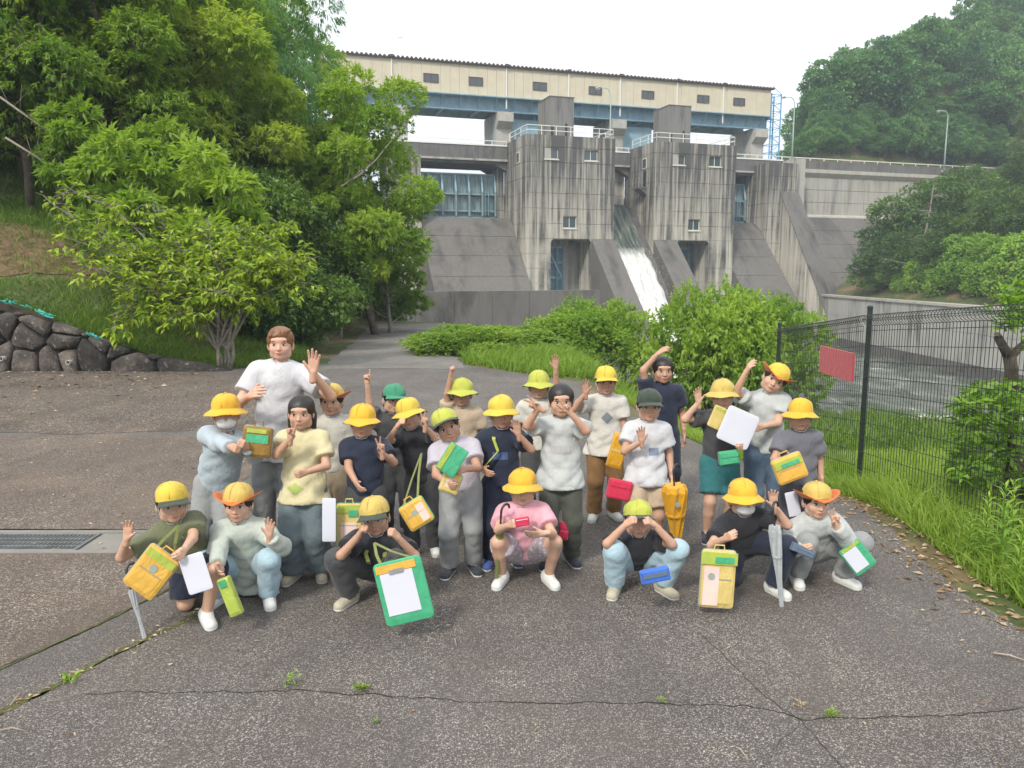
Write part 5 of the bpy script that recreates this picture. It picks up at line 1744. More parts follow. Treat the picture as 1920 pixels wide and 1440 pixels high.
# ---------------------------------------------------------------- fence at the right
M['fence'] = plain('dark_green_fence_coating', (0.018, 0.026, 0.024), 0.45, vary=0.15)
def fence():
    t = thing('mesh_fence', 'dark green wire mesh fence with a curled top along the right side', 'fence', (3.6, 5.8, 0))
    FX = 3.6
    H = 1.80
    # shared meshes
    def cache(f, name):
        mb = MB(); f(mb); o = mb.build(name, M['fence'], smooth=False); me = o.data; bpy.data.objects.remove(o); return me
    wv = cache(lambda m: m.tube([(0, 0, .04), (0, 0, H - .11), (-.035, 0, H - .085), (-.055, 0, H - .045), (-.035, 0, H - .01), (0, 0, H), (.03, 0, H - .02), (.035, 0, H - .05), (0.0, 0, H - .07)], .0030, 4), 'vertical_wire')
    L = 2.54
    wh = cache(lambda m: m.tube([(.004, -L / 2, 0), (.004, L / 2, 0)], .0032, 4), 'horizontal_wire')
    post = cache(lambda m: m.tube([(0, 0, -.15), (0, 0, H + .06)], .0255, 12), 'post')
    capm = cache(lambda m: m.lathe([(.029, 0), (.029, .02), (.02, .032), (.001, .037)], 12), 'post_cap')
    Yp = [2.6, 5.2, 7.8, 10.4]
    zf = lambda y: tz(FX, y) + .0
    for y in Yp:
        p = share('post', post, t, (0, y - 5.8, zf(y)))
        share('post_cap', capm, p, (0, 0, H + .06))
    for a, b_ in zip(Yp[:-1], Yp[1:]):
        za, zb = zf(a), zf(b_)
        pan = bpy.data.objects.new('mesh_panel', None); COL.objects.link(pan); pan.parent = t; pan.location = (0, (a + b_) / 2 - 5.8, (za + zb) / 2)
        sh = math.atan2(zb - za, b_ - a)
        for k in range(51):
            yy = -L / 2 + .02 + k * .05
            share('vertical_wire', wv, pan, (-.035, yy, yy * math.tan(sh)), (0, 0, 0))
        for z in [.09 + .155 * q for q in range(11)] + [H - .11, H - .045, H - .005]:
            xx = -.035 if z < H - .12 else {0: -.04, 1: -.09, 2: -.035}[[H - .11, H - .045, H - .005].index(z)]
            share('horizontal_wire', wh, pan, (xx, 0, z), (sh, 0, 0))
        share('horizontal_wire', wh, pan, (-.005, 0, H - .04), (sh, 0, 0))
        share('horizontal_wire', wh, pan, (-.035, 0, .12), (sh, 0, 0))
    return t
fence()
# red board fixed to the fence
M['red'] = cloth('red_sheet', (0.40, 0.055, 0.07), 0.6)
a, zc = 3.6, None
o = MB((3.53, 8.35, 1.0))
o.box(3.520, 3.545, 7.95, 8.8, .86, 1.16)
ob = o.build('red_board', M['red']); ob.location = (3.53, 8.35, 1.0); tag(ob, 'plain red board hung on the mesh fence just beyond its middle post', 'board')

# pruned tree and shrub behind the fence
def pruned():
    X0, Y0 = 4.25, 6.55
    z0 = tz(X0, Y0)
    t = thing('pruned_tree', 'pruned tree with a cut fork and stubby arms behind the mesh fence', 'tree', (X0, Y0, z0))
    q = lambda px, py, Y=6.55: at(px, py, Y) - Vector((X0, Y0, z0))
    mb = MB()
    mb.tube([q(1888, 1010), q(1893, 930), q(1905, 850), q(1898, 770), q(1897, 700), q(1893, 668)], [.075, .068, .062, .055, .05, .052], 9)
    mb.tube([q(1893, 672), q(1880, 648), q(1870, 630)], [.045, .038, .034], 8); mb.tube([q(1893, 672), q(1908, 655), q(1925, 640), q(1950, 600)], [.04, .032, .03, .02], 8)
    mb.tube([q(1915, 960), q(1925, 860), q(1935, 760)], [.06, .05, .045], 8)
    mb.tube([q(1830, 945), q(1850, 925), q(1885, 895)], [.015, .02, .025], 6); mb.tube([q(1800, 925), q(1806, 880), q(1812, 800)], [.014, .012, .008], 6)
    mb.build('trunk', M['bark'], t, True)
    mb = MB(); e = q(1870, 628); mb.tube([e, e + Vector((0, -.006, .02))], [.034, .02], 8); mb.build('cut_end', M['litter'] if False else M['wood_dead'], t)
    rg = np.random.default_rng(8)
    P, D = [], []
    def blob(px, py, rx, ry, n, dy=.3):
        for i in range(n):
            a = rg.random() * 6.283; rr = math.sqrt(rg.random())
            c = q(px + rx * rr * math.cos(a), py + ry * rr * math.sin(a), 6.5 + rg.normal() * dy)
            for k in range(7):
                P.append(tuple(c + Vector(rg.normal(size=3) * .02))); D.append((rg.normal(), rg.normal(), rg.normal() * .3 + .05))
    blob(1850, 770, 60, 50, 80); blob(1900, 760, 40, 45, 60); blob(1830, 850, 48, 60, 60); blob(1905, 860, 35, 70, 40); blob(1835, 740, 25, 20, 12, .1); blob(1800, 880, 25, 40, 12)
    blob(1912, 560, 34, 34, 26, .15); blob(1890, 595, 30, 20, 12, .12); blob(1945, 600, 40, 60, 20)
    P, D = np.array(P), np.array(D)
    L = .07 + .055 * rg.random(len(P))
    V, F_ = leaf_geo(P, D, unit(np.array([0, 0, 1.]) + .4 * rg.normal(size=P.shape)), L, L * .36)
    link_mesh('crown', V, F_, M['leaf_vine'], t, tone=np.repeat(rg.random(len(P)) * .75, 4))
pruned()
# low wild shrubs along the inside of the fence
K['wild'] = tree_proto(41, .42, .7, .1, .015, M['leaf_vine'], M['bark'], 8, 260, 6, .085, .03, stems=2, flat=.9)
for (x, y, s, lab) in ((4.6, 7.1, .7, 'wild shrub at the foot of the pruned tree'), (4.0, 4.9, .9, 'leafy shrub behind the fence at the right edge')):
    plant_tree('wild_shrub', lab, K['wild'], x, y, s, rr_.uniform(0, 6), cat='shrub')
# bird in the sky
mb = MB(); mb.add([(0, -.25, 0), (.06, 0, .05), (0, .3, 0), (-.06, 0, .05), (.62, .15, .22), (-.6, .2, .16), (.1, .12, .02), (-.1, .12, .02)], [(0, 1, 2, 3), (0, 3, 2), (1, 4, 6), (3, 7, 5), (0, 2, 1)])
o = mb.build('bird', M['dark']); o.location = at(750, 71, 95); tag(o, 'small dark bird flying in the white sky', 'bird')
# ---------------------------------------------------------------- people
class Field:
    """signed distance on a grid; every shape is only worked out near itself"""
    def __init__(self, lo, hi, h):
        self.lo = np.array(lo, float); self.h = h
        self.n = np.maximum(4, np.ceil((np.array(hi) - self.lo) / h).astype(int) + 1)
        self.D = np.full(self.n, 9.0, np.float32)

    def sub(self, lo, hi):
        a = np.maximum(0, np.floor((np.array(lo) - self.lo) / self.h).astype(int))
        b = np.minimum(self.n, np.ceil((np.array(hi) - self.lo) / self.h).astype(int) + 1)
        if np.any(b <= a): return None, None
        ax = [self.lo[i] + self.h * np.arange(a[i], b[i]) for i in range(3)]
        G = np.stack(np.meshgrid(*ax, indexing='ij'), -1)
        return (slice(a[0], b[0]), slice(a[1], b[1]), slice(a[2], b[2])), G

    def put(self, sl, d, k, cut=False):
        o = self.D[sl]
        d = d.astype(np.float32)
        if cut:
            d = -d
            if k > 0:
                hh = np.clip(0.5 - 0.5 * (d - o) / k, 0, 1)
                self.D[sl] = d * (1 - hh) + o * hh + k * hh * (1 - hh) if False else np.maximum(o, d)
            else:
                self.D[sl] = np.maximum(o, d)
            return
        if k > 0:
            hh = np.clip(0.5 + 0.5 * (o - d) / k, 0, 1)
            self.D[sl] = o * (1 - hh) + d * hh - k * hh * (1 - hh)
        else:
            self.D[sl] = np.minimum(o, d)

    def cap(self, a, b, ra, rb=None, k=0.02, frame=None, cut=False, planes=None, noise_=0.0):
        """tapering capsule; frame=(3x3 rows right, fwd, up; scale) squashes its cross-section"""
        a, b = np.array(a, float), np.array(b, float)
        rb = ra if rb is None else rb
        m = max(ra, rb) * (max(frame[1]) if frame else 1) + k + 2 * self.h + noise_ + .01
        sl, G = self.sub(np.minimum(a, b) - m, np.maximum(a, b) + m)
        if sl is None: return
        if frame:
            Rm, s = frame
            s = np.array(s, float)
            Q = (G - a) @ Rm.T / s
            e = (b - a) @ Rm.T / s
            ms = s.min()
        else:
            Q = G - a; e = b - a; ms = 1.0
        L2 = max(1e-9, float(e @ e))
        t = np.clip((Q @ e) / L2, 0, 1)
        d = (np.linalg.norm(Q - t[..., None] * e, axis=-1) - (ra + (rb - ra) * t)) * ms
        if noise_:
            d = d + noise_ * wr(G)
        if planes:
            for p, nn in planes:
                d = np.maximum(d, (G - np.array(p)) @ np.array(nn))
        self.put(sl, d, k, cut)

    def ell(self, c, r, Rm=None, k=0.015, cut=False, planes=None, noise_=0.0):
        c, r = np.array(c, float), np.array(r, float)
        m = r.max() + k + 2 * self.h + noise_
        sl, G = self.sub(c - m, c + m)
        if sl is None: return
        Q = G - c
        if Rm is not None: Q = Q @ Rm.T
        q = np.linalg.norm(Q / r, axis=-1)
        q2 = np.linalg.norm(Q / (r * r), axis=-1)
        d = q * (q - 1.0) / np.maximum(q2, 1e-6)
        if noise_: d = d + noise_ * wr(G)
        if planes:
            for p, nn in planes:
                d = np.maximum(d, (G - np.array(p)) @ np.array(nn))
        self.put(sl, d, k, cut)

    def mesh(self):
        D = self.D; h = self.h
        S = D < 0
        nx, ny, nz_ = self.n
        c = np.zeros((nx - 1, ny - 1, nz_ - 1), np.int8)
        for i in (0, 1):
            for j in (0, 1):
                for k in (0, 1): c += S[i:nx - 1 + i, j:ny - 1 + j, k:nz_ - 1 + k]
        act = (c > 0) & (c < 8)
        idx = np.argwhere(act)
        vid = -np.ones(act.shape, np.int64); vid[act] = np.arange(len(idx))
        acc = np.zeros((len(idx), 3)); cnt = np.zeros(len(idx))
        cs = [(i, j, k) for i in (0, 1) for j in (0, 1) for k in (0, 1)]
        for A_ in cs:
            for ax in range(3):
                if A_[ax]: continue
                B_ = list(A_); B_[ax] = 1
                da = D[idx[:, 0] + A_[0], idx[:, 1] + A_[1], idx[:, 2] + A_[2]]
                db = D[idx[:, 0] + B_[0], idx[:, 1] + B_[1], idx[:, 2] + B_[2]]
                m = (da < 0) != (db < 0)
                t = np.where(m, da / np.where(m, da - db, 1), 0)
                p = np.array(A_, float)[None, :].repeat(len(idx), 0); p[:, ax] += t
                acc[m] += p[m]; cnt[m] += 1
        V = self.lo + (idx + acc / np.maximum(cnt, 1)[:, None]) * h
        Fs = []
        for ax in range(3):
            u, v = [(1, 2), (2, 0), (0, 1)][ax]
            sl0 = [slice(None)] * 3; sl1 = [slice(None)] * 3
            sl0[ax] = slice(0, self.n[ax] - 1); sl1[ax] = slice(1, self.n[ax])
            for q in (u, v):
                sl0[q] = slice(1, self.n[q] - 1); sl1[q] = slice(1, self.n[q] - 1)
            a, b = S[tuple(sl0)], S[tuple(sl1)]
            for flag, cond in ((0, a & ~b), (1, ~a & b)):
                e = np.argwhere(cond)
                if not len(e): continue
                off = np.zeros(3, int); off[u] = 1; off[v] = 1
                e = e + off
                def cell(du, dv):
                    q = e.copy(); q[:, u] += du; q[:, v] += dv
                    return vid[q[:, 0], q[:, 1], q[:, 2]]
                quad = np.stack([cell(-1, -1), cell(0, -1), cell(0, 0), cell(-1, 0)], 1)
                Fs.append(quad if flag == 0 else quad[:, ::-1])
        return V, np.concatenate(Fs)

WRV = np.random.default_rng(77).normal(size=(6, 3)) * np.array([1, 1, .7])
def wr(G):
    """soft creases"""
    o = 0
    for i in range(5):
        o = o + (1 - 2 * np.abs(np.sin(G @ (WRV[i] * (11 + 3.5 * i)) + i * 2 + 1.3 * np.sin(G @ (WRV[(i + 1) % 6] * 9)))) ** .8)
    return o / 3.4

def frame_of(fwd, up):
    up = up.normalized(); f = (fwd - up * fwd.dot(up)).normalized(); r = f.cross(up)
    return r, f, up
def mat_of(r, f, u):
    return np.array([tuple(r), tuple(f), tuple(u)])

def ik(a, t, l1, l2, pole):
    """middle joint of a two-bone limb"""
    d = t - a
    L = min(d.length, (l1 + l2) * 0.995)
    if d.length > 1e-6: t = a + d.normalized() * L
    dn = (t - a).normalized()
    x = (l1 * l1 - l2 * l2 + L * L) / (2 * L)
    h = math.sqrt(max(0, l1 * l1 - x * x))
    p = (pole - dn * pole.dot(dn))
    p = p.normalized() if p.length > 1e-5 else Vector((0, 0, 1))
    return a + dn * x + p * h, t

SKINS = [(0.50, 0.30, 0.21), (0.56, 0.35, 0.25), (0.45, 0.265, 0.185), (0.60, 0.36, 0.27)]
def skin_mat(i):
    m, nt, b = new_mat('skin')
    c = SKINS[i]
    v = coords(nt)
    r = ramp(nt, noise(nt, v, 18, 4), [(0.3, tuple(x * .93 for x in c)), (0.7, (c[0] * 1.07, c[1] * 1.03, c[2] * 1.0))])
    nt.links.new(r.outputs['Color'], b.inputs['Base Color'])
    b.inputs['Roughness'].default_value = 0.52
    b.inputs['Subsurface Weight'].default_value = 0.08
    b.inputs['Subsurface Radius'].default_value = (.01, .004, .002)
    return m
SK = [skin_mat(i) for i in range(4)]
M['lip'] = plain('lips', (0.42, 0.15, 0.12), 0.45)
M['eyew'] = plain('eye_white', (0.62, 0.60, 0.57), 0.3)
M['iris'] = plain('dark_iris', (0.018, 0.012, 0.010), 0.15)
HAIRC = {'black': (0.014, 0.011, 0.010), 'brown': (0.045, 0.026, 0.016), 'ginger': (0.17, 0.075, 0.032)}
def hairm(k):
    m, nt, b = new_mat('hair_' + k)
    c = HAIRC[k]
    v = coords(nt, scale=(60, 60, 6))
    r = ramp(nt, noise(nt, v, 2, 4), [(0.3, tuple(x * .6 for x in c)), (0.7, tuple(x * 1.7 for x in c))])
    nt.links.new(r.outputs['Color'], b.inputs['Base Color'])
    b.inputs['Roughness'].default_value = 0.45
    bump(nt, b, noise(nt, v, 3, 3), .5, .004)
    return m
for k_ in HAIRC: M['hair_' + k_] = hairm(k_)
HATC = {'yellow': (0.64, 0.37, 0.025), 'lemon': (0.57, 0.42, 0.045), 'pale': (0.50, 0.37, 0.09), 'lime': (0.40, 0.42, 0.06), 'green': (0.035, 0.22, 0.12), 'orange': (0.56, 0.13, 0.015), 'dark': (0.03, 0.045, 0.03)}
for k_, c_ in HATC.items(): M['hat_' + k_] = cloth('hat_cloth_' + k_, c_, .8, .05)
CL = {'white': (.50, .50, .52), 'offwhite': (.50, .48, .43), 'cream': (.56, .50, .30), 'palegrey': (.42, .44, .43), 'sage': (.42, .46, .41), 'olive': (.115, .125, .065), 'navy': (.012, .018, .040), 'black': (.014, .015, .020),
      'pink': (.68, .34, .40), 'denim': (.085, .13, .19), 'lightdenim': (.34, .47, .54), 'greyjean': (.11, .145, .16), 'bluegrey': (.36, .42, .46), 'beige': (.42, .33, .23), 'brown': (.19, .10, .035), 'charcoal': (.05, .052, .055),
      'greypants': (.25, .26, .26), 'teal': (.02, .13, .14), 'midgrey': (.12, .12, .14), 'lilac': (.42, .39, .44), 'darkolive': (.06, .065, .05), 'stripe': (.28, .22, .25), 'shoe_white': (.62, .63, .60), 'shoe_beige': (.42, .38, .28), 'shoe_dark': (.03, .035, .05), 'shoe_blue': (.05, .09, .30), 'red': (.50, .02, .06)}
for k_, c_ in CL.items(): M['c_' + k_] = cloth('cloth_' + k_, c_, .85, .07)
M['c_print'] = cloth('patterned_cloth', (.32, .28, .31), .85, pattern=(.55, .45, .50))
M['rubber'] = plain('shoe_sole', (.55, .55, .52), .7)
M['mask'] = cloth('white_mask', (.70, .70, .70), .9)

def hand_geo(wrist, d, nrm, gesture, s, mirror, h=.0042):
    """palm, four fingers and a thumb; d runs to the fingertips, nrm is where the palm faces"""
    d = d.normalized(); nrm = (nrm - d * nrm.dot(d)).normalized(); w = d.cross(nrm) * mirror     # w: to the thumb
    F_ = Field(tuple(Vector(wrist) - Vector((.16,) * 3) * s * 1.35), tuple(Vector(wrist) + Vector((.16,) * 3) * s * 1.35), h)
    W = Vector(wrist)
    cur = {'open': (.08, .05, .08, .12), 'peace': (.02, .02, 1.55, 1.6), 'point': (.02, 1.5, 1.55, 1.6), 'hold': (.85, .9, .95, 1.0), 'fist': (1.5, 1.5, 1.5, 1.5), 'relax': (.28, .36, .42, .5)}[gesture]
    spl = {'open': (.16, .04, -.08, -.24), 'peace': (.24, -.16, -.05, -.1)}.get(gesture, (.04, .0, -.03, -.08))
    ln = (.070, .078, .072, .056)
    offs = (.027, .009, -.009, -.026)
    F_.cap(W - d * .05 * s, W + d * .012 * s, .024 * s, .023 * s, .01)
    for i in range(4):
        b = W + d * (.088 - .004 * abs(i - 1)) * s + w * offs[i] * s
        F_.cap(W + d * .012 * s + w * offs[i] * .55 * s, b, .0145 * s, .0115 * s, .010)
        dd = (d * math.cos(spl[i]) + w * math.sin(spl[i])).normalized()
        p = b; c = cur[i]; nn = nrm
        for j, fr in enumerate((.45, .31, .24)):
            ang = c * (1.0 if j else .75) + .06
            dd2 = (dd * math.cos(ang) + nn * math.sin(ang)).normalized(); nn = (nn * math.cos(ang) - dd * math.sin(ang)).normalized(); dd = dd2
            q = p + dd * ln[i] * fr * s * 1.05
            F_.cap(p, q, (.0098 - .0008 * j) * s, (.0090 - .0010 * j) * s, .003)
            p = q
    tb = W + d * .028 * s + w * .026 * s + nrm * .004 * s
    td = (d * .72 + w * .62 + nrm * .25).normalized() if gesture in ('open', 'relax') else (d * .65 - w * .05 + nrm * .75).normalized()
    F_.cap(W + d * .01 * s + w * .012 * s, tb, .015 * s, .0135 * s, .008)
    t1 = tb + td * .036 * s; F_.cap(tb, t1, .0125 * s, .0105 * s, .004)
    td2 = (td + d * .35).normalized(); F_.cap(t1, t1 + td2 * .026 * s, .0102 * s, .0082 * s, .003)
    return F_.mesh()

def head_geo(C, r, f, u, s, neck, adult=False):
    """skull, face, ears; s = head height"""
    k = s / .205
    Rm = mat_of(r, f, u)
    P = lambda x, y, z: C + (r * x + f * y + u * z) * k
    F_ = Field(tuple(C - Vector((.15,) * 3) * k - Vector((0, 0, .03))), tuple(C + Vector((.15,) * 3) * k), .0052)
    F_.ell(P(0, -.008, .030), np.array((.072, .086, .072)) * k, Rm, .01)
    F_.ell(P(0, .016, -.028), np.array((.059 if not adult else .060, .062, .062)) * k, Rm, .03 * k)
    F_.ell(P(0, .050, -.076), np.array((.024, .019, .017)) * k, Rm, .028 * k)
    for sx in (-1, 1):
        F_.ell(P(sx * .034, .048, -.028), np.array((.024, .022, .022)) * k, Rm, .02 * k)
        F_.ell(P(sx * .073, -.008, -.012), np.array((.010, .020, .030)) * k, Rm, .005 * k)
        F_.ell(P(sx * .046, .010, -.062), np.array((.018, .03, .022)) * k, Rm, .025 * k)
    F_.ell(P(0, .070, .030), np.array((.046, .012, .012)) * k, Rm, .02 * k)
    for sx in (-1, 1):
        F_.ell(P(sx * .030, .084, .002), np.array((.017, .011, .010)) * k, Rm, 0, cut=True)
    F_.cap(P(0, .072, .006), P(0, .088, -.026), .007 * k, .0095 * k, .010 * k)
    for sx in (-1, 1): F_.ell(P(sx * .009, .080, -.029), np.array((.007, .008, .006)) * k, Rm, .004 * k)
    F_.ell(P(0, .072, -.051), np.array((.020, .010, .010)) * k, Rm, .010 * k)
    F_.cap(P(0, -.018, -.05), neck, .036 * k, .038 * k, .02 * k)
    V, Fc = F_.mesh()
    mi = np.zeros(len(Fc), int)
    vs, fs, ms = [V], [Fc], [mi]
    base = [len(V)]
    def blob(c, rad, mat, n=8):
        th = np.linspace(0, 2 * PI, n, endpoint=False); ph = np.linspace(.0, PI, 6)
        vv = np.array([[math.sin(b) * math.cos(a), math.cos(b), math.sin(b) * math.sin(a)] for b in ph for a in th]) * np.array(rad) * k
        vv = np.array(C) + (np.array(c) * k + vv) @ Rm
        ff = np.array([(i * n + j, i * n + (j + 1) % n, (i + 1) * n + (j + 1) % n, (i + 1) * n + j) for i in range(5) for j in range(n)]) + base[0]
        vs.append(vv); fs.append(ff); ms.append(np.full(len(ff), mat)); base[0] += len(vv)
    for sx in (-1, 1):
        blob((sx * .030, .0715, .002), (.0145, .0065, .0072), 2)
        blob((sx * .029, .0755, .002), (.0068, .0045, .0068), 3)
        blob((sx * .030, .0755, .0095), (.0165, .005, .0024), 4)
        blob((sx * .031, .080, .026), (.017, .004, .0028), 4)
    blob((0, .0800, -.0490), (.019, .0048, .0028), 1)
    blob((0, .0795, -.0555), (.014, .0050, .0035), 1)
    return np.concatenate(vs), np.concatenate(fs), np.concatenate(ms)

def shirt_print(P, c, Y, w, h, mat, round_=True):
    """flat print laid on the cloth of a shirt"""
    so, base = P['shirt'], P['base']
    org = at(c[0], c[1], Y) - base
    n = 9
    vs, ok = [], {}
    for j in range(n):
        for i in range(n):
            u, v = (i / (n - 1) - .5) * 2, (j / (n - 1) - .5) * 2
            if round_ and u * u + v * v > 1.08: continue
            hit, loc, nrm, _ = so.ray_cast(org + Vector((u * w / 2, -.5, v * h / 2)), Vector((0, 1, 0)))
            if hit:
                ok[(i, j)] = len(vs); vs.append(loc + nrm * .0022)
    fs = [tuple(ok[q] for q in ((i, j), (i + 1, j), (i + 1, j + 1), (i, j + 1))) for i in range(n - 1) for j in range(n - 1) if all(q in ok for q in ((i, j), (i + 1, j), (i + 1, j + 1), (i, j + 1)))]
    if fs: link_mesh('shirt_print', vs, fs, mat, so, smooth=True)

def nn2(v):
    return tuple(v)

PCOUNT = [0]
def person(label, head, Y, shirt, legs, yaw=0, pitch=-5, roll=0, stance='stand', child=True, hip_px=None, hipY=0.0, hat=None, hair='black', long_hair=False,
           A=None, B=None, sleeve='short', legwear='long', shoes='shoe_white', skin=0, mask=False, H=None, foot_dx=(0, 0), width=1.12, hem=0.0, group=None, shirt_name='shirt', tyaw=None, straps=None):
    """A: arm on the photo's left, B: on the right; each (px, py, dY, gesture[, finger px, py]) or None to hang"""
    PCOUNT[0] += 1
    hc = at(head[0], head[1], Y)
    gz = 0.0
    hh = H or (hc.z / 0.925 if stance == 'stand' and child else (hc.z / 0.93 if stance == 'stand' else 1.22))
    K_ = hh / 1.22
    hs = (.214 if child else .222) * (K_ ** .5 if child else 1)
    yw = R(yaw)
    f = Vector((math.sin(yw), -math.cos(yw), 0))
    ty = R(yaw * .5 if tyaw is None else tyaw)
    tf = Vector((math.sin(ty), -math.cos(ty), 0))
    Z = Vector((0, 0, 1))
    hr_, hf, hu = frame_of(f, Z)
    # head tilt
    hf2 = (hf * math.cos(R(pitch)) - Z * math.sin(R(pitch)))
    hr_, hf, hu = frame_of(hf2, Z if abs(hf2.z) < .9 else hf)
    if roll:
        q = Matrix.Rotation(R(roll), 3, hf); hr_ = q @ hr_; hu = q @ hu
    neck = hc - hu * hs * .36 - hf * .012
    neck_b = hc - hu * hs * .52 - hf * .02 - Z * .03 * K_
    # pelvis
    torso = .385 * hh
    px_h = hip_px if hip_px is not None else head[0]
    if stance == 'stand':
        pel = at(px_h, 720, Y + hipY); pel.z = .52 * hh if hipY == 0 else .50 * hh
    elif stance == 'kneel':
        pel = at(px_h, 720, Y + .10 + hipY); pel.z = max(.27 * K_, hc.z - torso * 1.03)
    else:
        pel = at(px_h, 720, Y + .14 + hipY); pel.z = max(.20 * K_, hc.z - torso * 1.0)
    spine = (neck_b - pel)
    up = spine.normalized()
    tr, tf, tu = frame_of(tf, up)
    T = mat_of(tr, tf, tu)
    chest = pel + spine * .68
    sw = (.108 if child else .155) * K_ * width if child else .168 * width
    kk = K_ if child else 1.22
    S_ = 1.0 * kk
    shA = pel + spine * .90 - tr * -1 * 0 + tr * 1 * 0
    shc = pel + spine * .905
    # person's right side is tr direction; photo left when facing the camera
    sideA = -tr if tr.x > 0 else tr
    shA, shB = shc + sideA * sw, shc - sideA * sw
    hipw = .058 * kk * width
    l_up, l_fo = .155 * hh, .135 * hh
    l_th, l_sh = .245 * hh, .235 * hh
    if not child: l_up, l_fo = .165 * hh, .145 * hh
    hsz = hh * .105 / .175
    arms = []
    for sh, spec, sd in ((shA, A, sideA), (shB, B, -sideA)):
        if spec is None:
            tgt = sh + Vector((sd.x * .06 * kk, 0, -(l_up + l_fo) * .96)) + tf * .04
            hd, ges = Vector((sd.x * .1, 0, -1)), 'relax'
            pole = -tf + sd * .5
            pn = -sd
        else:
            tgt = at(spec[0], spec[1], Y + spec[2]); ges = spec[3]
            pole = Vector((sd.x * .7, .15, -.8))
            hd = None
            pn = Vector((0, -1, 0)) if ges in ('peace', 'open', 'point') else -sd - tf * .2
            if len(spec) > 4: hd = at(spec[4], spec[5], Y + spec[2] - .02) - tgt
            if len(spec) > 6: pole = Vector(spec[6])
        el, wr_ = ik(sh, tgt, l_up, l_fo, pole)
        if hd is None: hd = (wr_ - el).normalized() + (Vector((0, 0, .3)) if ges in ('peace', 'open') else Vector((0, 0, 0)))
        arms.append((sh, el, wr_, hd.normalized(), pn, ges, sd))
    lg = []
    for i, sd in enumerate((sideA, -sideA)):
        hip = pel + sd * hipw - Z * .02
        dx = foot_dx[i] if isinstance(foot_dx, tuple) else 0
        if stance == 'stand':
            ft = Vector((pel.x + sd.x * .085 * kk + dx, pel.y + (.02 if i else -.03) - hipY * .3, .055 * kk)); pole = tf + sd * .1; fd = (tf + sd * .25)
            fl = 0
        elif stance == 'kneel':
            if i == 0:       # this knee on the ground
                ft = Vector((pel.x + sd.x * .10 * kk, pel.y + .20 * kk, .07 * kk)); pole = tf - Z * 1.2 + sd * .25; fd = -Z * .9 + Vector((0, .3, 0)); fl = 1
            else:
                ft = Vector((pel.x + sd.x * .15 * kk + dx, pel.y - .20 * kk, .055 * kk)); pole = tf + Z * 1.0 + sd * .35; fd = tf + sd * .2; fl = 0
        elif stance == 'kneel2':
            ft = Vector((pel.x + sd.x * .10 * kk, pel.y + .16 * kk, .06 * kk)); pole = tf * 1.0 - Z * .6 + sd * .2; fd = Vector((0, .7, -.7)); fl = 1
        else:
            ft = Vector((pel.x + sd.x * .15 * kk + dx, pel.y - .13 * kk, .055 * kk)); pole = tf + Z * .9 + sd * .45; fd = tf + sd * .3; fl = 0
        kn, an = ik(hip, ft, l_th, l_sh, pole)
        if kn.z < .05 * kk: kn.z = .05 * kk
        lg.append((hip, kn, an, fd.normalized(), fl))
    allp = [hc, pel] + [p for a in arms for p in a[:3]] + [p for l in lg for p in l[:3]]
    lo = Vector((min(p.x for p in allp), min(p.y for p in allp), min(p.z for p in allp))) - Vector((.2, .2, .12)); hi = Vector((max(p.x for p in allp), max(p.y for p in allp), max(p.z for p in allp))) + Vector((.2, .2, .12))
    base = Vector((pel.x, pel.y, 0))
    t = thing('person', label, 'person', base, 0, group)
    # ---- body
    Bd = Field(lo, hi, .0135)
    fr = lambda y_: (T, (1, y_, 1))
    def torso_shape(F_, g, k=.03, nz_=0.0, hemp=None):
        pls = [hemp] if hemp else None
        F_.cap(pel + tu * -.01, pel + spine * .35, (.098 * kk * width if child else .128) + g, (.090 * kk * width if child else .122) + g, k, fr(.74), planes=pls, noise_=nz_)
        F_.cap(pel + spine * .35, pel + spine * .80, (.090 * kk * width if child else .122) + g, (.098 * kk * width if child else .135) + g, k, fr(.74), planes=pls, noise_=nz_)
        F_.cap(shA - sideA * .02, shB + sideA * .02, .038 * kk + g, .038 * kk + g, k * 1.3, noise_=nz_ * .5)
        F_.cap(shc - tu * .01, neck_b + tu * .0, .055 * kk + g * .5, .040 * kk + g * .3, k, noise_=0)
    torso_shape(Bd, 0)
    Bd.cap(neck_b - tu * .03, neck, .040 * kk, .036 * kk if child else .05, .02)
    for sh, el, w_, hd, pn, ges, sd in arms:
        Bd.cap(sh, el, .036 * kk, .029 * kk, .02); Bd.cap(el, w_, .029 * kk, .0205 * kk, .012)
    for hip, kn, an, fd, fl in lg:
        Bd.cap(hip, kn, .066 * kk, .046 * kk, .02); Bd.cap(kn, kn.lerp(an, .35), .045 * kk, .043 * kk, .012); Bd.cap(kn.lerp(an, .35), an, .043 * kk, .028 * kk, .012)
        Bd.cap(an, an + fd * .07 * kk - Z * .015, .028 * kk, .022 * kk, .01)
    V, Fc = Bd.mesh()
    Vs, Fs, Ms = [V], [Fc], [np.zeros(len(Fc), int)]
    nb = len(V)
    hv, hf_, hm = head_geo(hc, hr_, hf, hu, hs, neck_b, not child)
    Vs.append(hv); Fs.append(hf_ + nb); Ms.append(hm); nb += len(hv)
    for i, (sh, el, w_, hd, pn, ges, sd) in enumerate(arms):
        right = (sd.dot(tr) > 0)
        v_, f_ = hand_geo(w_, hd, pn, ges, hsz if child else hh * .105 / .18, 1 if right else -1)
        Vs.append(v_); Fs.append(f_ + nb); Ms.append(np.zeros(len(f_), int)); nb += len(v_)
    Vb = np.concatenate(Vs) - np.array(base)
    Fb, Mb = np.concatenate(Fs), np.concatenate(Ms)
    hmname = 'hair_' + hair
    link_mesh('body', Vb, Fb, [SK[skin], M['lip'], M['eyew'], M['iris'], M[hmname]], t, Mb, True)
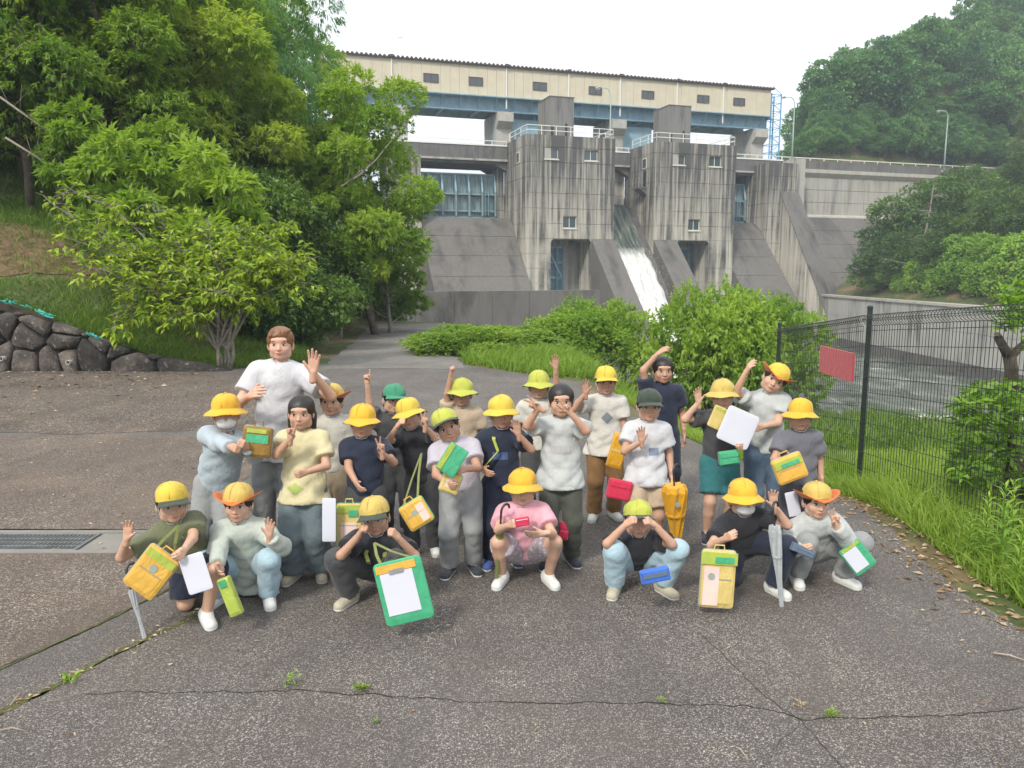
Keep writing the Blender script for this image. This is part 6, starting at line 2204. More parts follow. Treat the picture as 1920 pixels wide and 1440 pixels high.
    def emit(F_, name, mat, lab=None):
        V, Fc = F_.mesh()
        o = link_mesh(name, V - np.array(base), Fc, mat, t, smooth=True)
        if lab: o['label'] = lab
        return o
    # ---- trousers, shorts or skirt
    Lg = Field(lo, hi, .0135)
    g = .013 * kk
    up_hip = pel + tu * .045 * kk
    waist = [(nn2(pel + tu * .085 * kk), nn2(tu))]
    Lg.cap(pel - tu * .02, pel + tu * .07, (.100 * kk * width if child else .132) + g * .3, (.092 * kk * width if child else .125) + g * .3, .03, fr(.78), planes=waist)
    for hip, kn, an, fd, fl in lg:
        if legwear == 'long':
            e = kn.lerp(an, .93); nn_ = (an - kn).normalized()
            Lg.cap(hip, kn, .070 * kk + g, .052 * kk + g, .025, noise_=.004)
            Lg.cap(kn, an, .050 * kk + g, .038 * kk + g * 1.7, .02, planes=[(nn2(e), nn2(nn_))], noise_=.006)
        elif legwear == 'shorts':
            e = hip.lerp(kn, .80); nn_ = (kn - hip).normalized()
            Lg.cap(hip, kn, .072 * kk + g, .064 * kk + g * 1.5, .025, planes=[(nn2(e), nn2(nn_))], noise_=.005)
        elif legwear == 'wide':
            e = kn.lerp(an, .90); nn_ = (an - kn).normalized()
            Lg.cap(hip, kn, .074 * kk + g, .066 * kk + g, .03, noise_=.006)
            Lg.cap(kn, an, .066 * kk + g, .066 * kk + g * 1.7, .02, planes=[(nn2(e), nn2(nn_))], noise_=.008)
    emit(Lg, {'long': 'trousers', 'wide': 'trousers', 'shorts': 'shorts'}[legwear], M['c_' + legs] if 'c_' + legs in M else M[legs])
    # ---- shirt
    Sh = Field(lo, hi, .0108)
    gs = .014 * kk
    hemp = (nn2(pel - tu * (.035 + hem) * kk), nn2(-tu))
    if hem > .02:
        Sh.cap(pel - tu * hem * kk * 1.2, pel + tu * .05, .125 * kk * width + gs * 1.6, .098 * kk * width + gs, .03, fr(.80), planes=[hemp], noise_=.014)
    torso_shape(Sh, gs * 1.2, .03, .006, hemp)
    for sh, el, w_, hd, pn, ges, sd in arms:
        if sleeve == 'short':
            e = sh.lerp(el, .66); nn_ = (el - sh).normalized()
            Sh.cap(sh, el, .045 * kk + gs * .9, .052 * kk + gs, .022, planes=[(nn2(e), nn2(nn_))], noise_=.007)
        else:
            e = el.lerp(w_, .90); nn_ = (w_ - el).normalized()
            Sh.cap(sh, el, .044 * kk + gs, .036 * kk + gs, .022, noise_=.009)
            Sh.cap(el, w_, .036 * kk + gs, .026 * kk + gs * .9, .015, planes=[(nn2(e), nn2(nn_))], noise_=.008)
    # neckline
    Sh.ell(neck_b + tf * .006 + tu * .028 * kk, np.array((.050, .044, .020)) * kk * (1 if child else 1.05), T, 0, cut=True)
    so_ = emit(Sh, shirt_name, M['c_' + shirt] if 'c_' + shirt in M else M[shirt])
    cm_ = MB(); ring = []
    for q in range(17):
        a_ = 2 * PI * q / 16
        ring.append(neck_b - base + tr * (.047 * kk * math.cos(a_)) + tf * (.006 + .044 * kk * math.sin(a_)) + tu * (.012 * kk - .012 * kk * max(0, math.sin(a_))))
    cm_.tube(ring, .0055 * kk, 5, cap=False); cm_.build('collar', M['c_' + shirt], so_, True)
    # ---- shoes
    for hip, kn, an, fd, fl in lg:
        Fo = Field(tuple(an - Vector((.19, .19, .12)) * kk), tuple(an + Vector((.19, .19, .10)) * kk), .0105)
        if not fl:
            h_ = Vector((fd.x, fd.y, 0)).normalized()
            heel = Vector((an.x, an.y, .036 * kk)) - h_ * .025 * kk; toe = Vector((an.x, an.y, .030 * kk)) + h_ * .115 * kk
            pl = [((0, 0, .014), (0, 0, -1))]
            Fo.cap(heel, toe, .040 * kk, .036 * kk, .0, planes=pl)
            Fo.cap(heel + Z * .02, Vector((an.x, an.y, .065 * kk)), .036 * kk, .036 * kk, .02, planes=[((0, 0, .085 * kk), (0, 0, 1))])
            so = Field(tuple(an - Vector((.19, .19, .12)) * kk), tuple(an + Vector((.19, .19, .10)) * kk), .0105)
            so.cap(heel, toe, .043 * kk, .039 * kk, 0, planes=[((0, 0, .004), (0, 0, -1)), ((0, 0, .024), (0, 0, 1))])
        else:
            Fo.cap(an - fd * .02, an + fd * .10 * kk, .036 * kk, .034 * kk, 0); so = None
        o = emit(Fo, 'shoe', M['c_' + shoes])
        if so is not None:
            V, Fc = so.mesh(); link_mesh('sole', V - np.array(base), Fc, M['rubber'], o, smooth=True)
    # ---- hair
    kh = hs / .205
    Pn = lambda x, y, z: hc + (hr_ * x + hf * y + hu * z) * kh
    Rm = mat_of(hr_, hf, hu)
    Hf = Field(tuple(hc - Vector((.2, .2, .26 if long_hair else .2)) * kh), tuple(hc + Vector((.16,) * 3) * kh), .0075)
    Hf.ell(Pn(0, -.012, .032), np.array((.081, .092, .080)) * kh, Rm, 0, noise_=.003)
    Hf.ell(Pn(0, -.045, -.02), np.array((.070, .052, .062)) * kh, Rm, .02, noise_=.003)
    if long_hair:
        for sx in (-1, 1):
            Hf.cap(Pn(sx * .070, -.015, 0), Pn(sx * .068, -.01, -.15), .018 * kh, .014 * kh, .015, noise_=.004)
        Hf.cap(Pn(0, -.06, -.02), Pn(0, -.055, -.15), .060 * kh, .045 * kh, .02, noise_=.005)
    else:
        for sx in (-1, 1): Hf.cap(Pn(sx * .073, .012, .03), Pn(sx * .070, .010, -.015), .011 * kh, .006 * kh, .01)
    # leave the face free
    Hf.ell(Pn(0, .085, -.035), np.array((.0655, .088, .080)) * kh, Rm, 0, cut=True)
    if not child:
        for q in range(7):
            x_ = -.05 + .016 * q
            Hf.cap(Pn(x_ - .012, .060, .088), Pn(x_ + .012, .082 - abs(x_) * .35, .052 + .006 * (q % 2)), .014 * kh, .007 * kh, .006)
    emit(Hf, 'hair', M[hmname])
    # ---- hat
    if hat:
        style, colr = hat[0], hat[1]
        tilt = Matrix.Rotation(R((hat[2] if len(hat) > 2 else 0) + 8), 3, hr_)
        X3 = Matrix((tuple(hr_), tuple(hf), tuple(hu))).transposed()
        X3 = tilt @ X3
        org = hc + hu * .040 * kh - base
        mb = MB()
        pr = []
        for i in range(9):
            a = i / 8 * PI / 2
            pr.append((.0885 * kh * max(0.0, math.cos(a)) ** .82 + .0002, .083 * kh * math.sin(a) ** .95))
        mb.lathe([(.0885 * kh, -.012 * kh)] + pr, 28, org, X3, .96, 1.10)
        sd_ = PCOUNT[0] * 3.1
        for i_, v_ in enumerate(mb.v):
            q_ = Vector(v_) - org
            mb.v[i_] = tuple(Vector(v_) + q_ * (.10 * mnoise.noise(q_ * 17 + Vector((sd_, 0, 0)))) * (1 if q_.length > .02 else 0))
        # panel seams stand a little proud
        for q in range(6):
            a = q * PI / 3 + .26
            pts = [org + X3 @ Vector((r_ * math.cos(a) * .965, r_ * math.sin(a) * 1.105, z_ + .0012)) for r_, z_ in pr]
            mb.tube(pts, .0017, 4)
        ho = mb.build('hat', M['hat_' + colr], t, True)
        if len(hat) > 3: ho['label'] = hat[3]
        bm_ = MB()
        n = 32
        if style == 'brim' or style == 'flip':
            flip = style == 'flip'
            rings = [(0, 0), (.35, 1), (.7, 2), (1, 3)]
            vs, fs = [], []
            for lay in (0, 1):
                for fr_, _ in rings:
                    for q in range(n):
                        a = 2 * PI * q / n
                        c_, s_ = math.cos(a), math.sin(a)
                        if flip:
                            upf = .5 + .5 * abs(c_)
                            rr2 = .0895 + fr_ * (.050 * (.55 + .45 * abs(c_))); zz = -.012 + fr_ * (-.006 + .052 * upf * abs(c_)) * 1.0 - fr_ * .012 * (1 - abs(c_))
                        else:
                            rr2 = .0895 + fr_ * (.043 + .004 * math.sin(2 * a + sd_)); zz = -.010 - fr_ * (.030 + .010 * (1 - abs(c_))) - (.006 * math.sin(3 * a + sd_) + .003 * math.sin(7 * a + sd_)) * fr_
                        zz += -.0035 * lay
                        vs.append(org + X3 @ (Vector((rr2 * c_ * .96, rr2 * s_ * 1.10, zz)) * kh))
            for lay in (0, 1):
                for i in range(3):
                    for q in range(n):
                        q2 = (q + 1) % n; b0 = lay * 4 * n
                        fc = (b0 + i * n + q, b0 + (i + 1) * n + q, b0 + (i + 1) * n + q2, b0 + i * n + q2)
                        fs.append(fc if lay else fc[::-1])
            for q in range(n): q2 = (q + 1) % n; fs.append((3 * n + q, 3 * n + q2, 7 * n + q2, 7 * n + q))
            bm_.add(vs, fs)
            bm_.build('brim', M['hat_orange'] if flip else M['hat_' + colr], ho, True)
        else:
            vs, fs = [], []
            m_ = 14
            for lay in (0, 1):
                for i in range(4):
                    for q in range(m_ + 1):
                        a = R(28) + R(124) * q / m_
                        w_ = max(0.0, math.sin((a - R(28)) / R(124) * PI)) ** .6
                        rr2 = .088 + i / 3 * .062 * w_; zz = -.008 - i / 3 * .018 - (abs(math.cos(a)) * .014) * i / 3 - .003 * lay
                        vs.append(org + X3 @ (Vector((rr2 * math.cos(a) * .96, rr2 * math.sin(a) * 1.10, zz)) * kh))
            for lay in (0, 1):
                for i in range(3):
                    for q in range(m_):
                        b0 = lay * 4 * (m_ + 1); w2 = m_ + 1
                        fc = (b0 + i * w2 + q, b0 + (i + 1) * w2 + q, b0 + (i + 1) * w2 + q + 1, b0 + i * w2 + q + 1)
                        fs.append(fc if lay else fc[::-1])
            for q in range(m_): b0 = 3 * (m_ + 1); b1 = 7 * (m_ + 1); fs.append((b0 + q, b0 + q + 1, b1 + q + 1, b1 + q))
            bm_.add(vs, fs)
            bm_.build('bill', M['hat_dark'] if len(hat) > 4 else M['hat_' + colr], ho, True)
        bb = MB(); bb.lathe([(.0085 * kh, .080 * kh), (.008 * kh, .086 * kh), (.004 * kh, .089 * kh), (.0005, .0895 * kh)], 10, org, X3); bb.build('button', M['hat_' + colr], ho, True)
        # elastic under the chin
        cb = MB(); cb.tube([Pn(sx * .076, .01, .02) - base for sx in (-1,)] + [Pn(-.066, .03, -.05) - base, Pn(-.03, .052, -.094) - base, Pn(0, .056, -.099) - base, Pn(.03, .052, -.094) - base, Pn(.066, .03, -.05) - base, Pn(.076, .01, .02) - base], .0018, 4)
        cb.build('chin_elastic', M['c_white'], ho)
    if mask:
        Mf = Field(tuple(hc - Vector((.13,) * 3) * kh), tuple(hc + Vector((.13,) * 3) * kh), .006)
        Mf.ell(Pn(0, .046, -.046), np.array((.057, .052, .040)) * kh, Rm, 0, planes=[(nn2(Pn(0, .035, 0)), nn2(-hf))])
        mo = emit(Mf, 'face_mask', M['mask'])
    if straps:
        sb = MB()
        for sg in straps[1]:
            s_ = [Vector(p) for p in (neck_b + sideA * sg * .05 + tf * .01 + tu * .01, shc + sideA * sg * .055 + tf * (.088 * kk * .8 + .04), chest + sideA * sg * .03 + tf * (.098 * kk * .8 + .055))]
            s_.append(at(*straps[2][straps[1].index(sg)]))
            for a_, b2 in zip(s_[:-1], s_[1:]): sb.bar(a_ - base, b2 - base, .022, .004)
        sb.build('strap', M[straps[0]], t)
    return dict(obj=t, shirt=so_, base=base, hc=hc, pel=pel, arms=arms, kk=kk, chest=chest, tf=tf, neck=neck_b)
# ---- who stands where (px, py of the head, distance) ; A = arm on the photo's left
GR = 'people posing in front of the dam'
M['strap_olive'] = cloth('olive_strap', (.17, .19, .05)); M['strap_lime'] = cloth('lime_strap', (.45, .52, .08))
# back rows
person('adult with ginger hair in a loose white T-shirt waving one open hand', (526, 645), 5.25, 'white', 'greypants', yaw=8, child=False, hair='ginger', skin=3, width=.92, H=1.68, hem=.10, hip_px=515,
       A=(470, 742, -.32, 'relax'), B=(587, 700, -.25, 'open', 590, 655), shoes='shoe_white')
person('masked child in a pale blue-grey long shirt and yellow hat leaning forward', (424, 775), 4.85, 'bluegrey', 'greypants', yaw=18, pitch=8, hat=('brim', 'yellow'), mask=True, sleeve='long', hip_px=395, hipY=.12, H=1.22,
       A=(440, 842, -.28, 'fist'), B=(462, 838, -.25, 'fist'), legwear='long')
P2 = person('bare-headed child in a cream T-shirt and wide grey-blue trousers below the adult', (565, 775), 4.85, 'cream', 'greyjean', yaw=3, long_hair=True, legwear='wide', hem=.06,
       A=(545, 822, -.20, 'peace', 548, 790), B=(575, 885, -.2, 'fist'), shoes='shoe_beige', hip_px=563)
person('child in an off-white shirt whose yellow hat shows orange flaps, behind the one in cream', (622, 752), 5.4, 'offwhite', 'beige', hat=('flip', 'pale'), yaw=0, skin=1, sleeve='long')
person('child in a dark navy shirt and yellow hat raising two fingers', (680, 792), 4.95, 'navy', 'charcoal', hat=('brim', 'yellow'), yaw=0, A=(668, 905, -.22, 'relax'), B=(716, 850, -.2, 'peace', 712, 812), skin=2)
person('child in a green hat reaching an arm straight up behind the raised row', (738, 750), 5.7, 'charcoal', 'charcoal', hat=('cap', 'green'), yaw=25, roll=-8, A=(684, 700, -.12, 'point', 684, 655), skin=1)
person('child in a black T-shirt and tilted lemon hat making a sign beside the face', (768, 778), 5.3, 'black', 'charcoal', hat=('brim', 'lemon'), roll=14, yaw=-5, A=(745, 800, -.2, 'fist'), B=(797, 800, -.22, 'peace', 797, 765), skin=1, hip_px=790)
L7 = person('child leaning sideways in a light lilac-grey T-shirt and yellow cap with a dark bill', (838, 800), 4.95, 'lilac', 'greypants', hat=('cap', 'lime', 12, 'lime yellow cap with dark bill', 1), roll=22, pitch=12, yaw=10, A=(838, 905, -.26, 'hold'), B=(872, 880, -.24, 'hold'), hip_px=862, legwear='long', shoes='shoe_dark', skin=2, H=1.17)
person('child mostly hidden in the back row in a lemon hat holding a forearm straight up', (866, 738), 5.95, 'beige', 'beige', hat=('brim', 'lime'), A=(848, 672, -.1, 'fist', 848, 640), skin=2)
P9 = person('child in a navy T-shirt and blue shoes with a hand over the mouth', (940, 775), 5.1, 'navy', 'navy', hat=('brim', 'lemon'), yaw=10, B=(972, 815, -.18, 'open', 966, 785), A=(905, 880, -.15, 'relax'), skin=2, width=1.1, shoes='shoe_blue', straps=('strap_lime', [1], [(885, 900, 4.98)]))
person('small child in a lemon hat raising one hand behind the child in navy', (1010, 724), 6.1, 'offwhite', 'charcoal', hat=('brim', 'lime'), B=(1042, 690, -.1, 'open', 1042, 655), skin=2)
P10 = person('bare-headed child in a pale grey T-shirt with both hands raised before the face', (1052, 752), 5.1, 'palegrey', 'darkolive', yaw=0, pitch=10, A=(1010, 765, -.20, 'peace', 988, 752), B=(1070, 775, -.2, 'peace', 1050, 752), width=1.1, hem=.05, shoes='shoe_dark', H=1.22)
P11 = person('child in a cream-white T-shirt and yellow cap with brown trousers standing behind the bare-headed child', (1136, 716), 6.1, 'offwhite', 'brown', hat=('cap', 'lemon'), A=(1098, 738, -.15, 'open', 1096, 708), B=(1172, 850, -.1, 'hold'), hem=.06, skin=2)
P12 = person('child in a dark cap and white T-shirt with one palm on the chest', (1216, 762), 5.3, 'white', 'beige', hat=('cap', 'dark'), legwear='shorts', A=(1203, 828, -.17, 'open', 1200, 795), hem=.06, skin=0)
person('bare-headed child in a navy top with one arm bent over the head', (1243, 695), 6.4, 'navy', 'navy', A=(1232, 665, -.05, 'relax', 1252, 650), skin=2)
L13 = person('child in teal shorts holding a large white paper and raising one arm', (1354, 742), 5.6, 'charcoal', 'teal', hat=('brim', 'pale'), legwear='shorts', A=(1310, 755, -.1, 'open', 1306, 722), B=(1392, 832, -.28, 'hold'), skin=1, shoes='shoe_dark')
person('child in a pale grey shirt bowing under a tilted yellow hat lined in orange', (1452, 712), 5.75, 'palegrey', 'denim', hat=('flip', 'lemon'), roll=-30, yaw=-15, A=(1398, 700, -.15, 'relax'), B=(1430, 800, -.2, 'relax'), hip_px=1440, skin=1, legwear='long')
person('child in a dark grey T-shirt and yellow hat ending the standing row', (1500, 780), 5.2, 'midgrey', 'charcoal', hat=('brim', 'yellow'), yaw=-12, A=(1478, 868, -.2, 'hold'), skin=2, hip_px=1508)
# front row
person('kneeling child in an olive T-shirt and navy shorts waving one hand', (322, 945), 4.3, 'olive', 'navy', stance='kneel', yaw=32, tyaw=18, hat=('cap', 'lemon', 0, 'yellow cap with dark bill', 1), legwear='shorts', A=(238, 1010, -.18, 'open', 243, 968), B=(345, 1032, -.28, 'hold'), hip_px=345, skin=1, shoes='shoe_white')
person('squatting child in a pale sage long top and light jeans whose hat has orange flaps', (447, 945), 4.45, 'sage', 'lightdenim', stance='squat', yaw=5, hat=('flip', 'pale'), B=(505, 1005, -.16, 'open', 507, 968), A=(408, 1062, -.30, 'relax'), hem=.10, hip_px=452, skin=1, sleeve='long')
F3 = person('squatting child in a black T-shirt behind a green folder with a white sheet', (704, 970), 4.45, 'black', 'charcoal', stance='squat', hat=('cap', 'pale', 0, 'yellow cap with dark bill', 1), roll=8, A=(672, 1005, -.15, 'fist', 682, 985), B=(748, 1010, -.18, 'fist'), hip_px=700, skin=2, shoes='shoe_beige', straps=('strap_olive', [1, -1], [(690, 1052, 4.06), (760, 1040, 4.06)]))
person('squatting child in a pink T-shirt and patterned shorts under a bright yellow hat', (980, 915), 4.75, 'pink', 'c_print', stance='squat', hat=('brim', 'yellow'), A=(955, 985, -.28, 'hold'), B=(1018, 1000, -.26, 'relax', 985, 1005), hip_px=985, skin=1, legwear='shorts', shoes='shoe_white')
person('squatting child in a black T-shirt and light jeans shading the eyes under a lime hat', (1196, 975), 4.6, 'black', 'lightdenim', stance='squat', hat=('cap', 'lime', 10, 'lime yellow cap with dark bill', 1), A=(1172, 985, -.16, 'fist', 1185, 975), B=(1228, 985, -.16, 'fist', 1214, 975), hip_px=1200, skin=0, shoes='shoe_beige')
person('kneeling child in a black T-shirt, navy jeans and white mask under a yellow hat', (1392, 935), 4.7, 'black', 'navy', stance='kneel', hat=('brim', 'yellow'), mask=True, A=(1360, 1010, -.25, 'hold'), B=(1452, 950, -.12, 'open', 1448, 915), hip_px=1405, skin=1, yaw=8)
person('squatting child in a grey jacket and grey trousers whose hat has orange flaps', (1530, 940), 4.75, 'palegrey', 'greypants', stance='squat', hat=('flip', 'pale'), sleeve='long', A=(1500, 1030, -.25, 'hold'), B=(1568, 985, -.2, 'peace', 1562, 955), hip_px=1542, skin=1, shoes='shoe_white')

# ---- bags, papers, umbrellas
bpy.context.view_layer.update()
shirt_print(P2, (562, 908), 4.85, .10, .07, cloth('print_green', (.36, .44, .12), .8)); shirt_print(P11, (1136, 780), 6.1, .085, .085, cloth('print_grey', (.16, .18, .20), .8))
shirt_print(P10, (1050, 838), 5.1, .13, .05, cloth('print_pale', (.40, .40, .39), .8), False); shirt_print(P12, (1222, 842), 5.3, .07, .05, cloth('print_blue', (.20, .24, .34), .8), False)
shirt_print(P9, (938, 850), 5.1, .10, .05, cloth('print_navy', (.05, .09, .20), .8), False)
M['bag'] = cloth('yellow_bag_cloth', (.60, .35, .05), .55); M['bag2'] = cloth('pale_yellow_bag_cloth', (.56, .43, .14), .55)
M['bag_green'] = cloth('green_vinyl', (.05, .34, .17), .4); M['paper'] = plain('white_paper', (.56, .57, .64), .6, vary=.02); M['badge'] = plain('grey_green_badge', (.26, .31, .27), .5)
M['lime_print'] = cloth('lime_print', (.34, .42, .06), .5); M['umb_y'] = cloth('orange_yellow_umbrella', (.62, .31, .012), .45); M['umb_s'] = cloth('silver_umbrella', (.36, .38, .39), .4)
M['plastic_d'] = plain('dark_plastic', (.03, .03, .035), .4); M['pinkpr'] = plain('pale_pink_print', (.66, .50, .44), .6)

def board(name, label, cat, c, Y, w, h, th, rot, matb, parts, dY=0.0, tilt=-8, yaw=0, to=None):
    """flat thing held up: c is the photo position of its middle, rot its turn in the picture; parts are (name, x0, x1, z0, z1, material, proud)"""
    p = at(c[0], c[1], Y)
    t = thing(name, label, cat, p)
    t.rotation_euler = (R(tilt), R(rot), R(yaw))
    mb = MB()
    n = 5; r_ = min(w, h) * .10
    out = []
    for (cx, cz, a0) in ((w / 2 - r_, h / 2 - r_, 0), (-w / 2 + r_, h / 2 - r_, 90), (-w / 2 + r_, -h / 2 + r_, 180), (w / 2 - r_, -h / 2 + r_, 270)):
        for k in range(n): a = R(a0 + 90 * k / (n - 1)); out.append((cx + r_ * math.cos(a), cz + r_ * math.sin(a)))
    # pillowed body
    m = len(out); vs, fs = [], []
    for s_, y in ((.97, th * .35), (1.0, 0), (.97, -th * .35), (.80, -th * .5)):
        for (x, z) in out: vs.append((x * s_, y, z * s_))
    for i in range(3):
        for q in range(m): fs.append((i * m + q, (i + 1) * m + q, (i + 1) * m + (q + 1) % m, i * m + (q + 1) % m))
    fs.append(tuple(range(3 * m, 4 * m))[::-1]); fs.append(tuple(range(m)))
    mb.add(vs, fs)
    bo = mb.build('body' if cat != 'paper' else 'sheet', matb, t)
    if cat == 'bag':
        pm = MB(); pm.tube([(x * 1.0, 0, z * 1.0) for x, z in out] + [(out[0][0], 0, out[0][1])], .0035, 4, cap=False); pm.build('piping', M['bag_green'] if len(label) % 2 else M['badge'], t)
        pk = MB(); pk.box(-w * .34, w * .34, -th * .5 - .0025, -th * .5 + .001, -h * .40, -h * .02); pk.build('front_pocket', matb, t)
        pz = MB(); pz.box(-w * .36, w * .36, -th * .5 - .0035, -th * .5 + .001, h * .0, h * .018); pz.build('zip', M['galv'], t)
        hn = MB(); hn.tube([(-w * .16, 0, h / 2 - .004), (-w * .13, -.004, h / 2 + .028), (w * .13, -.004, h / 2 + .028), (w * .16, 0, h / 2 - .004)], .0045, 5); hn.build('handle', matb, t)
    if to:
        Mi = Matrix.LocRotScale(p, t.rotation_euler, None).inverted()
        e_ = Mi @ at(*to)
        for sx in (-.8, .8):
            mb = MB(); a_ = Vector((sx * w / 2 * .8, 0, h / 2 - .01)); mb.bar(a_, a_.lerp(e_, .5) + Vector((0, -.03, 0)), .016, .004); mb.bar(a_.lerp(e_, .5) + Vector((0, -.03, 0)), e_, .016, .004)
            mb.build('strap', M['strap_olive'], t)
    for q in parts:
        nm, x0, x1, z0, z1, mt, pr = q
        mb = MB()
        if nm == 'badge':
            cx, cz, rad = x0, z0, x1
            ring = [(cx + rad * math.cos(a), cz + rad * math.sin(a)) for a in np.linspace(0, 2 * PI, 17)[:-1]]
            mb.prism(ring, -th * .5 - pr, -th * .5 + .001, 'y')
        elif nm == 'strap':
            mb.tube([(x0, 0, z0), ((x0 + x1) / 2, 0, z1), (x1, 0, z0)], .006, 5)
        else:
            mb.box(x0, x1, -th * .5 - pr, -th * .5 + .001, z0, z1)
        mb.build(nm, mt, t)
    return t
board('shoulder_bag', 'yellow bag with a round badge tilted in front of the kneeling child in olive', 'bag', (285, 1072), 3.98, .19, .26, .05, 38, M['bag'],
      [('badge', .0, .022, .03, 0, M['badge'], .004), ('print', -.05, .05, -.09, -.03, M['pinkpr'], .002), ('flap', -.085, .085, .07, .115, M['lime_print'], .004)], yaw=0, to=(335, 985, 4.14))
board('paper', 'white paper hanging between the olive shirt and the pale sage top', 'paper', (367, 1075), 3.98, .14, .21, .006, -18, M['paper'], [])
board('bottle_pouch', 'lime green pouch on the ground before the squatting child in sage', 'pouch', (432, 1118), 4.02, .07, .22, .055, -22, M['lime_print'], [('cap', -.02, .02, .06, .10, M['bag_green'], .006)])
board('round_bag', 'brown and green bag held beside the child in the blue-grey shirt', 'bag', (483, 828), 4.65, .18, .19, .07, 6, cloth('ochre_bag', (.23, .13, .02), .7), [('band', -.06, .075, -.005, .045, M['bag_green'], .006), ('trim', -.06, .06, .055, .08, M['lime_print'], .005)])
board('document_bag', 'pale yellow bag with lime and green top beside the narrow white sheet', 'bag', (655, 985), 4.72, .16, .28, .04, 0, M['bag2'], [('top_band', -.07, .07, .08, .13, M['lime_print'], .005), ('label', .0, .06, .06, .10, M['bag_green'], .009), ('print', -.05, .05, -.09, .02, M['pinkpr'], .003)])
board('paper', 'narrow white sheet beside the pale yellow bag', 'paper', (617, 975), 4.62, .085, .27, .006, 0, M['paper'], [])
board('picture_folder', 'green folder with a large white sheet held low by the squatting child in black', 'folder', (757, 1108), 3.98, .27, .35, .022, -14, M['bag_green'],
      [('sheet', -.105, .075, -.115, .115, M['paper'], .004), ('top_band', -.12, .10, .118, .16, M['bag'], .005), ('clip', -.05, .03, .105, .13, M['galv'], .009)], to=(702, 1018, 4.20))
board('shoulder_bag', 'square yellow bag with a badge hung turned on its corner beside the black T-shirt', 'bag', (781, 963), 4.5, .165, .165, .05, -32, M['bag'], [('badge', .0, .018, .01, 0, M['badge'], .004), ('print', .02, .07, -.06, .05, M['pinkpr'], .003)], to=(790, 850, 4.95))
board('shoulder_bag', 'green and lime folder held diagonally by the leaning child', 'folder', (848, 862), 4.62, .13, .19, .02, 32, M['bag_green'], [('edge_band', -.06, -.03, -.085, .085, M['lime_print'], .004)])
board('shoulder_bag', 'orange-yellow bag under the hands of the leaning child', 'bag', (845, 905), 4.68, .12, .13, .04, 20, M['bag2'], [('print', -.03, .03, -.03, .03, M['pinkpr'], .003)])
board('red_pouch', 'small red case held at the knees of the child in pink', 'case', (979, 978), 4.36, .085, .05, .04, -10, M['c_red'], [('zip', -.035, .035, .012, .016, M['paper'], .002)])
board('plush_pouch', 'red pouch hanging beside the child in the dark cap', 'pouch', (1161, 918), 5.2, .17, .14, .06, 12, M['c_red'], [('flap', -.07, .07, .02, .05, M['c_red'], .006)])
board('shoulder_bag', 'red bag on the ground behind the child in pink', 'bag', (1057, 995), 5.0, .07, .12, .05, 10, M['c_red'], [('flap', -.03, .03, .02, .05, M['c_red'], .005)])
board('blue_bundle', 'bright blue rolled jacket on the knee of the child shading the eyes', 'jacket', (1228, 1078), 4.22, .17, .075, .07, -12, cloth('bright_blue', (.03, .12, .50), .7), [('fold', -.07, .07, -.005, .02, M['c_denim'], .006)])
board('tall_bag', 'tall yellow bag with a lime green flap standing before the masked child in black', 'bag', (1345, 1085), 4.32, .20, .34, .06, 4, M['bag2'],
      [('flap', -.11, .10, .09, .16, M['lime_print'], .010), ('flap_print', -.03, .08, .10, .135, M['bag_green'], .014), ('front_panel', -.09, .0, -.15, .075, M['pinkpr'], .004), ('badge', -.045, .02, .02, 0, M['badge'], .008)])
board('paper', 'large white paper held up by the child in the lemon hat', 'paper', (1384, 802), 5.28, .24, .25, .008, 24, M['paper'], [])
board('yellow_card', 'yellow card behind the top of the large white paper', 'card', (1350, 785), 5.32, .14, .16, .012, 24, M['bag2'], [('band', -.06, .06, .05, .07, M['lime_print'], .002)])
board('green_pouch', 'round green pouch below the large white paper', 'pouch', (1366, 858), 5.3, .14, .10, .06, -8, M['bag_green'], [('flap', -.06, .06, .005, .035, M['bag_green'], .006)])
board('shoulder_bag', 'yellow bag with a green print held by the child in dark grey', 'bag', (1480, 878), 4.9, .20, .17, .05, -22, M['bag'], [('flap', -.09, .09, .015, .065, M['lime_print'], .006), ('flap_print', -.05, .07, .02, .045, M['bag_green'], .010)])
board('picture_folder', 'white, green and yellow folder tilted at the right hip of the child in grey', 'folder', (1608, 1045), 4.55, .15, .19, .02, -38, M['bag_green'], [('sheet', -.065, .03, -.07, .07, M['paper'], .004), ('top_band', -.06, .06, .073, .09, M['lime_print'], .005)])
board('paper', 'white folded paper behind the hand of the masked child in black', 'paper', (1487, 945), 4.85, .08, .16, .006, -12, M['paper'], [])
board('blue_pouch', 'dusty blue pouch in the lap of the child in grey', 'pouch', (1505, 1032), 4.45, .15, .05, .05, 24, M['c_denim'], [('zip', -.06, .06, .008, .012, M['galv'], .003)])
board('yellow_pennant', 'yellow folded umbrella cloth held beside the child in brown trousers', 'umbrella', (1158, 845), 5.7, .12, .27, .05, 16, M['umb_y'], [('band', -.05, .05, -.01, .01, M['bag2'], .004)])

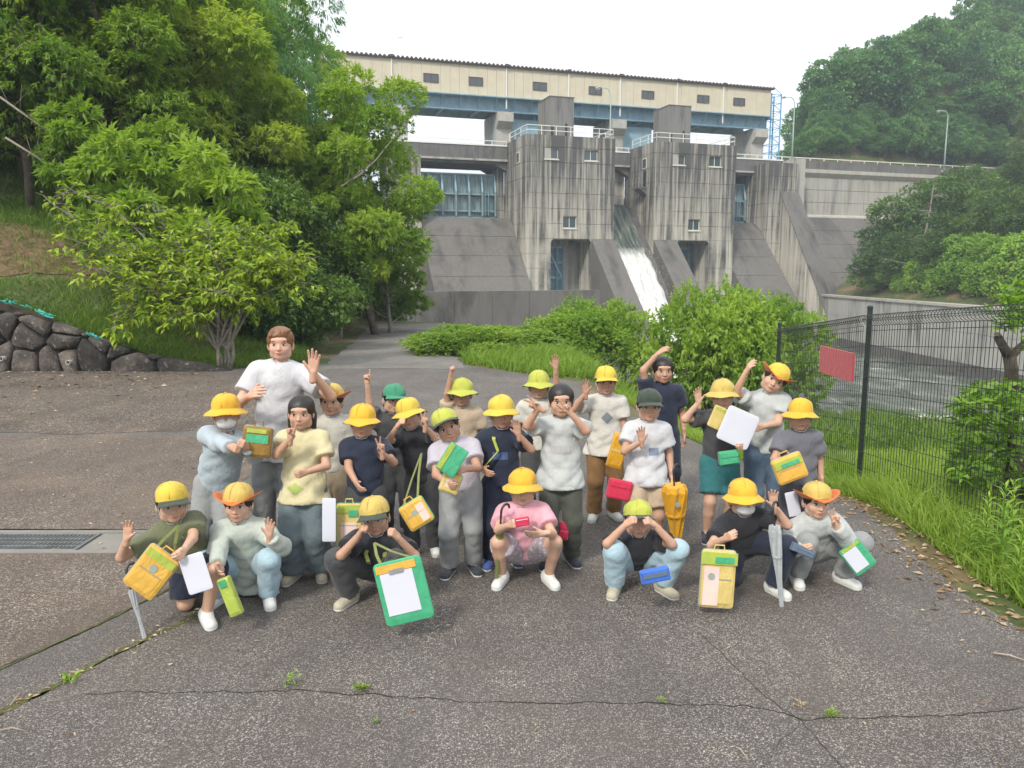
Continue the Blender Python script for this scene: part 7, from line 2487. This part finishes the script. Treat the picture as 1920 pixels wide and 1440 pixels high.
def umbrella(label, top, bot, Y0, Y1, rad, mat, badge=False, closed_r=.010, handle=True):
    a, b_ = at(top[0], top[1], Y0), at(bot[0], bot[1], Y1)
    t = thing('folded_umbrella', label, 'umbrella', b_)
    ax = (a - b_); L = ax.length; ax.normalize()
    X = ax.orthogonal().normalized(); Yv = ax.cross(X)
    mb = MB(); n = 16; vs, fs = [], []
    prof = [(.004, .0), (.010, .03), (rad * .45, .35), (rad * .8, .68), (rad, .93), (rad * .86, 1.0), (.008, 1.0)]
    for r_, f_ in prof:
        for q in range(n):
            w = 2 * PI * q / n; rr2 = r_ * (1 + (.22 if q % 2 else -.12))
            vs.append(ax * (L * f_) + (X * math.cos(w + f_ * 1.2) + Yv * math.sin(w + f_ * 1.2)) * rr2)
    for i in range(len(prof) - 1):
        for q in range(n): fs.append((i * n + q, i * n + (q + 1) % n, (i + 1) * n + (q + 1) % n, (i + 1) * n + q))
    mb.add(vs, fs); mb.build('canopy', mat, t)
    mb = MB(); mb.tube([-ax * .03, ax * .02], .004, 6); mb.build('tip', M['galv'], t)
    mb = MB(); h0 = ax * L; pts = [h0 - ax * .02, h0 + ax * .10]
    if handle:
        for k in range(1, 6): w = PI * k / 5; pts.append(h0 + ax * (.10 + .035 * math.sin(w)) + X * (.035 - .035 * math.cos(w)))
    mb.tube(pts, [.005] + [.008] * (len(pts) - 1), 7); mb.build('handle', M['plastic_d'], t, True)
    mb = MB(); mb.tube([ax * L * .62, ax * L * .645], rad * .92, 12); mb.build('tie_band', mat, t)
    if badge:
        mb = MB(); c = ax * L * .8 + Vector((0, -rad * 1.22, 0)); mb.lathe([(.017, 0), (.017, .004), (.0005, .005)], 12, c, Matrix.Rotation(R(90), 3, 'X')); mb.build('badge', M['badge'], t)
    return t
umbrella('orange-yellow folded umbrella with a dark badge held point down right of the lime hat', (1264, 910), (1271, 1052), 4.95, 5.0, .072, M['umb_y'], True)
umbrella('silver folded umbrella with its point on the ground beside the masked child in black', (1452, 985), (1466, 1142), 4.45, 4.4, .032, M['umb_s'])
umbrella('olive folded umbrella standing beside the child in pink', (938, 985), (930, 1100), 4.62, 4.7, .024, M['strap_olive'])
umbrella('grey folded umbrella on the ground at the left end of the front row', (246, 1105), (272, 1200), 4.05, 4.0, .016, M['umb_s'])

# ---------------------------------------------------------------- the damp air
hz = MB(); hz.box(-405, 905, -305, 1505, -11, 84)
m_, nt_, b_ = new_mat('haze_air')
nt_.nodes.remove(b_)
pv = nt_.nodes.new('ShaderNodeVolumePrincipled')
pv.inputs['Color'].default_value = (.80, .90, 1.0, 1)
pv.inputs['Density'].default_value = 0.0008
nt_.links.new(pv.outputs[0], nt_.nodes['Material Output'].inputs['Volume'])
tag(hz.build('haze', m_), kind='stuff')
